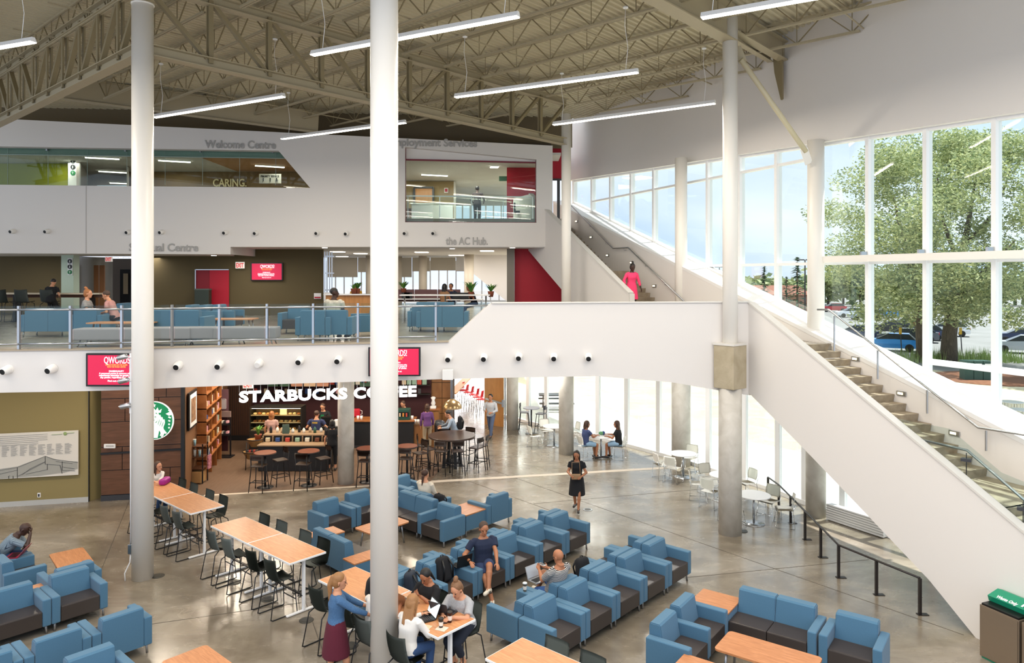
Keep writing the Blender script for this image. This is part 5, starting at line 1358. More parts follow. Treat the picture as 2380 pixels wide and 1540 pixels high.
for i, (ti, ang, r, lb) in enumerate([
    (0, 195, .72, 'white wire-base chair left of the third round table, farther'), (0, 232, .72, 'white wire-base chair left of the third round table, nearer'), (0, 60, .72, 'white wire-base chair behind the third round table'),
    (1, 225, .75, 'white wire-base chair left of the collared column, nearest'), (1, 165, .72, 'white wire-base chair just behind the nearest one by the collared column'), (1, 110, .75, 'white wire-base chair behind the table at the collared column'), (1, 20, .72, 'white wire-base chair right of the collared column, farthest'),
    (2, 40, .70, 'white wire-base chair against the railing behind the last round table'), (2, -15, .72, 'white wire-base chair at far right, nearest the dark railing'), (2, 200, .62, 'white wire-base chair hidden half by the collared column, nearer'), (2, 150, .62, 'white wire-base chair tucked at the last round table'),
    (3, 200, .75, 'white wire-base chair standing alone left of the stair column'), (3, 20, .75, 'white wire-base chair just right of the stair column'), (3, 110, .75, 'white wire-base chair behind the table at the stair column'),
    (4, 205, .62, 'white wire-base chair under the young woman in the blue T-shirt'), (4, -25, .62, 'white wire-base chair under the young woman in the black T-shirt')]):
    c = WT[ti][0]; a = math.radians(ang); wch(c+v2(math.cos(a)*r, math.sin(a)*r), c, lb)
# bar stools with backs, dark
def bstool_unit(seatm=STOOLD, frm=BLACKM, nm='bar_stool', sh=.75):
    t = thing(nm, '', 'stool', (0, 0, -60)); k = sh/.75
    MB().box((0, .0, .75*k), (.38, .36, .035), bev=.014).obj('seat', seatm, t)
    b = MB(); b.grid(lambda u, v: Vector(((u-.5)*.40, -.20+.05*(2*u-1)**2-.01, .93*k+v*.17)), 8, 3); bmesh.ops.solidify(b.b, geom=list(b.b.faces), thickness=.018); b.obj('backrest', seatm, t)
    for sx in (-1, 1):
        MB().tube([(sx*.15, .14, .74*k), (sx*.21, .22, 0)], .014, 8).obj('leg', frm, t)
        MB().tube([(sx*.17, -.19, 1.0*k), (sx*.165, -.16, .72*k), (sx*.21, -.23, 0)], .014, 8).obj('leg', frm, t)
    MB().bar((-.19, .2, .24), (.19, .2, .24), .022).bar((-.19, -.2, .3), (.19, -.2, .3), .02).bar((-.19, -.2, .27), (-.19, .2, .27), .02).bar((.19, -.2, .27), (.19, .2, .27), .02).obj('footrest', frm, t)
    return t
def bst(p, f, label, key='bs', mk=bstool_unit, grp='dark bar stools with low backs'): use(key, mk, Vector((p.x, p.y, 0)), rzf(f), label, grp)
TERR = mat('table_terracotta', '#7c4026', .35, noise=(4, '#693019'))
def ctable_unit(r=.32, m=TERR):
    t = thing('bar_table', '', 'table', (0, 0, -60))
    MB().lathe([(r-.005, 1.01), (r, 1.015), (r, 1.045), (r-.005, 1.05)], n=36).obj('tabletop', m, t)
    MB().lathe([(r+.004, 1.0), (r+.004, 1.03)], n=36).obj('edge_band', BLACKM, t)
    MB().lathe([(.035, .02), (.035, 1.0)], n=12).obj('pedestal', BLACKM, t); MB().lathe([(.24, 0), (.24, .015), (.05, .03)], n=28).obj('base_plate', BLACKM, t)
    return t
CT = [(v2(-7.34, 21.75), 'small round brown bar table at the left by the coffee bar'), (v2(-6.1, 21.95), 'small round brown bar table between the first table and the concrete column'), (v2(-4.42, 22.3), 'small round brown bar table just left of the near column'), (v2(-3.24, 22.6), 'small round brown bar table just right of the near column')]
nmz = ['leftmost brown bar table', 'second brown bar table', 'bar table left of the near column', 'bar table right of the near column']
for i, (p, lb) in enumerate(CT):
    use('ct', ctable_unit, p, 0, lb, 'small brown bar tables')
    bst(p+v2(-.06 if i < 2 else .02, -.36), v2(.1, 1), 'dark bar stool on the near side of the '+nmz[i])
    bst(p+v2(.36, .30), v2(-.7, -.6), 'dark bar stool on the far side of the '+nmz[i])
bp0 = v2(-1.98, 24.1)
t = thing('communal_table', 'large round dark wood bar table with many stools around it', 'table', bp0)
MB().lathe([(.76, .99), (.77, 1.0), (.77, 1.04), (.76, 1.05)], n=48).obj('tabletop', mat('table_dark_wood', '#4a3831', .3, noise=(3, '#382922', .8, (1, 5, 1))), t)
for k in range(4): a = k*math.pi/2+.5; MB().bar((.3*math.cos(a), .3*math.sin(a), 0), (.22*math.cos(a), .22*math.sin(a), 1.0), .09).obj('leg', BLACKM, t)
MB().box((0, 0, .18), (.5, .5, .06)).obj('base_frame', BLACKM, t)
for i, an in enumerate([255, 285, 225, 330, 352, 190, 60, 110]):
    a = math.radians(an); q = bp0+v2(math.cos(a), math.sin(a))*(.95 if i != 4 else 1.0); bst(q, (bp0-q).normalized(), 'dark bar stool around the large round table, ' + ['front left of centre', 'front right of centre', 'left front', 'right side nearest', 'right side behind the nearest', 'left back', 'far right back', 'far left back'][i])
# tall bistro by the wood door
hb_ = v2(.77, 29.1)
t = thing('bar_table', 'small grey round bar table beside the concrete column and glass', 'table', hb_)
MB().lathe([(.33, 1.02), (.33, 1.05)], n=30).obj('tabletop', mat('grey_top', '#8e8d97', .4), t); MB().lathe([(.03, 0), (.03, 1.02)], n=12).obj('pedestal', BLACKM, t); MB().lathe([(.24, 0), (.24, .015)], n=24).obj('base_plate', BLACKM, t)
GST = mat('stool_grey', '#6b6a70', .5)
gk = lambda: bstool_unit(GST, BLACKM, 'bar_stool')
bst(G(1219, 1000), v2(1, -.1), 'grey bar stool left of the small round table by the glass', 'gs', gk, 'grey bar stools'); bst(G(1252, 1004)+v2(.1, 0), v2(-1, .4), 'grey bar stool right of the small round table by the glass', 'gs', gk, 'grey bar stools')
REDP = mat('stool_red', '#d8262e', .4)
def rstool_unit():
    t = thing('bar_stool', '', 'stool', (0, 0, -60))
    MB().box((0, 0, .76), (.42, .4, .04), bev=.015).obj('seat', REDP, t)
    b = MB(); b.grid(lambda u, v: Vector(((u-.5)*.42*(1-.2*v), -.21-.05*v+.05*(2*u-1)**2, .78+v*.28)), 6, 4); bmesh.ops.solidify(b.b, geom=list(b.b.faces), thickness=.015); b.obj('backrest', REDP, t)
    for sx in (-1, 1):
        for sy in (-1, 1): MB().tube([(sx*.15, sy*.13, .75), (sx*.2, sy*.2, 0)], .011, 6).obj('leg', CHROME, t)
    MB().tube([(-.19, .18, .3), (.19, .18, .3), (.19, -.18, .3), (-.19, -.18, .3)], .009, 6, closed=True).obj('footrest', CHROME, t)
    return t
for i, (px, py) in enumerate([(1068, 930), (1078, 937), (1090, 942), (1102, 948), (1112, 954), (1121, 960)]):
    p = G(px, py+6); bst(p, v2(-.9, .25), 'red bar stool in the corridor beyond the coffee bar, %s from left' % ORD[i], 'rs', rstool_unit, 'red bar stools in the corridor')
# dark railing
t = thing('floor_railing', 'low dark metal railing kinked along the floor below the stair', 'railing')
bs_ = [(1785, 1165), (1810, 1185), (1837.5, 1215.4), (1871, 1253.6), (1907.5, 1295), (1949, 1341.8), (2037, 1381.9), (2138, 1427.7)]
RAILM = mat('rail_dark', '#34302f', .4, .5)
pp = [G(*b) for b in bs_]
top = [p+UP*.68 for p in pp]
MB().tube(top, .022, 8).obj('rail', RAILM, t)
for p in pp:
    MB().box((p.x, p.y, .34), (.05, .05, .67)).obj('post', RAILM, t); MB().box((p.x+.05, p.y, .006), (.2, .1, .012)).obj('foot_plate', RAILM, t)
# waste station
wr = math.atan2(DW.y, DW.x); w0 = v2(7.72, 12.1)
GRN = mat('waste_green', '#0f8a68', .4); BRZ = mat('cabinet_bronze', '#8a7a68', .4, .5)
for i in range(2):
    c = w0+DW*(.33+.68*i)-NI*.28
    t = thing('waste_bin', ['bronze waste cabinet with green Waste Only hood', 'bronze waste cabinet cut by the right edge'][i], 'waste bin', c, wr, 'waste cabinets')
    MB().box((0, 0, .45), (.64, .54, .84), bev=.006).obj('cabinet_body', BRZ, t)
    MB().box((0, -.275, .45), (.60, .012, .8)).obj('door', BRZ, t)
    MB().box((0, 0, .02), (.6, .5, .04)).obj('plinth', GRN, t)
    MB().box((0, 0, .885), (.60, .50, .03)).obj('opening', BLACKP, t)
    MB().poly([(-.32, -.05, .9), (-.32, .27, .9), (-.32, .27, 1.03), (-.32, .17, 1.06), (-.32, -.08, .99)], (.64, 0, 0)).obj('hood', GRN, t)
    if i == 0:
        text_mesh('Waste Only', .1, FRAMEW, Vector((-.2, -.06, 1.0)), (1, 0, 0), Vector((0, .95, .28)), .003, .003, parent=t, width=.34)
        MB().ball((.21, .05, 1.036), .016).bar((.21, .03, 1.03), (.21, -.04, 1.01), .03, .006).box((.27, -.01, 1.02), (.04, .06, .004)).obj('pictogram', FRAMEW, t)
# glass-front railing on the balcony
def rail_pt(px): return fas(px)
t = thing('balcony_railing', 'glass and steel railing along the curved middle level balcony', 'railing')
prs = [-140, -75, 44, 164, 283, 400, 510, 620.5, 728, 832, 922, 1013, 1095]
for px in prs[:-1]:
    p = rail_pt(px); n_ = Vector((0, 0, 0)); MB().box((p.x, p.y+.0, 5.18), (.045, .06, .96)).obj('post', METAL, t)
for a, b in zip(prs, prs[1:]):
    pa, pb = rail_pt(a), rail_pt(b); d = (pb-pa).normalized(); q = Vector((d.y, -d.x, 0))
    if a != prs[-2]:
        MB().tube([pa+UP*5.58+q*.03, pb+UP*5.58+q*.03], .022).obj('rail', METAL, t); MB().tube([pa+UP*4.86+q*.03, pb+UP*4.86+q*.03], .022).obj('rail', METAL, t)
        MB().poly([pa+d*.06+UP*4.8, pb-d*.06+UP*4.8, pb-d*.06+UP*5.66, pa+d*.06+UP*5.66], -q*.012).obj('glass_panel', GLASSG, t)
    else:
        e = rail_pt(1138)
        MB().tube([pa+UP*5.58, e+UP*5.58], .02).obj('rail', METAL, t)
        MB().poly([pa+d*.06+UP*4.78, rail_pt(1043)+UP*4.78, e+UP*5.66, pa+d*.06+UP*5.66], -q*.012).obj('glass_panel', GLASSG, t)
# ---------------------------------------------------------------- level two furniture (same families of seats)
def at2(px, Y, z=4.6): p = at(px, Y); p.z = z; return p
def l2(px, Y, ang, label, n=1, arms=(1, 1), grp='seats on the middle level'):
    f = Vector((math.cos(math.radians(ang)), math.sin(math.radians(ang)), 0))
    return use(('l', n, arms), lambda: lounge('lounge_armchair' if n == 1 else 'lounge_sofa', 'armchair' if n == 1 else 'sofa', n, arms), at2(px, Y), rzf(f), label, grp)
for i, (px, Y, an, n, lb) in enumerate([(690, 21.5, -90, 1, 'blue armchair on the middle level with its front to the railing'), (735, 19.3, 90, 1, 'blue armchair before the seated man in the pale shirt, middle level'), (785, 19.4, 90, 1, 'blue and mauve armchair carrying the man in the pale shirt'), (850, 20.5, 200, 1, 'blue armchair half behind the nearest white column, middle level'),
        (985, 22.5, 90, 1, 'blue armchair left in the group under the parapet, middle level'), (1030, 22.2, 90, 2, 'blue sofa under the sloping parapet on the middle level'), (1010, 24.6, -90, 2, 'blue sofa facing the railing beneath the hub plants'),
        (468, 22.6, 0, 1, 'blue armchair left end of the middle level row'), (500, 22.6, 0, 1, 'blue armchair second in the middle level row'), (530, 22.9, 0, 1, 'blue armchair third in the middle level row'), (130, 20.5, 90, 2, 'blue sofa seen from behind at the far left of the middle level'), (215, 20.4, 90, 1, 'blue armchair of the woman in stripes, middle level'), (270, 24, 180, 1, 'blue armchair near the hallway on the middle level'), (420, 19.5, 90, 2, 'grey-blue bench sofa right behind the balcony glass')]):
    l2(px, Y, an, lb, n)
GREYF = mat('bench_grey_fabric', '#97949a', .9)
def bench_unit():
    t = thing('low_bench', '', 'bench', (0, 0, -60)); MB().box((0, 0, .3), (1.5, .5, .28), bev=.04, seg=3).obj('seat', GREYF, t)
    for sx in (-1, 1):
        for sy in (-1, 1): MB().tube([(sx*.66, sy*.18, 0), (sx*.6, sy*.16, .17)], .016).obj('leg', LEGM, t)
    return t
for i, (px, Y) in enumerate([(255, 17.6), (378, 17.9), (500, 18.0), (575, 18.0)]):
    use('bn', bench_unit, at2(px, Y), .05, 'grey upholstered bench just behind the balcony glass, %s from left' % ORD[i], 'grey benches behind the balcony glass')
for i, (px, Y, w_) in enumerate([(285, 18.9, 1.6), (545, 20.5, 1.2), (730, 20.6, .6)]):
    t = coffee_table(at2(px, Y), .05, w_, .6, .5, 'low wood-edged table on the middle level, %s' % ['between the two seated women', 'in front of the row of armchairs', 'beside the man in the pale shirt'][i], WOODT); t.location.z = 4.6
# study counter with stools at the far left
t = thing('study_counter', 'long pale counter with chairs against the olive wall, middle level', 'counter', at2(40, 27.5))
MB().box((0, 0, 1.02), (6.5, .55, .05)).obj('counter_top', mat('counter_cream', '#d9cdb6', .5), t)
MB().box((0, .1, .93), (6.4, .06, .12)).obj('apron', WOODD, t)
for x in (-2.8, 0, 2.8): MB().box((x, 0, .5), (.06, .4, 1.0)).obj('leg', BLACKM, t)
for i, px in enumerate((8, 57, 116)): dup(PROTO['st'], at2(px, 26.9), 0, 'charcoal counter chair at the study counter, %s' % ['at the left edge', 'middle', 'under the reading person'][i], 'study counter chairs').scale = (1.1, 1.1, 1.1)
# hub desks, screens, plants
MAU = mat('desk_screen_mauve', '#6f4f50', .8)
t = thing('desk_screen', 'long mauve fabric desk screen in the hub', 'desk screen', at2(990, 31.0)); t.location.z = 4.6
for k in range(3): MB().box(((k-1)*.98, 0, .86), (.96, .06, .5)).obj('screen_panel', MAU, t)
MB().box((0, -.5, .73), (2.9, 1.0, .04)).obj('desk_top', FRAMEW, t)
for x in (-1.3, 1.3): MB().box((x, -.5, .36), (.05, .8, .72)).obj('leg', METAL, t)
t = thing('hub_counter', 'pale counter with telephones and plants left of the near column', 'counter', at2(812, 29.0)); t.location.z = 4.6
MB().box((0, 0, .95), (1.9, .6, .05)).obj('counter_top', FRAMEW, t); MB().box((0, .05, .46), (1.8, .4, .92)).obj('counter_front', WOODL, t)
t = thing('hub_counter', 'white standing counter between column and parapet in the hub', 'counter', at2(1035, 27.0)); t.location.z = 4.6
MB().box((0, 0, .98), (3.3, .6, .04)).obj('counter_top', FRAMEW, t)
for x in (-1.5, 0, 1.5): MB().tube([(x, 0, 0), (x, 0, .96)], .03).obj('leg', METAL, t)
t = thing('hub_desk', 'white desk under the laptops between the hub plants', 'table', at2(1078, 28.9)); MB().box((0, 0, .75), (1.5, .8, .04)).obj('tabletop', FRAMEW, t)
for x in (-.7, .7): MB().box((x, 0, .365), (.05, .6, .73)).obj('leg', METAL, t)
PG = [mat('plant_light', '#7fae4b', .6), mat('plant_dark', '#3f7a35', .6)]
def plant(loc, h, n, label, spread=1., kind=0, seed=0):
    rnd = random.Random(seed); t = thing('potted_plant', label, 'plant', loc)
    MB().lathe([(.08, 0), (.12, .2), (.125, .21), (.1, .2)], n=16).obj('pot', mat('terracotta', '#8c4b34', .7), t)
    b = MB()
    for k in range(n):
        a = rnd.random()*6.283; ln_ = h*(.6+.4*rnd.random()); sp = spread*ln_*(.3+.7*rnd.random()); wd = .02+.02*rnd.random()
        sd = Vector((-math.sin(a), math.cos(a), 0))*wd; o = Vector((math.cos(a), math.sin(a), 0))
        P = [Vector((0, 0, .18))+o*sp*q+UP*(ln_*(1.6*q-q*q*.85)) for q in (0, .35, .7, 1)]
        v = [(b.b.verts.new(p-sd*(1-.9*i/3)), b.b.verts.new(p+sd*(1-.9*i/3))) for i, p in enumerate(P)]
        for A, B in zip(v, v[1:]): f = b.b.faces.new((A[0], A[1], B[1], B[0])); f.material_index = k % 2
    b.obj('leaves', PG, t)['kind'] = 'stuff'
plant(at2(831, 29.0, 5.58), .38, 60, 'bushy green plant on the hub counter left of the near column', 1.1, 0, 1)
plant(at2(938, 30.9, 5.55), .45, 60, 'leafy plant on the desk screen beside the near column', 1.1, 0, 2)
plant(at2(1095, 28.5, 5.45), .60, 70, 'spiky potted plant in the hub left of its neighbour', .9, 0, 3)
plant(at2(1141, 27.4, 5.50), .42, 50, 'spiky plant in a terracotta pot above the parapet corner', 1.1, 0, 4)
plant(at2(822, 28.8, 5.58), .25, 30, 'small plant beside the bushy one on the hub counter', 1.1, 0, 5)
for i, (px, Y, z) in enumerate([(1062, 28.95, 5.375), (1080, 28.7, 5.375), (944, 30.4, 5.34), (1160-210, 30.4, 5.34)]):
    t = thing('laptop', 'open black laptop on the hub tables, %s' % ['in front of the man in blue', 'nearest the spiky plant', 'left on the mauve desk', 'right on the mauve desk'][i], 'laptop', at(px, Y)+UP*z)
    MB().box((0, 0, .01), (.34, .24, .02)).obj('keyboard', BLACKP, t); MB().box((0, -.14, .14), (.34, .02, .24)).obj('screen', BLACKP, t)
# ================================================================== PEOPLE
def remesh(bm, vox, name, m, parent, smooth=3):
    bmesh.ops.recalc_face_normals(bm, faces=bm.faces)
    me = bpy.data.meshes.new('tmp'); bm.to_mesh(me); bm.free()
    o = bpy.data.objects.new('tmp', me); COL.objects.link(o)
    r = o.modifiers.new('r', 'REMESH'); r.mode = 'VOXEL'; r.voxel_size = vox; r.use_smooth_shade = True
    s = o.modifiers.new('s', 'SMOOTH'); s.iterations = smooth; s.factor = .5
    dg = bpy.context.evaluated_depsgraph_get(); dg.update()
    nm = bpy.data.meshes.new_from_object(o.evaluated_get(dg)); bpy.data.objects.remove(o)
    nm.name = name; nm.materials.clear(); nm.materials.append(m)
    q = bpy.data.objects.new(name, nm); COL.objects.link(q); q.parent = parent
    return q
def cap_(b, p, q, r1, r2, flat=None, n=14):
    """tapered capsule; flat=(axis, factor) squashes it"""
    p = Vector(p); q = Vector(q); d = q-p; Ln = d.length
    if Ln < 1e-5: d = UP*1e-4; Ln = 1e-4
    d.normalize(); pts = []; rs = []
    for k in range(4): a = math.pi/2*(1-k/4.); pts.append(p-d*r1*math.sin(a)); rs.append(max(.0008, r1*math.cos(a)))
    pts.append(p); rs.append(r1); pts.append(p.lerp(q, .5)); rs.append((r1+r2)/2); pts.append(q); rs.append(r2)
    for k in range(1, 5): a = math.pi/2*k/4.; pts.append(q+d*r2*math.sin(a)); rs.append(max(.0008, r2*math.cos(a)))
    n0 = len(b.b.verts); b.tube(pts, rs, n); b.b.verts.ensure_lookup_table()
    if flat:
        ax = Vector(flat[0]).normalized(); c = (p+q)/2
        for v in b.b.verts[n0:]: h = (v.co-c).dot(ax); v.co -= ax*h*(1-flat[1])
def cone_(b, p, q, r1, r2, n=16): b.tube([p, Vector(p).lerp(Vector(q), .5), q], [r1, (r1+r2)/2, r2], n)
def loft(b, rings, n=20):
    """rings: (centre, xdir, ydir, rx, ry)"""
    R_ = []
    for c, xd, yd, rx, ry in rings:
        R_.append([b.b.verts.new(Vector(c)+xd*rx*math.copysign(abs(math.cos(a))**.85, math.cos(a))+yd*ry*math.copysign(abs(math.sin(a))**.85, math.sin(a))) for a in [2*math.pi*k/n for k in range(n)]])
    for A, B in zip(R_, R_[1:]):
        for k in range(n): b.b.faces.new((A[k], A[(k+1) % n], B[(k+1) % n], B[k]))
    b.b.faces.new(R_[0][::-1]); b.b.faces.new(R_[-1])
def ik(a, t, l1, l2, hint):
    a = Vector(a); t = Vector(t); d = t-a; L = min(d.length, (l1+l2)*.995); dn = d.normalized(); t = a+dn*L
    x = (l1*l1-l2*l2+L*L)/(2*L); h = math.sqrt(max(1e-6, l1*l1-x*x)); hn = Vector(hint); hn = (hn-dn*hn.dot(dn)).normalized()
    return a+dn*x+hn*h, t
def hand(b, w, d, pn, side, curl=.5, s=1., sgn=1):
    """w wrist, d finger direction, pn palm normal (towards what it holds)"""
    d = Vector(d).normalized(); pn = Vector(pn); pn = (pn-d*pn.dot(d)).normalized(); x = d.cross(pn)*sgn
    c = w+d*.05*s
    cap_(b, w+d*.01, w+d*.075*s, .026*s, .036*s, (pn, .45))
    for k, (o, ln, sp) in enumerate([(-.028, .072, -.10), (-.0095, .082, -.02), (.0095, .076, .05), (.027, .058, .13)]):
        b0 = w+d*.085*s+x*o*s; dd_ = (d+x*sp).normalized(); c1 = curl*.6; c2 = curl*1.5
        p1 = b0+(dd_*math.cos(c1)+pn*math.sin(c1))*ln*.5*s; p2 = p1+(dd_*math.cos(c2)+pn*math.sin(c2))*ln*.5*s
        cap_(b, b0, p1, .0098*s, .0088*s, n=8); cap_(b, p1, p2, .0088*s, .0072*s, n=8)
    t0 = w+d*.03*s-x*.026*s; t1 = t0+(d*.6-x*.75+pn*.35).normalized()*.038*s; t2 = t1+(d*.95-x*.15+pn*.35).normalized()*.032*s
    cap_(b, t0, t1, .0125*s, .011*s, n=8); cap_(b, t1, t2, .011*s, .008*s, n=8)
HAIRM = dict(black=mat('hair_black', '#17120f', .5), brown=mat('hair_brown', '#4a2f1f', .55, noise=(40, '#38231a', 0)), blonde=mat('hair_blonde', '#a8794a', .5, noise=(60, '#7d5632', 0, (6, 6, .6))), light=mat('hair_light_brown', '#8a6342', .55, noise=(60, '#6b4a30', 0)), red=mat('hair_auburn', '#9a6236', .55), grey=mat('hair_cropped', '#4c3c33', .8))
EYEM = mat('eye_dark', '#1a1412', .3); MOUTHM = mat('lips', '#8a4a42', .5)
SHOEW = mat('shoe_white', '#d8d2c4', .6); SHOED = mat('shoe_dark', '#25211f', .5)
def cloth(name, h, n2=None, sc=40): return mat('cloth_'+name, h, .9, noise=(sc, n2, 0) if n2 else None)
def person(label, loc, heading, seat=None, lean=.05, pel=None, headyaw=0., headpitch=0., hands_=None, feet=None, skin='fair', hair=('short', 'brown'), top=None, sleeve=.5, bottom=None, legs='pants', H=1.7, build=1., curl=.5, vox=.009, shoes=SHOED, group=None, palms=None, knees=None, elbows=None, fem=False, toes=None, twist=0., side_lean=0., extra=None):
    t = thing('person', label, 'person', loc, rzf(heading), group=group)
    s = H/1.75; bw = build; X = Vector((math.cos(twist), math.sin(twist), 0)); Yd = Vector((-math.sin(twist), math.cos(twist), 0))
    pz = (seat+.10*s) if seat is not None else .93*s
    P = Vector(pel) if pel else Vector((0, 0, pz))
    T = (Yd*math.sin(lean)+X*math.sin(side_lean)+UP*math.cos(lean)).normalized()
    TY = (Yd-T*Yd.dot(T)).normalized(); TX = TY.cross(T)
    sw = (.175 if fem else .195)*s*bw; at_ = lambda h: P+T*h*s
    SH = {k: at_(.455)+TX*sw*k for k in (-1, 1)}; HP_ = {k: P+X*.09*s*k-UP*.0 for k in (-1, 1)}
    # default targets
    if hands_ is None:
        hands_ = {k: SH[k]+Vector((.06*k, .05, -.52*s)) for k in (-1, 1)} if seat is None else {k: P+X*.12*k+Yd*.32*s+UP*.12 for k in (-1, 1)}
    else: hands_ = {-1: Vector(hands_[0]), 1: Vector(hands_[1])}
    if feet is None:
        feet = {k: Vector((.1*k, 0, .08)) for k in (-1, 1)} if seat is None else {k: X*.12*k+Yd*.50*s+UP*.08 for k in (-1, 1)}
    else: feet = {-1: Vector(feet[0]), 1: Vector(feet[1])}
    EL, WR, KN, AN = {}, {}, {}, {}
    for k in (-1, 1):
        eh = elbows[0 if k < 0 else 1] if elbows else (TX*k*.6-TY*.7-UP*.5)
        EL[k], WR[k] = ik(SH[k], hands_[k], .285*s, .25*s, eh)
        kh = knees[0 if k < 0 else 1] if knees else (Yd+X*.12*k if seat is None else Yd*.5+UP)
        KN[k], AN[k] = ik(HP_[k], feet[k], .43*s, .41*s, kh)
    nk = at_(.50); hd = nk+T*.075*s+TY*.02*s
    Mh = Matrix.Rotation(headyaw+twist, 4, 'Z') @ Matrix.Rotation(-headpitch, 4, 'X')
    hX, hY, hZ = [(Mh.to_3x3() @ v) for v in (Vector((1, 0, 0)), Vector((0, 1, 0)), UP)]
    hc = hd+hZ*.088*s+hY*.012
    def hp(x, y, z): return hc+(hX*x+hY*y+hZ*z)*s*1.10
    b = MB()
    wa = .13 if fem else .145
    def torso(b, g, lo, hi, prof=None):
        pr = prof or [(-.11, .10, .085), (-.05, .165, .118), (.03, .165 if fem else .158, .115), (.14, wa, .10), (.22, wa+.008, .10), (.32, .158, .112+(.012 if fem else 0)), (.40, .168, .105), (.45, .15, .088), (.485, .09, .068), (.53, .055, .056), (.57, .053, .055)]
        rs = []
        for h, rx, ry in pr:
            if lo-.001 <= h <= hi+.001: rs.append((at_(h)+TY*(.012 if .25 < h < .45 else 0), TX, TY, (rx*bw+g)*s, (ry*bw**1.3+g)*s))
        loft(b, rs)
    torso(b, 0, -.2, .6)
    for k in (-1, 1):
        cap_(b, SH[k]-TX*k*.045-T*.01, EL[k], .040*s*bw, .038*s*bw); cap_(b, EL[k], WR[k], .040*s*bw, .027*s)
        cap_(b, HP_[k], KN[k], .085*s*bw, .056*s*bw); cap_(b, KN[k], AN[k], .056*s*bw, .036*s)
        c_ = KN[k].lerp(AN[k], .3); cap_(b, c_, KN[k].lerp(AN[k], .45), .056*s*bw, .048*s*bw)
        fd = Vector(toes[0 if k < 0 else 1]) if toes else Yd+X*.15*k
        fd = Vector(fd).normalized(); cap_(b, AN[k]-fd*.045*s-UP*.035*s, AN[k]+fd*.15*s-UP*.048*s, .036*s, .030*s)
        cap_(b, AN[k], AN[k]+fd*.08*s-UP*.035*s, .034*s, .03*s)
        pn = Vector(palms[0 if k < 0 else 1]) if palms else (Vector((-k, 0, -.3)) if seat is None else Vector((-.3*k, 0, -1)))
        fdv = (WR[k]-EL[k]).normalized()
        if seat is not None and palms is None: fdv = (fdv+Yd*.6-UP*.2).normalized()
        hand(b, WR[k], fdv, pn, k, curl, s, sgn=-k)
    # neck, head
    cap_(b, nk-T*.03, hd+hZ*.03, .054*s, .05*s)
    b.ball(hp(0, -.008, .035), (.083*s, .103*s, .097*s), None, 20, 14); n0 = len(b.b.verts)
    cap_(b, hp(0, .02, -.005), hp(0, .040, -.062), .072*s, .047*s, n=16)
    cap_(b, hp(0, .083, .012), hp(0, .100, -.022), .009*s, .014*s, n=8)
    for k in (-1, 1): cap_(b, hp(k*.077, -.008, .01), hp(k*.080, -.012, -.022), .014*s, .009*s, n=8); cap_(b, hp(k*.012, .075, .032), hp(k*.05, .066, .032), .010*s, .008*s, n=8)
    remesh(b.b, vox, 'body', SKIN[skin] if skin in SKIN else skin, t, 2)
    for k in (-1, 1): MB().ball(hp(k*.031, .081, .012), (.012*s, .008*s, .007*s), Mh, 8, 6).obj('eye', EYEM, t)
    MB().ball(hp(0, .083, -.048), (.022*s, .008*s, .006*s), Mh, 8, 6).obj('mouth', MOUTHM, t)
    # clothes
    if top:
        b = MB(); torso(b, .014, -.05 if legs != 'dress' else -.2, .485 if top[1] != 'hood' else .53)
        for k in (-1, 1):
            cap_(b, SH[k]-TX*k*.045-T*.006*s, SH[k].lerp(EL[k], .25), .060*s*bw, .058*s*bw)
            e = SH[k].lerp(EL[k], min(1, sleeve*1.0)) if sleeve <= 1 else EL[k]
            cone_(b, SH[k], e, .058*s*bw, (.060 if sleeve <= 1 else .052)*s*bw)
            if sleeve > 1: cap_(b, EL[k], EL[k]+(EL[k]-SH[k])*.02, .052*s*bw, .05*s*bw); cone_(b, EL[k], EL[k].lerp(WR[k], min(.97, sleeve-1)), .052*s*bw, .036*s*bw)
        remesh(b.b, .012, 'shirt' if legs != 'dress' else 'dress_top', top[0], t, 3)
    if legs in ('pants', 'shorts', 'cropped'):
        b = MB(); torso(b, .012, -.12, .08)
        f = {'pants': 2., 'shorts': .85, 'cropped': 1.7}[legs]
        for k in (-1, 1):
            cap_(b, HP_[k], HP_[k].lerp(KN[k], .3), .098*s*bw, .09*s*bw)
            if f < 1: cone_(b, HP_[k], HP_[k].lerp(KN[k], f), .098*s*bw, .084*s*bw)
            else: cone_(b, HP_[k], KN[k], .096*s*bw, .072*s*bw); cap_(b, KN[k], KN[k].lerp(AN[k], .05), .070*s*bw, .068*s*bw); cone_(b, KN[k], KN[k].lerp(AN[k], f-1 if f < 2 else .96), .070*s*bw, .056*s*bw)
        remesh(b.b, .012, 'trousers' if legs != 'shorts' else 'shorts', bottom, t, 3)
    elif legs in ('skirt', 'dress'):
        b = MB(); k0 = (KN[-1]+KN[1])/2
        if seat is None: loft(b, [(at_(.14), X, Yd, (wa+.012)*s*bw, .112*s), (at_(.0), X, Yd, .19*s*bw, .15*s), (P+UP*-.2*s, X, Yd, .215*s*bw, .185*s), (P+UP*-.46*s, X, Yd, .235*s*bw, .22*s)])
        else: loft(b, [(at_(.10), X, Yd, .165*s, .125*s), (P, X, Yd, .19*s, .14*s), (P.lerp(k0, .5), X, UP, .2*s, .11*s), (P.lerp(k0, .92), X, UP, .19*s, .09*s)])
        remesh(b.b, .014, 'skirt' if legs == 'skirt' else 'dress_skirt', bottom, t, 2)
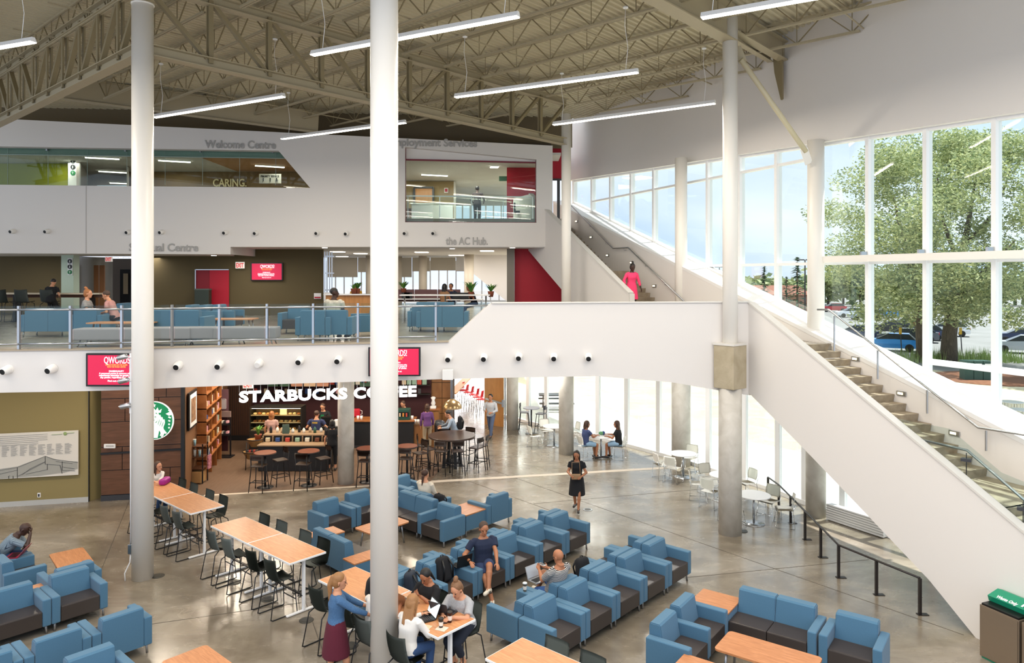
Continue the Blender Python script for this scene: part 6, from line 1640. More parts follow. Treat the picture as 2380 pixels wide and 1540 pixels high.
    if shoes:
        for k in (-1, 1):
            fd = Vector(toes[0 if k < 0 else 1]) if toes else Yd+X*.15*k; fd = fd.normalized()
            b = MB(); cap_(b, AN[k]-fd*.05*s-UP*.030*s, AN[k]+fd*.155*s-UP*.045*s, .044*s, .036*s); cap_(b, AN[k]-UP*.01, AN[k]+fd*.05*s-UP*.03, .043*s, .038*s)
            remesh(b.b, .010, 'shoe', shoes, t, 2)
    # hair
    st, hc_ = hair
    if st != 'bald':
        b = MB(); b.ball(hp(0, -.024, .052), (.092*s, .103*s, .096*s), Mh, 20, 14)
        if st in ('long', 'pony', 'bun', 'bob'):
            b.ball(hp(0, -.045, .01), (.092*s, .083*s, .11*s), Mh, 18, 12)
        if st in ('long', 'bob'):
            dn = .30 if st == 'long' else .15
            for x in (-.055, -.028, 0, .028, .055): cap_(b, hp(x, -.065, .02), hp(x*1.15, -.085, -dn+abs(x)*.8), .036*s, .022*s, n=10)
            for k in (-1, 1): cap_(b, hp(k*.072, -.01, .04), hp(k*.078, -.015, -dn*.75), .022*s, .016*s, n=10)
        if st == 'pony': cap_(b, hp(0, -.11, .07), hp(0, -.14, -.05), .034*s, .042*s); cap_(b, hp(0, -.14, -.05), hp(0, -.11, -.30), .042*s, .02*s)
        if st == 'bun': cap_(b, hp(0, -.05, .15), hp(0, -.07, .17), .042*s, .04*s)
        if st == 'low': cap_(b, hp(0, -.10, -.02), hp(0, -.13, -.22), .035*s, .015*s)
        remesh(b.b, .009, 'hair', HAIRM[hc_], t, 2)
        fr = None
    if extra: extra(t, dict(P=P, T=T, TX=TX, TY=TY, at=at_, hp=hp, EL=EL, WR=WR, SH=SH, KN=KN, AN=AN, s=s, X=X, Y=Yd, hM=Mh, bw=bw))
    t['w'] = 0; del t['w']
    return t
def glasses(t, J):
    b = MB(); 
    for k in (-1, 1): b.tube([J['hp'](k*.033+.022*math.cos(a), .094, .012+.016*math.sin(a)) for a in [j*.7 for j in range(9)]], .0025, 6, closed=True); b.tube([J['hp'](k*.055, .09, .014), J['hp'](k*.078, 0, .012)], .0025, 6)
    b.obj('glasses', BLACKP, t)
def watch(k):
    def f(t, J): MB().lathe([(.030, -.012), (.031, .012)], n=14, M=Matrix.Translation(J['WR'][k]) @ (J['WR'][k]-J['EL'][k]).to_track_quat('Z', 'Y').to_matrix().to_4x4()).obj('wristwatch', BLACKP, t)
    return f
def laptop(loc, rz, label, col, open_=1.85, lit=False, w_=.34):
    """rz: direction the user looks (local +y = away from the user)"""
    t = thing('laptop', label, 'laptop', loc, rz)
    MB().box((0, 0, .009), (w_, .235, .018), bev=.004).obj('base', col, t)
    kb = MB()
    for r in range(5): kb.box((0, .06-.03*r, .0195), (w_*.86, .022, .003))
    kb.obj('keyboard', BLACKP if not lit else DGREY, t)
    M = Matrix.Translation((0, .117, .012)) @ Matrix.Rotation(math.pi/2-(open_-math.pi/2), 4, 'X')
    M = Matrix.Translation((0, .117, .012)) @ Matrix.Rotation(-(open_-math.pi/2), 4, 'X')
    MB().box((0, .004, .115), (w_, .008, .23), M, bev=.003).obj('lid', col, t)
    MB().box((0, -.0015, .118), (w_*.93, .003, .20), M).obj('screen', emis('laptop_lit', '#cfe3ea', .9) if lit else mat('screen_pale', '#b9c2cc', .2), t)
    return t
def cup(loc, label, colr, h=.14, lid='#2a2523', clear=False):
    t = thing('coffee_cup', label, 'cup', loc)
    MB().lathe([(.028, 0), (.040, h), (.0405, h)], n=20).obj('cup_body', colr, t)
    MB().lathe([(.031, h*.25), (.037, h*.72)], n=20, cap=False).obj('cup_sleeve', mat('sleeve_white', '#e6ddd2', .7), t)
    MB().lathe([(.043, h), (.043, h+.008), (.036, h+.018), (.034, h+.018)], n=20).obj('cup_lid', mat('lid_'+lid[1:], lid, .5), t)
    return t
def bag(loc, rz, label, m, sx=.32, sy=.2, sz=.44, nm='backpack', strap=True, tilt=0.):
    t = thing(nm, label, 'backpack' if nm == 'backpack' else 'bag', loc, rz); t.rotation_euler = (tilt, 0, rz)
    b = MB(); b.box((0, 0, sz/2), (sx, sy, sz), bev=min(sx, sy)*.42, seg=4)
    for v in b.b.verts: v.co.x *= 1-.25*(v.co.z/sz)**2; v.co.y *= 1-.2*(v.co.z/sz)
    for f in b.b.faces: f.smooth = True
    b.obj('bag_body', m, t)
    MB().box((0, -sy*.52, sz*.32), (sx*.72, sy*.35, sz*.42), bev=.03, seg=3).obj('front_pocket', m, t)
    MB().tube([(-.04, 0, sz*.97), (-.03, 0, sz*1.06), (.03, 0, sz*1.06), (.04, 0, sz*.97)], .01, 8).obj('handle', BLACKP, t)
    if strap:
        for k in (-1, 1): MB().tube([(k*.08, sy*.42, sz*.9), (k*.11, sy*.75, sz*.6), (k*.12, sy*.5, sz*.1)], .018, 8).obj('strap', BLACKP, t)
    return t
NAVY = cloth('navy', '#1d2740'); BLK = cloth('black', '#15161a'); WHT = cloth('white', '#dedad4'); GRYT = cloth('heather_grey', '#a9aaad', '#9b9c9f'); DEN = cloth('denim', '#4a6f97', '#3d6087', 60); JEAN = cloth('jeans', '#2f4c74', '#27406a', 60); DNAVY = cloth('dark_navy', '#1b2130')
STRP = mat('cloth_stripe', '#c9c8c4', .9)
_n, _l = nodes(STRP); _w = _n.new('ShaderNodeTexWave'); _w.bands_direction = 'Z'; _w.inputs['Scale'].default_value = 16; _w.inputs['Distortion'].default_value = .4
_c = _n.new('ShaderNodeTexCoord'); _l.new(_c.outputs['Object'], _w.inputs[0]); _r = _n.new('ShaderNodeValToRGB'); _r.color_ramp.interpolation = 'CONSTANT'; _r.color_ramp.elements[0].color = (.02, .02, .025, 1); _r.color_ramp.elements[1].position = .55; _r.color_ramp.elements[1].color = (.55, .54, .52, 1)
_l.new(_w.outputs[0], _r.inputs[0]); _l.new(_r.outputs[0], _n['Principled BSDF'].inputs['Base Color'])
CHK = mat('cloth_check', '#8fa0ac', .9); _n, _l = nodes(CHK); _b = _n.new('ShaderNodeTexBrick'); _b.inputs['Scale'].default_value = 26; _b.inputs['Color1'].default_value = (.30, .38, .43, 1); _b.inputs['Color2'].default_value = (.24, .31, .36, 1); _b.inputs['Mortar'].default_value = (.03, .05, .08, 1); _b.offset = 0; _b.inputs['Mortar Size'].default_value = .035; _b.inputs['Brick Width'].default_value = .35
_c = _n.new('ShaderNodeTexCoord'); _m = _n.new('ShaderNodeMapping'); _m.inputs['Rotation'].default_value = (math.pi/2, 0, 0); _l.new(_c.outputs['Object'], _m.inputs[0]); _l.new(_m.outputs[0], _b.inputs[0]); _l.new(_b.outputs[0], _n['Principled BSDF'].inputs['Base Color'])
# --- man in navy shirt
cc = P0-D1*(.925*3+.46)-D2*.30
mh = v2(.42, -.9).normalized()
def navy_x(t, J):
    watch(1)(t, J)
    for k in (-1, 1): MB().box((0, 0, 0), (.05, .13, .02), Matrix.Translation(J['AN'][k]+UP*-.03+J['Y']*.05), bev=.008).obj('shoe_stripe', SHOED, t)
person('seated man in navy shirt and shorts with crossed legs and a laptop', Vector((cc.x, cc.y, 0)), mh, seat=.44, lean=-.05, headyaw=-.2, headpitch=.15, skin='mid', hair=('short', 'grey'), top=(NAVY, ''), sleeve=.62, bottom=cloth('short_blue', '#2c3c60'), legs='shorts', H=1.82, build=1.13, shoes=SHOEW,
       hands_=[(-.10, .44, .66), (.40, .26, .74)], feet=[(.16, .62, .30), (.10, .66, .08)], knees=[(.15, .6, 1), (.35, .6, 1)], vox=.008, extra=navy_x, toes=[(.7, .6, .1), (.35, 1, 0)])
laptop(Vector((cc.x, cc.y, .63))+Vector((-.44, -.28, 0)), rzf(mh)+.2, 'open black laptop on the armrest beside the man in the navy shirt', BLACKP, 1.75)
# --- bald man, striped shirt
cc = P0b-D1*(.925*3+.50)-D2*1.02
hd_ = (-D2+v2(0, .15)).normalized()
person('bald seated man in a striped grey shirt holding a phone over his laptop', Vector((cc.x, cc.y, 0)), hd_, seat=.44, lean=-.28, headyaw=.1, headpitch=.25, skin='mid', hair=('bald', ''), top=(STRP, ''), sleeve=.75, bottom=cloth('blue_shorts', '#355a96'), legs='shorts', H=1.78, build=1.16, shoes=SHOEW,
       hands_=[(-.10, .28, .86), (.14, .30, .84)], feet=[(-.1, .66, .08), (.18, .30+.3, .36)], vox=.008, palms=[(.3, -.3, 1), (-.6, 0, .6)], curl=.8, extra=glasses)
lp = Vector((cc.x, cc.y, .60))+hd_*.40
laptop(lp+UP*.02, rzf(hd_), 'open silver laptop on the lap of the bald man', mat('laptop_silver', '#b7babd', .3, .6), 1.9)
t = thing('smartphone', 'white smartphone held by the bald man', 'phone', Vector((cc.x, cc.y, .93))+hd_*.33+D1*.02, rzf(hd_)); MB().box((0, 0, 0), (.075, .15, .01), bev=.004).obj('phone_body', FRAMEW, t); MB().box((0, 0, .006), (.066, .13, .002)).obj('screen', BLACKP, t)
cup(Vector((P0b.x, P0b.y, .62))-D1*(.925*4+.07)-D2*1.30, 'iced coffee cup on the armrest beside the bald man', mat('iced_coffee', '#b3977a', .2), lid='#d8dfe0')
bag(Vector((cc.x, cc.y, .44))+D1*.98+D2*-.05+hd_*-.02, rzf(hd_), 'black backpack on the seat behind the bald man', BLK, .34, .2, .42, tilt=-.2)
# --- people around the laptop table
def on(N, s, off, z=0): p = N-D2*s+D1*off; return Vector((p.x, p.y, z))
p1 = on(Nc, 1.15, .90); 
person('woman in a black shirt looking down at her phone beside the laptop table', p1, v2(-.55, -.84), seat=.69, lean=.12, headyaw=0, headpitch=.55, skin='mid', hair=('low', 'black'), top=(BLK, ''), sleeve=.85, bottom=BLK, legs='pants', H=1.66, build=1.1, fem=True,
       hands_=[(-.07, .34, 1.16), (.09, .33, 1.14)], feet=[(-.12, .28, .33), (.12, .28, .33)], palms=[(.2, 0, 1), (-.8, 0, .4)], curl=.9, vox=.008)
hx_ = v2(-.55, -.84)
t = thing('smartphone', 'smartphone in the hands of the woman in black', 'phone', p1+hx_*.43+UP*1.20, rzf(hx_)); MB().box((0, 0, 0), (.07, .14, .01), bev=.004).obj('phone_body', BLACKP, t); MB().box((0, 0, .006), (.062, .12, .002)).obj('screen', mat('screen_pale', '#b9c2cc', .2), t)
p2 = on(Nc, .45, .99); h2 = v2(-.50, -.87)
def levi(t, J):
    M = Matrix.Translation(J['at'](.27)+J['TY']*(.128*J['s']))
    b = MB(); b.grid(lambda u, v: J['at'](.33+(v-.5)*.075)+J['TX']*(u-.5)*.20+J['TY']*(.152-.12*(u-.5)**2*2), 8, 4); b.obj('print_blue', NAVY, t)
    b = MB(); b.grid(lambda u, v: J['at'](.21+(v-.5)*.03)+J['TX']*(u-.5)*.20+J['TY']*(.142-.12*(u-.5)**2*2), 8, 2); b.obj('print_red', mat('print_red', '#b01c2e', .8), t)
    b = MB(); b.grid(lambda u, v: J['at'](.262+(v-.5)*.062)+J['TX']*(u-.5)*.20+J['TY']*(.148-.12*(u-.5)**2*2), 8, 4); b.obj('print_white', mat('print_white', '#d9d9d9', .8), t)
    text_mesh("Levi's", .08, BLACKM, J['at'](.238)-J['TX']*-.09+J['TY']*.153, -J['TX'], J['T'], .002, .002, parent=t, width=.18, name='print_text')
person('woman in a grey T-shirt with a red and blue chest print typing at the table', p2, h2, seat=.69, lean=.30, headyaw=.0, headpitch=.5, skin='fair', hair=('bun', 'light'), top=(GRYT, ''), sleeve=.8, bottom=DNAVY, legs='cropped', H=1.7, build=1.1, fem=True,
       hands_=[(-.12, .52, 1.10), (.06, .52, 1.10)], feet=[(-.10, .20, .30), (.06, .22, .28)], vox=.008, shoes=None, extra=levi)
p3 = on(Nc, .50, -.17); h3 = (D1+D2*-.1).normalized()
person('blonde woman in a white sweater seen from behind at the laptop table', p3, h3, seat=.69, lean=.15, headyaw=.2, headpitch=.3, skin='fair', hair=('long', 'blonde'), top=(WHT, ''), sleeve=1.95, bottom=JEAN, legs='pants', H=1.68, fem=True, build=1.02,
       hands_=[(-.12, .46, 1.10), (.14, .40, 1.02)], feet=[(-.12, .35, .32), (.12, .35, .32)], vox=.008)
p4 = on(Nc, 1.3, -.17)
person('person in a white shirt mostly hidden by the nearest white column', p4, D1, seat=.69, lean=.12, skin='mid', hair=('short', 'black'), top=(WHT, ''), sleeve=.8, bottom=JEAN, legs='pants', H=1.74, hands_=[(-.15, .42, 1.10), (.15, .42, 1.10)], feet=[(-.12, .3, .32), (.12, .3, .32)])
rz1 = rzf(D1)
laptop(on(Nc, .62, .28, 1.052), rzf((D1+D2*.35).normalized()), 'open black laptop with a bright screen in front of the blonde woman', BLACKP, 1.95, True)
laptop(on(Nc, .52, .62, 1.052), rzf(h2), 'open dark laptop the woman in grey types on', DGREY, 1.95)
laptop(on(Nc, 1.22, .45, 1.052), rzf((-D1)), 'open gold-toned laptop in front of the woman in black', mat('laptop_gold', '#b8987c', .35, .5), 1.95)
cup(on(Nc, .22, .44, 1.052), 'brown paper coffee cup with white round mark, farther of two on the table', mat('cup_brown', '#4a2a22', .5), .15)
cup(on(Nc, .20, .24, 1.052), 'white printed coffee cup nearer the table corner', mat('cup_mixed', '#3b332e', .5), .13)
for i, (s, o, w_, d_, lb, mm) in enumerate([(.38, .10, .17, .12, 'folded paper napkin near the table edge', '#d9c4a4'), (.16, .22, .16, .14, 'white napkin under the printed cup', '#d8ccbc')]):
    t = thing('napkin', lb, 'napkin', on(Nc, s, o, 1.053), rz1+.3); MB().box((0, 0, .003), (w_, d_, .006)).obj('napkin_sheet', mat('paper_%d' % i, mm, .9), t)
for i, (s, o, lb) in enumerate([(.80, .16, 'black phone lying beside the bright laptop'), (.30, .40, 'black phone lying next to the coffee cups')]):
    t = thing('smartphone', lb, 'phone', on(Nc, s, o, 1.053), rz1+.9*i); MB().box((0, 0, .005), (.075, .15, .01), bev=.004).obj('phone_body', BLACKP, t); MB().box((0, 0, .0105), (.066, .135, .001)).obj('screen', DGREY, t)
bag(on(Nc, 1.75, .25, 1.052), rz1+1.2, 'black backpack on the high table beside the nearest column', BLK, .38, .22, .33)
k5 = P0-D1*(.925*5+.40)-D2*.36
bag(Vector((k5.x, k5.y, .44)), rzf(D2)+.5, 'dark blue backpack on the armchair right of the nearest column', mat('bag_navy', '#1c2634', .7), .34, .22, .48, tilt=.15)
k4 = P0-D1*(.925*4+.46)-D2*.44
bag(Vector((k4.x, k4.y, .44)), rzf(D2), 'black backpack leaning on the armchair behind the woman in black', BLK, .34, .22, .46, tilt=.2)
# --- woman in denim jacket
def pstrap(t, J): pass
person('standing woman in a denim jacket and maroon skirt with a long ponytail', Vector((-2.72, 11.3, 0)), v2(.93, .36), lean=.04, headyaw=-.25, headpitch=.1, skin='fair', hair=('pony', 'blonde'), top=(DEN, ''), sleeve=1.9, bottom=cloth('maroon', '#571629'), legs='skirt', H=1.72, fem=True, build=1.05,
       hands_=[(-.12, .46, 1.08), (.22, .50, 1.06)], feet=[(-.08, -.12, .08), (.1, .18, .08)], vox=.008)
# --- walking woman in black dress
person('walking woman in a short black dress and ankle boots carrying a bag', G(1341, 1187), v2(-.25, -1).normalized(), lean=.06, headyaw=.1, headpitch=.25, skin='mid', hair=('long', 'black'), top=(BLK, ''), sleeve=.55, bottom=BLK, legs='dress', H=1.66, fem=True,
       hands_=[(-.16, .26, 1.0), (.12, .28, 1.02)], feet=[(-.07, .22, .08), (.08, -.24, .10)])
t = thing('shoulder_bag', 'small tan shoulder bag held by the walking woman in black', 'bag', G(1341, 1187)+Vector((-.05, -.30, 1.0))); MB().box((0, 0, 0), (.24, .08, .14), bev=.02).obj('bag_body', mat('tan_leather', '#9a7a58', .5), t); MB().tube([(-.11, 0, .06), (-.1, .1, .35), (.1, .1, .35), (.11, 0, .06)], .008).obj('strap', mat('tan_leather', '#9a7a58', .5), t)
# --- man at left
hl = v2(.93, .36).normalized()
person('seated man in a checked shirt resting his head on his hand', v2(-10.55, 15.0), hl, seat=.44, lean=.72, headyaw=-.1, headpitch=.65, skin='dark', hair=('bald', ''), top=(CHK, ''), sleeve=.8, bottom=JEAN, legs='pants', H=1.8, build=1.1,
       hands_=[(.1, .50, .70), (.10, .60, .98)], feet=[(-.14, .52, .08), (.14, .56, .08)], palms=[(0, .3, -1), (-.2, -1, .3)], curl=1.1, elbows=[(-1, 0, -.5), (.4, .5, -1)])
lq = v2(-10.08, 14.82)
laptop(Vector((lq.x, lq.y, .62)), rzf(v2(1, .2)), 'open laptop with red edge on the armrest beside the man in the checked shirt', mat('laptop_red', '#8c1f38', .4), 2.2, w_=.32)
bag(Vector((-10.75, 14.75, .44)), rzf(hl)+math.pi, 'black backpack behind the man in the checked shirt', BLK)
# --- woman with purple bag
pw = on(Na, 3.42, .62)
stool(Na, 3.40, -1, 'charcoal counter chair of the woman at the end of the far left table', off=.60, turn=rzf(D2)-rzf(D1))
person('woman in a white top sitting behind the left white column with a purple bag', pw, (D2+D1*.2).normalized(), seat=.69, lean=.25, headyaw=.3, skin='fair', hair=('long', 'brown'), top=(WHT, ''), sleeve=1.9, bottom=JEAN, legs='pants', H=1.66, fem=True, hands_=[(.15, .45, 1.12), (.32, .52, 1.14)], feet=[(-.1, .3, .32), (.1, .3, .32)])
t = thing('pouch', 'magenta pouch bag on the far left high table', 'bag', on(Na, 2.78, .62, 1.052), rz1-.8)
b = MB(); b.box((0, 0, .075), (.36, .17, .15), bev=.06, seg=4)
for f in b.b.faces: f.smooth = True
b.obj('pouch_body', mat('magenta_fabric', '#9b1180', .5), t); MB().tube([(-.17, -.03, .13), (0, -.05, .155), (.17, -.03, .13)], .006).obj('zip', METAL, t)
# --- white-clad woman on the sofa facing away
sc_ = Gc-D2*(.92+.4+.45)+D1*1.02
person('woman in a cream top on the sofa, seen from behind beside a black bag', Vector((sc_.x, sc_.y, 0)), (D1+D2*-.2).normalized(), seat=.44, lean=-.05, skin='fair', hair=('low', 'brown'), top=(cloth('cream', '#d6cbb8'), ''), sleeve=1.5, bottom=JEAN, legs='pants', H=1.72, fem=True, build=1.15)
bag(Vector((sc_.x, sc_.y, .44))+D2*.52, rzf(D1), 'black bag on the sofa right of the woman in cream', BLK, .34, .2, .36)
# --- two young women at the round table
W5 = WT[4][0]
def wpers(ang, r, label, tp, hr, mm):
    a = math.radians(ang); q = W5+v2(math.cos(a)*r, math.sin(a)*r); f = (W5-q).normalized()
    person(label, Vector((q.x, q.y, 0)), f, seat=.45, lean=.08, headpitch=.1, skin='mid', hair=hr, top=(tp, ''), sleeve=.55, bottom=cloth('light_denim', '#8fb0cc'), legs='shorts', H=1.68, fem=True, hands_=[(-.12, .36, .78), (.1, .42, .80)], feet=[(-.08, .42, .08), (.14, .36, .08)])
wpers(205, .64, 'young woman in a blue T-shirt at the round table, facing right', cloth('slate_blue', '#3d4a72'), ('bob', 'brown'), 0)
wpers(-25, .64, 'young woman in a black T-shirt with long hair, facing left', BLK, ('long', 'brown'), 0)
t = thing('lunch_bag', 'small green and blue bag on the round table between the young women', 'bag', W5+Vector((.02, .12, .745))); MB().ball((0, 0, .06), (.09, .07, .06)).obj('bag_body', mat('bag_green', '#5f9a6a', .6), t); MB().ball((.08, .02, .06), (.06, .06, .07)).obj('bag_side', mat('bag_blue', '#26407c', .6), t)
# --- woman in pink on the stair
q = W(8.72, 2.15, 5.06)
person('woman in a bright pink tunic walking down the upper stair', q, (DW+NI*.1).normalized(), lean=.08, headpitch=.3, skin='dark', hair=('bun', 'black'), top=(cloth('hot_pink', '#ff4678'), ''), sleeve=1.7, bottom=cloth('hot_pink', '#ff4678'), legs='dress', H=1.66, fem=True, hands_=[(-.3, .1, .82), (.3, .2, .9)], feet=[(-.08, .1, .08), (.08, -.1, .10)], vox=.012)
person('man in dark clothes standing inside the upper office window', at(1109, 33.6)+UP*8.65, v2(.2, 1).normalized(), lean=.02, skin='dark', hair=('short', 'black'), top=(cloth('dark_plum', '#2c2529'), ''), sleeve=1.2, bottom=BLK, legs='pants', H=1.78, vox=.012, hands_=[(-.22, .2, 1.0), (.26, .25, 1.05)])
# --- coffee bar customers and staff
def stand(px, Y, ang, label, **k):
    f = v2(math.cos(math.radians(ang)), math.sin(math.radians(ang))); z = k.pop('z', 0)
    kw = dict(vox=.012, skin='fair', hair=('short', 'brown'), top=(NAVY, ''), sleeve=.6, bottom=JEAN, H=1.7); kw.update(k)
    return person(label, at(px, Y)+UP*z, f, **kw)
stand(631, 25.2, 95, 'customer in a dusty pink top at the pastry case, seen from behind', hair=('bob', 'red'), top=(cloth('dusty_pink', '#b58f86'), ''), bottom=BLK, fem=True, H=1.64)
def backprint(t, J):
    text_mesh('PHYSNIC', .07, mat('print_yellow', '#d9b32e', .7), J['at'](.36)-J['TY']*.135-J['TX']*.1, J['TX'], J['T'], .002, .002, parent=t, width=.19, name='print_text')
stand(735, 25.1, 85, 'customer in a navy T-shirt with yellow back print at the till', hair=('short', 'brown'), top=(cloth('navy_tee', '#2c3557'), ''), bottom=JEAN, H=1.68, hands_=[(-.25, .2, 1.0), (.28, .26, 1.05)], extra=backprint, build=1.1)
def apron(t, J):
    b = MB(); b.grid(lambda u, v: J['at'](-.05+v*.44)+J['TX']*(u-.5)*(.30-.12*v)+J['TY']*(.155-.25*(u-.5)**2), 6, 6); b.obj('apron', mat('apron_green', '#0f6b3f', .8), t)
stand(752, 26.6, -95, 'barista in black with a green apron behind the till', hair=('short', 'brown'), top=(BLK, ''), sleeve=1.5, bottom=BLK, H=1.7, headpitch=.4, extra=apron, hands_=[(-.2, .3, 1.05), (.2, .3, 1.05)])
stand(941, 27.4, -110, 'barista bending behind the right part of the bar', hair=('short', 'brown'), top=(BLK, ''), bottom=BLK, H=1.68, headpitch=.5, lean=.15, extra=apron)
stand(993, 26.6, 110, 'blurred customer in a purple coat at the condiment counter', hair=('bob', 'brown'), top=(cloth('purple', '#5f3a6e'), ''), sleeve=1.9, bottom=cloth('khaki', '#9a8a72'), H=1.65, fem=True)
stand(1058, 25.3, 190, 'young man in a grey shirt leaning over the large round table', hair=('short', 'black'), top=(cloth('grey_blue', '#8a97a6'), ''), sleeve=1.9, bottom=BLK, H=1.72, lean=.35, headpitch=.4, hands_=[(-.2, .5, 1.08), (.15, .5, 1.08)])
bag(at(1069, 25.35)+UP*.98, math.radians(190)-math.pi/2+math.pi, 'black backpack worn by the young man at the round table', BLK, .3, .16, .44)
stand(1141, 28.3, -110, 'walking person in a pale grey sweatshirt with backpack straps', skin='mid', hair=('short', 'black'), top=(cloth('pale_grey', '#b3b6bc'), ''), sleeve=1.9, bottom=cloth('slate', '#4a5670'), H=1.74, feet=[(-.08, .25, .08), (.08, -.25, .1)], hands_=[(-.15, .28, 1.05), (.12, .28, 1.1)])
stand(772, 23.6, 100, 'person in black leggings half hidden by the concrete column', top=(BLK, ''), bottom=BLK, legs='cropped', H=1.66, fem=True, hair=('bob', 'black'))
# --- middle level
def sitp(px, Y, ang, label, seat=.44, z=4.6, **k):
    f = v2(math.cos(math.radians(ang)), math.sin(math.radians(ang)))
    kw = dict(vox=.012, skin='fair', hair=('short', 'brown'), top=(NAVY, ''), sleeve=.6, bottom=JEAN, H=1.7, seat=seat); kw.update(k)
    return person(label, at(px, Y)+UP*z, f, **kw)
sitp(775, 19.5, 75, 'seated man in a pale patterned shirt seen from behind, middle level', skin='dark', hair=('short', 'black'), top=(cloth('pale_camo', '#c9c4b6', '#a9a595', 12), ''), bottom=cloth('camo', '#a39d88', '#77735f', 14), build=1.15, headyaw=-.9, H=1.8)
sitp(200, 20.4, 10, 'seated girl in a striped top on the middle level facing right', top=(STRP, ''), bottom=BLK, hair=('bun', 'red'), fem=True)
sitp(268, 20.6, 185, 'blurred seated person in pink leaning forward on the middle level', top=(cloth('blush', '#b98a86'), ''), bottom=BLK, hair=('short', 'grey'), lean=.35, headpitch=.3)
sitp(118, 26.75, 90, 'person in black reading at the study counter, seen from behind', seat=.72, top=(BLK, ''), bottom=BLK, hair=('short', 'black'), lean=.15, headpitch=.5)
sitp(1032, 28.6, 60, 'woman in a tan top with long dark hair at the hub table', seat=.5, top=(cloth('tan', '#9a7250'), ''), hair=('long', 'black'), fem=True, skin='mid')
sitp(1049, 29.6, -100, 'man in a dark blue top behind a laptop in the hub', seat=.5, top=(NAVY, ''), hair=('short', 'black'), skin='mid')
sitp(1103, 28.9, 200, 'person bent over a laptop between the spiky hub plants', seat=.5, top=(DNAVY, ''), hair=('short', 'black'), lean=.3, headpitch=.5, skin='mid')
sitp(828, 30.5, -90, 'dark-haired person in yellow at the back of the hub', seat=.5, top=(cloth('mustard', '#c9992f'), ''), hair=('short', 'black'), skin='mid', headpitch=.5)
# ================================================================== COFFEE BAR
MAR = mat('wall_maroon', '#3a1218', .7); BRZD = mat('bronze_dark', '#2c2a26', .45, .4); SHW = mat('shelf_wood', '#a5693a', .5, noise=(4, '#8b5429', .6, (1, 6, 1)))
TANW = mat('wall_tan_brown', '#7a5435', .7); STRW = mat('slat_wood', '#4a3022', .5)
SA, SB = v2(-9.43, 20.95), v2(-10.95, 28.3)
struct(MB().poly([SA, SB, SB+UP*4.1, SA+UP*4.1], (-.1, 0, 0)).obj('wall_cafe_side', TANW))
struct(MB().poly([v2(-11.1, 28.0), at(585, 28.0), at(585, 28.0)+UP*4.1, v2(-11.1, 28)+UP*4.1], (0, .1, 0)).obj('wall_cafe_slats', STRW))
gv = MB()
for k in range(14): p = v2(-10.9, 27.96).lerp(at(585, 27.96), k/13.); gv.bar(p, p+UP*4, .012, .012)
struct(gv.obj('trim_31', BLACKM))
struct(MB().bar(v2(-10.9, 27.93)+UP*.1, at(585, 27.93)+UP*.1, .02, .2).obj('baseboard_back', BLACKM))
struct(MB().poly([at(584, 29.2), at(1002, 29.2), at(1002, 29.2)+UP*4.1, at(584, 29.2)+UP*4.1], (0, .1, 0)).obj('wall_cafe_back', MAR))
t = thing('wall_wood', None, None); t['kind'] = 'structure'
for c_ in range(2):
    for r in range(6):
        a, b = at(1001+c_*27, 29.4), at(1001+c_*27+26, 29.4); MB().poly([a+UP*(.15+r*.62), b+UP*(.15+r*.62), b+UP*(.75+r*.62), a+UP*(.75+r*.62)], (0, .05, 0)).obj('wood_panel', WOODM, t)
struct(MB().poly([at(1000, 29.46), at(1056, 29.46), at(1056, 29.46)+UP*4.1, at(1000, 29.46)+UP*4.1], (0, .05, 0)).obj('wall_wood_backing', BLACKM))
struct(MB().bar(at(1050, 29.3), at(1050, 29.3)+UP*4.1, .1, .12).obj('trim_32', METAL))
# corridor beyond
struct(MB().poly([at(1053, 46), at(1200, 46), at(1200, 46)+UP*4.1, at(1053, 46)+UP*4.1], (0, .1, 0)).obj('window_corridor_end', emis('daylight_end', '#f4f8ff', 2.2)))  # glowing panel added to brighten the corridor and its floor
struct(MB().poly([at(1054, 30), at(1010, 46), at(1010, 46)+UP*4.1, at(1054, 30)+UP*4.1], (-.1, 0, 0)).obj('wall_corridor_left', WHITE))
t = thing('wall_counter', 'orange wood ledge behind the red corridor stools', 'counter'); MB().bar(at(1050, 33)+UP*.98, at(1118, 44)+UP*.98, .4, .05, side=UP).obj('counter_top', WOODL, t)
t = thing('door_60', None, None); t['kind'] = 'structure'
da, db = at(1126, 31.0), at(1170, 30.4)
MB().poly([da, db, db+UP*3.4, da+UP*3.4], (.02, .05, 0)).obj('door_leaf', WOODL, t)
MB().bar(da+Vector((.05, -.08, 1.1)), db+Vector((-.05, -.08, 1.0)), .03, .08).obj('push_bar', METAL, t); MB().box((0, 0, 0), (.1, .08, .3), Matrix.Translation(db+Vector((-.02, -.08, 1.0)))).obj('latch', METAL, t)
MB().bar(at(1174, 30.4), at(1174, 30.4)+UP*3.5, .06).obj('door_frame', METAL, t)
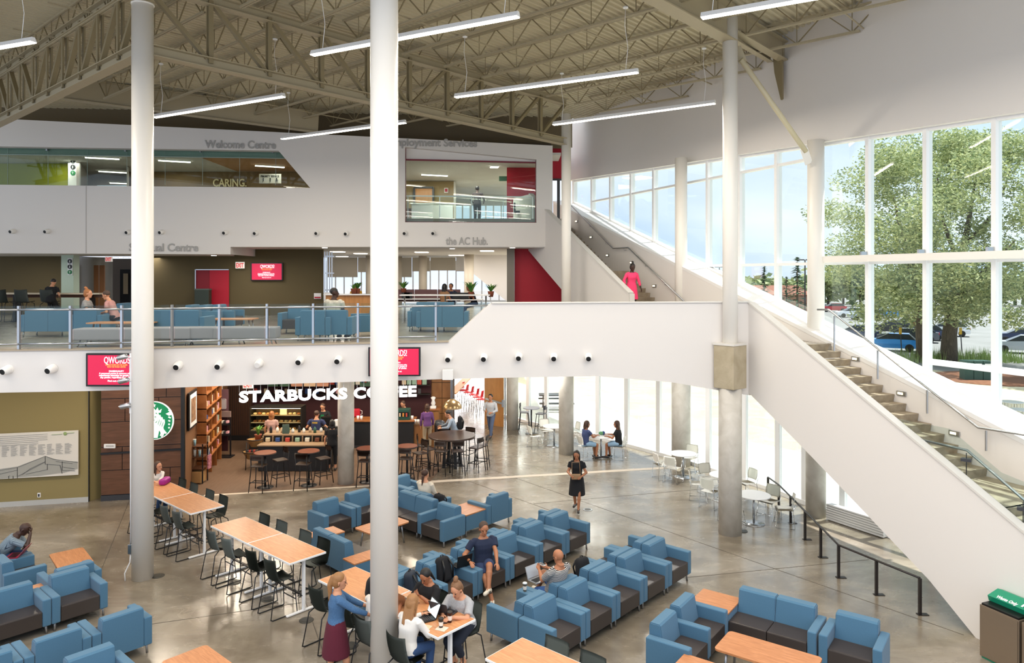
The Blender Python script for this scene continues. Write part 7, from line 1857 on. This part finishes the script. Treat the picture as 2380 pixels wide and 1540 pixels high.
# hanging letters
la, lb_ = V(556, 934, 20.5), V(968, 919.5, 21.55); lb_.z = la.z
ld = (lb_-la).normalized()
LM = mat('letter_lit_white', '#ffffff', .5, emit=('#ffffff', 1.5))
t = thing('hanging_sign_letters', 'large white lit letters reading STARBUCKS COFFEE hanging over the coffee bar', 'sign')
text_mesh('STARBUCKS', .42, LM, la, ld, UP, .03, .016, name='letter_row', parent=t, width=(V(811, 925, 21.1)-la).length*.985, spacing=1.06)
o_ = la+ld*(V(822, 925, 21.15)-la).length
text_mesh('COFFEE', .42, LM, o_, ld, UP, .03, .016, name='letter_row', parent=t, width=(lb_-o_).length, spacing=1.06)
n_ = 26; b = MB()
for k in range(n_+1):
    p = la.lerp(lb_, k/n_); b.tube([p+UP*.28, p+UP*1.1], .006, 6)
b.obj('hanging_rods', METAL, t)
t['label'] = 'large white lit letters reading STARBUCKS COFFEE hanging over the coffee bar'
exit_sign(577, 893, 24, .95, 'exit sign above the first hanging letters')
# framed pictures on the side wall
def sidep(t_, z, off=.03): p = SA.lerp(SB, t_); return Vector((p.x+off, p.y, z))
for i, (t0, t1, z0, z1) in enumerate([(.06, .20, 1.75, 2.85), (.66, .77, 2.0, 3.1)]):
    t = thing('framed_picture', ['framed picture on the cafe side wall nearer the round emblem', 'framed picture deeper on the cafe side wall past the shelves'][i], 'picture')
    MB().poly([sidep(t0, z0), sidep(t1, z0), sidep(t1, z1), sidep(t0, z1)], (.05, 0, 0)).obj('frame', BLACKM, t)
    MB().poly([sidep(t0+.012, z0+.07, .085), sidep(t1-.012, z0+.07, .085), sidep(t1-.012, z1-.07, .085), sidep(t0+.012, z1-.07, .085)], (.004, 0, 0)).obj('mat_board', FRAMEW, t)
    MB().poly([sidep(t0+.03, z0+.2, .092), sidep(t1-.03, z0+.2, .092), sidep(t1-.03, z1-.2, .092), sidep(t0+.03, z1-.2, .092)], (.004, 0, 0)).obj('print', mat('print_brown', '#5c3a2a', .6, noise=(9, '#a98463')), t)
struct(MB().bar(sidep(.60, 0, .1), sidep(.60, 4.1, .1), .08, .08).obj('trim_33', BLACKM))
# shelving unit with goods
t = thing('wall_shelving', 'tall wooden shelving of cups and coffee bags on the cafe side wall', 'shelving')
zs = [.55, .95, 1.35, 1.75, 2.15, 2.6]
for z in zs: MB().poly([sidep(.23, z, .02), sidep(.56, z, .02), sidep(.56, z, .34), sidep(.23, z, .34)], (0, 0, .03)).obj('shelf', SHW, t)
for k in (.23, .34, .45, .56): MB().poly([sidep(k, 0, .02), sidep(k, 3.0, .02), sidep(k, 3.0, .32), sidep(k, 0, .32)], (0, .02, 0)).obj('upright', SHW, t)
PAK = [mat('pack_%d' % i, h, .5) for i, h in enumerate(['#c9b79a', '#2f4f8a', '#b8483a', '#8fae9a', '#e4dccb', '#6f3f2a', '#3c3c40', '#c8893a', '#d8a0a8'])]
R.seed(3)
def pack(loc, m, w_=.09, h=.16, label='', grp='', nm='coffee_bag', cat='package'):
    o = MB().box((0, 0, h/2), (w_, w_*.7, h), bev=.01).obj(nm, m, None, loc); tag(o, label, cat, grp); return o
for zi, z in enumerate(zs[:-1]):
    for k in range(9):
        if R.random() < .75: p = sidep(.25+.035*k, z+.03, .22); pack(p, R.choice(PAK), .10, .12+.12*R.random(), 'small package on the side wall shelving, %s shelf from the floor' % ORD[zi], 'packages on %s side shelf' % ORD[zi])
# merchandise stand with tumblers
mp_ = at(456, 22.3); t = thing('merchandise_stand', 'dark metal stand with tumblers and small sign by the round emblem', 'stand', mp_)
for z in (.45, .8, 1.12): MB().box((0, 0, z), (.55, .4, .03), bev=.005).obj('shelf', WOODD, t)
for sx in (-.27, .27):
    for sy in (-.18, .18): MB().bar((sx, sy, 0), (sx, sy, 1.2), .03).obj('post', BLACKM, t)
MB().box((0, -.05, .2), (.5, .36, .34), bev=.02).obj('basket_drawer', mat('bin_tan', '#b08a58', .7), t)
MB().box((-.27, -.2, 1.32), (.16, .02, .26)).obj('sign_card', mat('card_grey', '#6d6f7c', .6), t)
TUM = [mat('tumbler_teal', '#5f9a94', .3), mat('tumbler_white', '#d9dcd6', .3), mat('tumbler_blue', '#8bb3bf', .3)]
def tumbler(loc, m, label, grp):
    t = thing('tumbler', label, 'tumbler', loc, group=grp); MB().lathe([(.03, 0), (.042, .18)], n=14).obj('tumbler_body', m, t); MB().lathe([(.044, .18), (.044, .2)], n=14).obj('tumbler_lid', FRAMEW, t); MB().tube([(0, 0, .2), (.01, 0, .27)], .004, 6).obj('straw', TUM[0], t)
for i, (dx, z) in enumerate([(-.2, 1.135), (-.1, 1.135), (0, 1.135), (-.15, .815), (0, .815), (.15, .815)]): tumbler(mp_+Vector((dx, -.1, z)), TUM[i % 3], 'tumbler on the %s shelf of the merchandise stand' % ('top' if z > 1 else 'middle'), 'tumblers on the %s stand shelf' % ('top' if z > 1 else 'middle'))
t = thing('hanging_bag', 'pink patterned tote hanging on the merchandise stand', 'bag', mp_+Vector((.38, .05, .62))); MB().box((0, 0, 0), (.05, .22, .42), bev=.015).obj('bag_body', mat('tote_pink', '#c98a96', .8, noise=(16, '#8a3f4e')), t); MB().tube([(0, -.07, .2), (0, 0, .42), (0, .07, .2)], .008).obj('handle', PAK[4], t)
# purple merchandise tower
tp_ = at(521, 25.4); t = thing('display_tower', 'slim black display tower with mauve header and snack trays', 'display', tp_)
for sx in (-.22, .22): MB().bar((sx, 0, 0), (sx, 0, 1.5), .04).obj('post', BLACKM, t)
MB().box((0, 0, .02), (.6, .4, .04)).obj('base', BLACKM, t); MB().box((0, .05, .8), (.22, .02, 1.2)).obj('red_strip', MAR, t)
MB().box((0, 0, 1.98), (.30, .03, .75), bev=.005).obj('header_panel', mat('header_mauve', '#5d4048', .6), t); MB().box((-.02, -.03, 1.85), (.2, .02, .35), bev=.03).obj('header_picture', mat('header_pale', '#a9a2a6', .5), t); MB().box((0, -.05, 1.5), (.5, .08, .2)).obj('header_box', mat('header_box', '#7d6a66', .6), t)
for z in (.82, 1.18): MB().box((0, -.12, z), (.46, .26, .06)).obj('tray', BLACKM, t)
for z in (.85, 1.21):
    for k in range(5):
        tag(MB().box((0, 0, .04), (.07, .16, .08), bev=.01).obj('snack_bag', PAK[(k*2) % 9], None, tp_+Vector((-.17+.085*k, -.12, z))), 'small snack bag on the %s tray of the display tower' % ('upper' if z > 1 else 'lower'), 'snack', 'snacks on the %s tray' % ('upper' if z > 1 else 'lower'))
# pastry case
ca, cb_ = at(587, 26.2), at(706, 26.2); cw = cb_.x-ca.x
t = thing('pastry_case', 'dark pastry display case with warm lit glass shelves', 'display case', (ca+cb_)/2)
MB().box((0, 0, .40), (cw, .7, .8), bev=.01).obj('case_base', BRZD, t)
for z in (.82, 1.08, 1.34): MB().box((0, 0, z), (cw-.04, .55, .02)).obj('glass_shelf', mat('shelf_warm', '#b59a76', .3), t)
MB().box((0, 0, 1.62), (cw, .6, .05), bev=.01).obj('case_top', BRZD, t)
for sx in (-1, 1): MB().box((sx*(cw/2-.015), 0, 1.2), (.03, .6, .84)).obj('case_side', BRZD, t)
MB().box((0, -.3, 1.2), (cw-.05, .008, .78)).obj('front_glass', GLASS, t)
MB().box((0, .28, 1.2), (cw-.05, .02, .8)).obj('case_back', mat('case_back', '#6a5238', .6), t)
MB().box((0, -.2, 1.585), (cw-.1, .04, .02)).obj('case_lamp', emis('case_glow', '#ffd9a0', 12), t)
PST = [mat('pastry_%d' % i, h, .6) for i, h in enumerate(['#c98d4a', '#a7652c', '#e2b97a', '#7c4522', '#d9c08a'])]
for zi, z in enumerate((.83, 1.09, 1.35)):
    for k in range(11):
        x = -cw/2+.14+k*(cw-.28)/10; o = MB().ball((0, 0, .03), (.06+.015*R.random(), .07, .03+.02*R.random()), None, 10, 6).obj('pastry', R.choice(PST), None, (ca+cb_)/2+Vector((x, -.1-.06*R.random(), z)))
        tag(o, 'golden pastry on the %s shelf of the display case' % ['lower', 'middle', 'upper'][zi], 'pastry', 'pastries on the %s case shelf' % ['lower', 'middle', 'upper'][zi])
t = thing('menu_card', 'small lit menu card standing inside the pastry case', 'sign', (ca+cb_)/2+Vector((.25, -.2, 1.36))); MB().box((0, 0, .1), (.24, .01, .2)).obj('card', emis('card_glow', '#f0d890', .8), t)
# back shelf with goods over the maroon wall
t = thing('back_shelf', 'long dark shelf packed with cards and bags along the maroon wall', 'shelf', ((at(590, 28.95)+at(1000, 28.95))/2)); wB = at(1000, 28.95).x-at(590, 28.95).x
for z in (1.62, 1.98): MB().box((0, 0, z), (wB, .3, .03)).obj('shelf_board', BRZD, t)
for k in range(34):
    x = at(594, 28.9).x+k*wB/34.5
    if 840 < x*F/28.9+1190 < 930: continue
    tall = .18+.12*R.random(); pack(Vector((x, 28.9, 2.0)), R.choice(PAK[:6]), .17, tall, 'coffee package on the high shelf behind the bar', 'packages on the high back shelf')
    if k % 2 == 0: pack(Vector((x, 28.9, 1.64)), R.choice(PAK), .12, .2, 'jar or bag on the lower shelf behind the bar', 'goods on the lower back shelf')
for i, (px, c_) in enumerate([(637, '#2c4a38'), (660, '#3a5a44'), (850, '#2c4a38'), (690, '#b7846a'), (720, '#c7a888'), (750, '#b7846a')]):
    t = thing('menu_board', 'hanging menu board above the bar, %s from the left' % ORD[[0, 1, 5, 2, 3, 4][i]], 'menu board', at(px, 27.9)+UP*2.35, group='menu boards above the bar'); MB().box((0, 0, 0), (.44, .03, .55)).obj('board', mat('board_%d' % i, c_, .6), t)
    for q_ in (-.12, .0, .12): MB().lathe([(.03, -.12), (.045, .1)], n=10, c=(q_, -.04, 0)).obj('drink_picture', PAK[(i+int(q_*10)) % 9], t)
# front bar
fa, fb_ = at(606, 23.75), at(768, 23.75); fw = fb_.x-fa.x; fm = (fa+fb_)/2
t = thing('coffee_bar', 'black-fronted two-level coffee bar with cubbies behind the brown tables', 'counter', fm)
BARB = mat('bar_black', '#1b1e22', .4); BART = mat('bar_ledge', '#8a7258', .45)
MB().box((0, 0, .42), (fw, .5, .80), bev=.01).obj('bar_front', BARB, t)
MB().box((0, -.02, .84), (fw+.04, .56, .04), bev=.006).obj('lower_ledge', BART, t)
MB().box((0, .6, .52), (fw, .6, 1.02)).obj('bar_back', BRZD, t)
MB().box((0, .6, 1.06), (fw+.04, .66, .04), bev=.006).obj('upper_ledge', BART, t)
for k in range(8): MB().box((-fw/2+k*fw/7, .25, .95), (.03, .12, .18)).obj('cubby_divider', BART, t)
GDS = [('#1c1c20', .22, 'black syrup bottle'), ('#e8e4da', .16, 'white tin'), ('#b9a58a', .17, 'tan canister'), ('#2c5a48', .2, 'green carton'), ('#d8d8d4', .15, 'white cup stack')]
for k in range(12):
    c_, h, nm = GDS[k % 5]; x = -fw/2+.15+k*fw/12.4
    p = fm+Vector((x, .55+.1*(k % 2), 1.08)); bt_ = MB().lathe([(.045, 0), (.05, h*.7), (.022, h*.85), (.02, h)], n=14); o = bt_.obj('bar_bottle' if k % 5 == 0 else 'canister', mat('good_%s' % c_[1:], c_, .4), None, p)
    tag(o, '%s on the upper ledge of the bar, %s along' % (nm, ORD[k]), 'bottle' if k % 5 == 0 else 'canister', 'goods on the bar ledge')
for k in range(7): pack(fm+Vector((-fw/2+.16+k*fw/7, .22, .865)), PAK[k], .14, .12, 'small box in the bar cubbies', 'boxes in the bar cubbies')
t = thing('counter_sign', 'green tent card sign on the bar behind the left tables', 'sign', fm+Vector((-.45, .42, 1.08))); MB().box((0, 0, .15), (.22, .03, .3)).obj('card', mat('card_green', '#42564e', .6), t)
t = thing('till', 'register and cup clutter at the till', 'till', at(765, 25.9)); MB().box((0, 0, .5), (1.2, .6, 1.0)).obj('till_counter', BRZD, t); MB().box((-.1, 0, 1.15), (.35, .2, .3)).obj('till_screen', BLACKP, t); MB().box((.3, 0, 1.1), (.2, .2, .2)).obj('cup_stack', FRAMEW, t)
# baskets and plant at the bar end
bk_ = at(588, 23.9)
t = thing('basket_stand', 'two-tier wicker basket stand at the end of the bar', 'basket stand', bk_)
WK = mat('wicker', '#b08a55', .8, noise=(60, '#8a683c'))
for i, (x, z, r) in enumerate([(-.02, .55, .3), (.08, .95, .26)]):
    b = MB().lathe([(r*.55, z-.22), (r, z), (r*1.04, z+.01), (r*.95, z), (r*.5, z-.2)], n=24, c=(x, 0, 0), cap=False); b.obj('basket', WK, t)
    MB().lathe([(r*1.0, z), (r*1.05, z), (r*1.05, z+.03), (r*1.0, z+.03)], n=24, c=(x, 0, 0), cap=False).obj('basket_rim', BLACKM, t)
for k in range(3): a = k*2.1; MB().tube([(.3*math.cos(a), .3*math.sin(a), 0), (.26*math.cos(a), .26*math.sin(a), .9)], .014).obj('leg', BLACKM, t)
for k in range(5): tag(MB().ball((0, 0, 0), (.09, .06, .05), None, 10, 6).obj('wrapped_snack', PAK[2 if k % 2 else 6], None, bk_+Vector((-.14+.07*k, -.05, .58))), 'wrapped snack in the lower wicker basket', 'snack', 'snacks in the basket')
plant(at(600, 24.1)+UP*.86, .4, 60, 'small dark green plant on the end of the bar', .6, 0, 9)
# right bar
ra, rb_ = at(826, 27.2), at(963, 26.9); t = thing('coffee_bar', 'wood-topped black bar to the right behind the near column', 'counter', (ra+rb_)/2); rw = rb_.x-ra.x
MB().box((0, 0, .48), (rw, .7, .96), bev=.01).obj('bar_front', BARB, t); MB().box((0, 0, .99), (rw+.06, .8, .05), bev=.006).obj('bar_top', SHW, t); MB().box((0, -.34, .05), (rw, .05, .1)).obj('kick', DGREY, t)
t = thing('condiment_cabinet', 'low light wood condiment cabinet right of the bar', 'cabinet', at(986, 27.1)); MB().box((0, 0, .42), (.78, .6, .84), bev=.01).obj('cabinet_body', WOODM, t); MB().box((0, 0, .86), (.82, .64, .04)).obj('cabinet_top', BART, t); MB().box((0, -.31, .4), (.02, .01, .7)).obj('door_gap', BLACKM, t)
t = thing('condiment_counter', 'wood-topped stand with condiments at the wood wall', 'counter', at(1006, 28.5)); MB().box((0, 0, .55), (.5, .5, 1.1)).obj('stand_body', WOODM, t); MB().box((0, 0, 1.12), (.6, .6, .05)).obj('stand_top', SHW, t)
t = thing('stand_mixer', 'white appliance on the condiment stand', 'appliance', at(1007, 28.4)+UP*1.145); MB().box((0, 0, .05), (.22, .18, .1), bev=.02).obj('appliance_base', FRAMEW, t); MB().lathe([(.05, .1), (.09, .2), (.05, .32), (.1, .42), (.04, .46)], n=16).obj('appliance_body', FRAMEW, t)
t = thing('waste_bin', 'round black waste bin right of the condiment cabinet', 'waste bin', at(1021, 27.2)); MB().lathe([(.2, 0), (.22, .75), (.2, .85), (.12, .92)], n=24).obj('bin_body', mat('bin_charcoal', '#3c4046', .35), t); MB().lathe([(.205, .76), (.225, .78)], n=24).obj('bin_rim', METAL, t)
t = thing('drinks_machine', 'dark green drinks machine on the right bar', 'machine', at(939, 26.9)+UP*1.015); MB().box((0, 0, .2), (.46, .35, .4), bev=.02).obj('machine_body', mat('machine_green', '#20463c', .4), t); MB().box((0, -.18, .22), (.4, .02, .16)).obj('machine_window', BLACKP, t)
for k in range(3): MB().box((-.12+.12*k, -.195, .2), (.05, .01, .13)).obj('drink_button', PAK[[0, 7, 2][k]], t)
for i, px in enumerate((832, 840, 958, 965, 972)): tag(MB().lathe([(.04, 0), (.05, .14)], n=14).obj('paper_cup', FRAMEW, None, at(px, 26.85)+UP*(1.015 if px < 962 else .88)), 'white paper cup on the %s, %s of its cups' % ('right bar' if px < 962 else 'condiment cabinet', ORD[i]), 'cup', 'cups on the right bar')
t = thing('red_machine', 'red kettle-shaped appliance left of the near column', 'appliance', at(829, 27.4)+UP*1.3); t.name = 'red_appliance'; t.location.z = 1.015; MB().box((0, 0, .15), (.26, .2, .3), bev=.06, seg=3).obj('appliance_body', RED, t); MB().tube([(.12, 0, .08), (.2, 0, .1), (.2, 0, .22), (.12, 0, .25)], .012).obj('handle', FRAMEW, t)
# brass dome pendant
pc = V(1051, 948, 24.2)
t = thing('dome_pendant', 'brass dome pendant lamp hanging over the large round table', 'pendant light', pc)
MB().lathe([(.32, 0), (.31, .08), (.24, .2), (.12, .28), (.03, .31)], n=32, cap=False).obj('shade', mat('brass_glass', '#a88b62', .25, .7), t); MB().tube([(0, 0, .3), (0, 0, 2.0)], .008).obj('cord', BLACKM, t); MB().ball((0, 0, .1), .05).obj('bulb', emis('bulb', '#ffd9a0', 6), t)
for x, y, e, sz in [(-8.6, 22.6, 40, .5), (-9.3, 24.6, 40, .5), (-8.2, 25.2, 50, .6), (-6.2, 25.2, 50, .6), (-6.8, 22.6, 40, .5), (-4.4, 24.5, 45, .5), (-3.4, 26.2, 40, .5), (-9.2, 21.8, 10, .2), (-11, 20.3, 10, .2), (-1.5, 24.3, 40, .5), (-.5, 32, 120, 1.5), (1.2, 26, 90, .8), (4.5, 22, 80, .8), (-.5, 40, 260, 2), (-12, 17.8, 45, .6), (-9, 18.6, 35, .6), (-16, 18, 40, .6), (.5, 21, 50, .8), (-3, 19.5, 40, .8), (3.2, 28.5, 60, .8)]: room_lamp(x, y, 3.82, e, sz, (1, .85, .66) if x < -1.8 else (1, .96, .9))  # unseen lamps added to brighten the cafe, corridor and ground floor
# ================================================================== PARTS OF PARTS
stem = lambda n_: n_.rsplit('.', 1)[0] if n_[-3:].isdigit() and '.' in n_ else n_
SUBP = {'television': [('screen_text', 'screen')], 'step_light': [('light_lens', 'light_frame')], 'direction_sign': [('sign_disc', 'sign_panel'), ('symbol', 'sign_panel')], 'exit_sign': [('lettering', 'sign_box')],
        'laptop': [('keyboard', 'base'), ('screen', 'lid')], 'coffee_cup': [('cup_sleeve', 'cup_body')], 'backpack': [('front_pocket', 'bag_body'), ('handle', 'bag_body')], 'waste_bin': [('door', 'cabinet_body'), ('pictogram', 'hood'), ('lettering', 'hood')],
        'floor_outlet': [('lid', 'rim')], 'linear_pendant': [('diffuser', 'housing'), ('canopy', 'housing')], 'smartphone': [('screen', 'phone_body')], 'end_table': [], 'air_nozzle': [('bore', 'ball')], 'person': [('print_blue', 'shirt'), ('print_red', 'shirt'), ('print_white', 'shirt'), ('print_text', 'shirt'), ('apron', 'shirt'), ('wristwatch', 'body')],
        'framed_picture': [('print', 'mat_board')], 'mural_board': [('drawing_mass', 'board_panel'), ('drawing_lines', 'board_panel'), ('printed_names', 'board_panel'), ('printed_logo', 'board_panel')], 'office_door': [], 'coffee_bar': [('cubby_divider', 'bar_back')], 'floor_railing': [('foot_plate', 'post')], 'menu_board': [('drink_picture', 'board')], 'leafy_tree': [], 'drinks_machine': [('drink_button', 'machine_body')]}
for o in list(COL.objects):
    if o.parent is None or o.parent.parent is not None or o.type != 'MESH': continue
    rl = SUBP.get(stem(o.parent.name))
    if not rl: continue
    for c_, p_ in rl:
        if stem(o.name) == c_:
            q_ = next((x for x in o.parent.children if stem(x.name) == p_), None)
            if q_ and q_.location.length < 1e-6: o.parent = q_
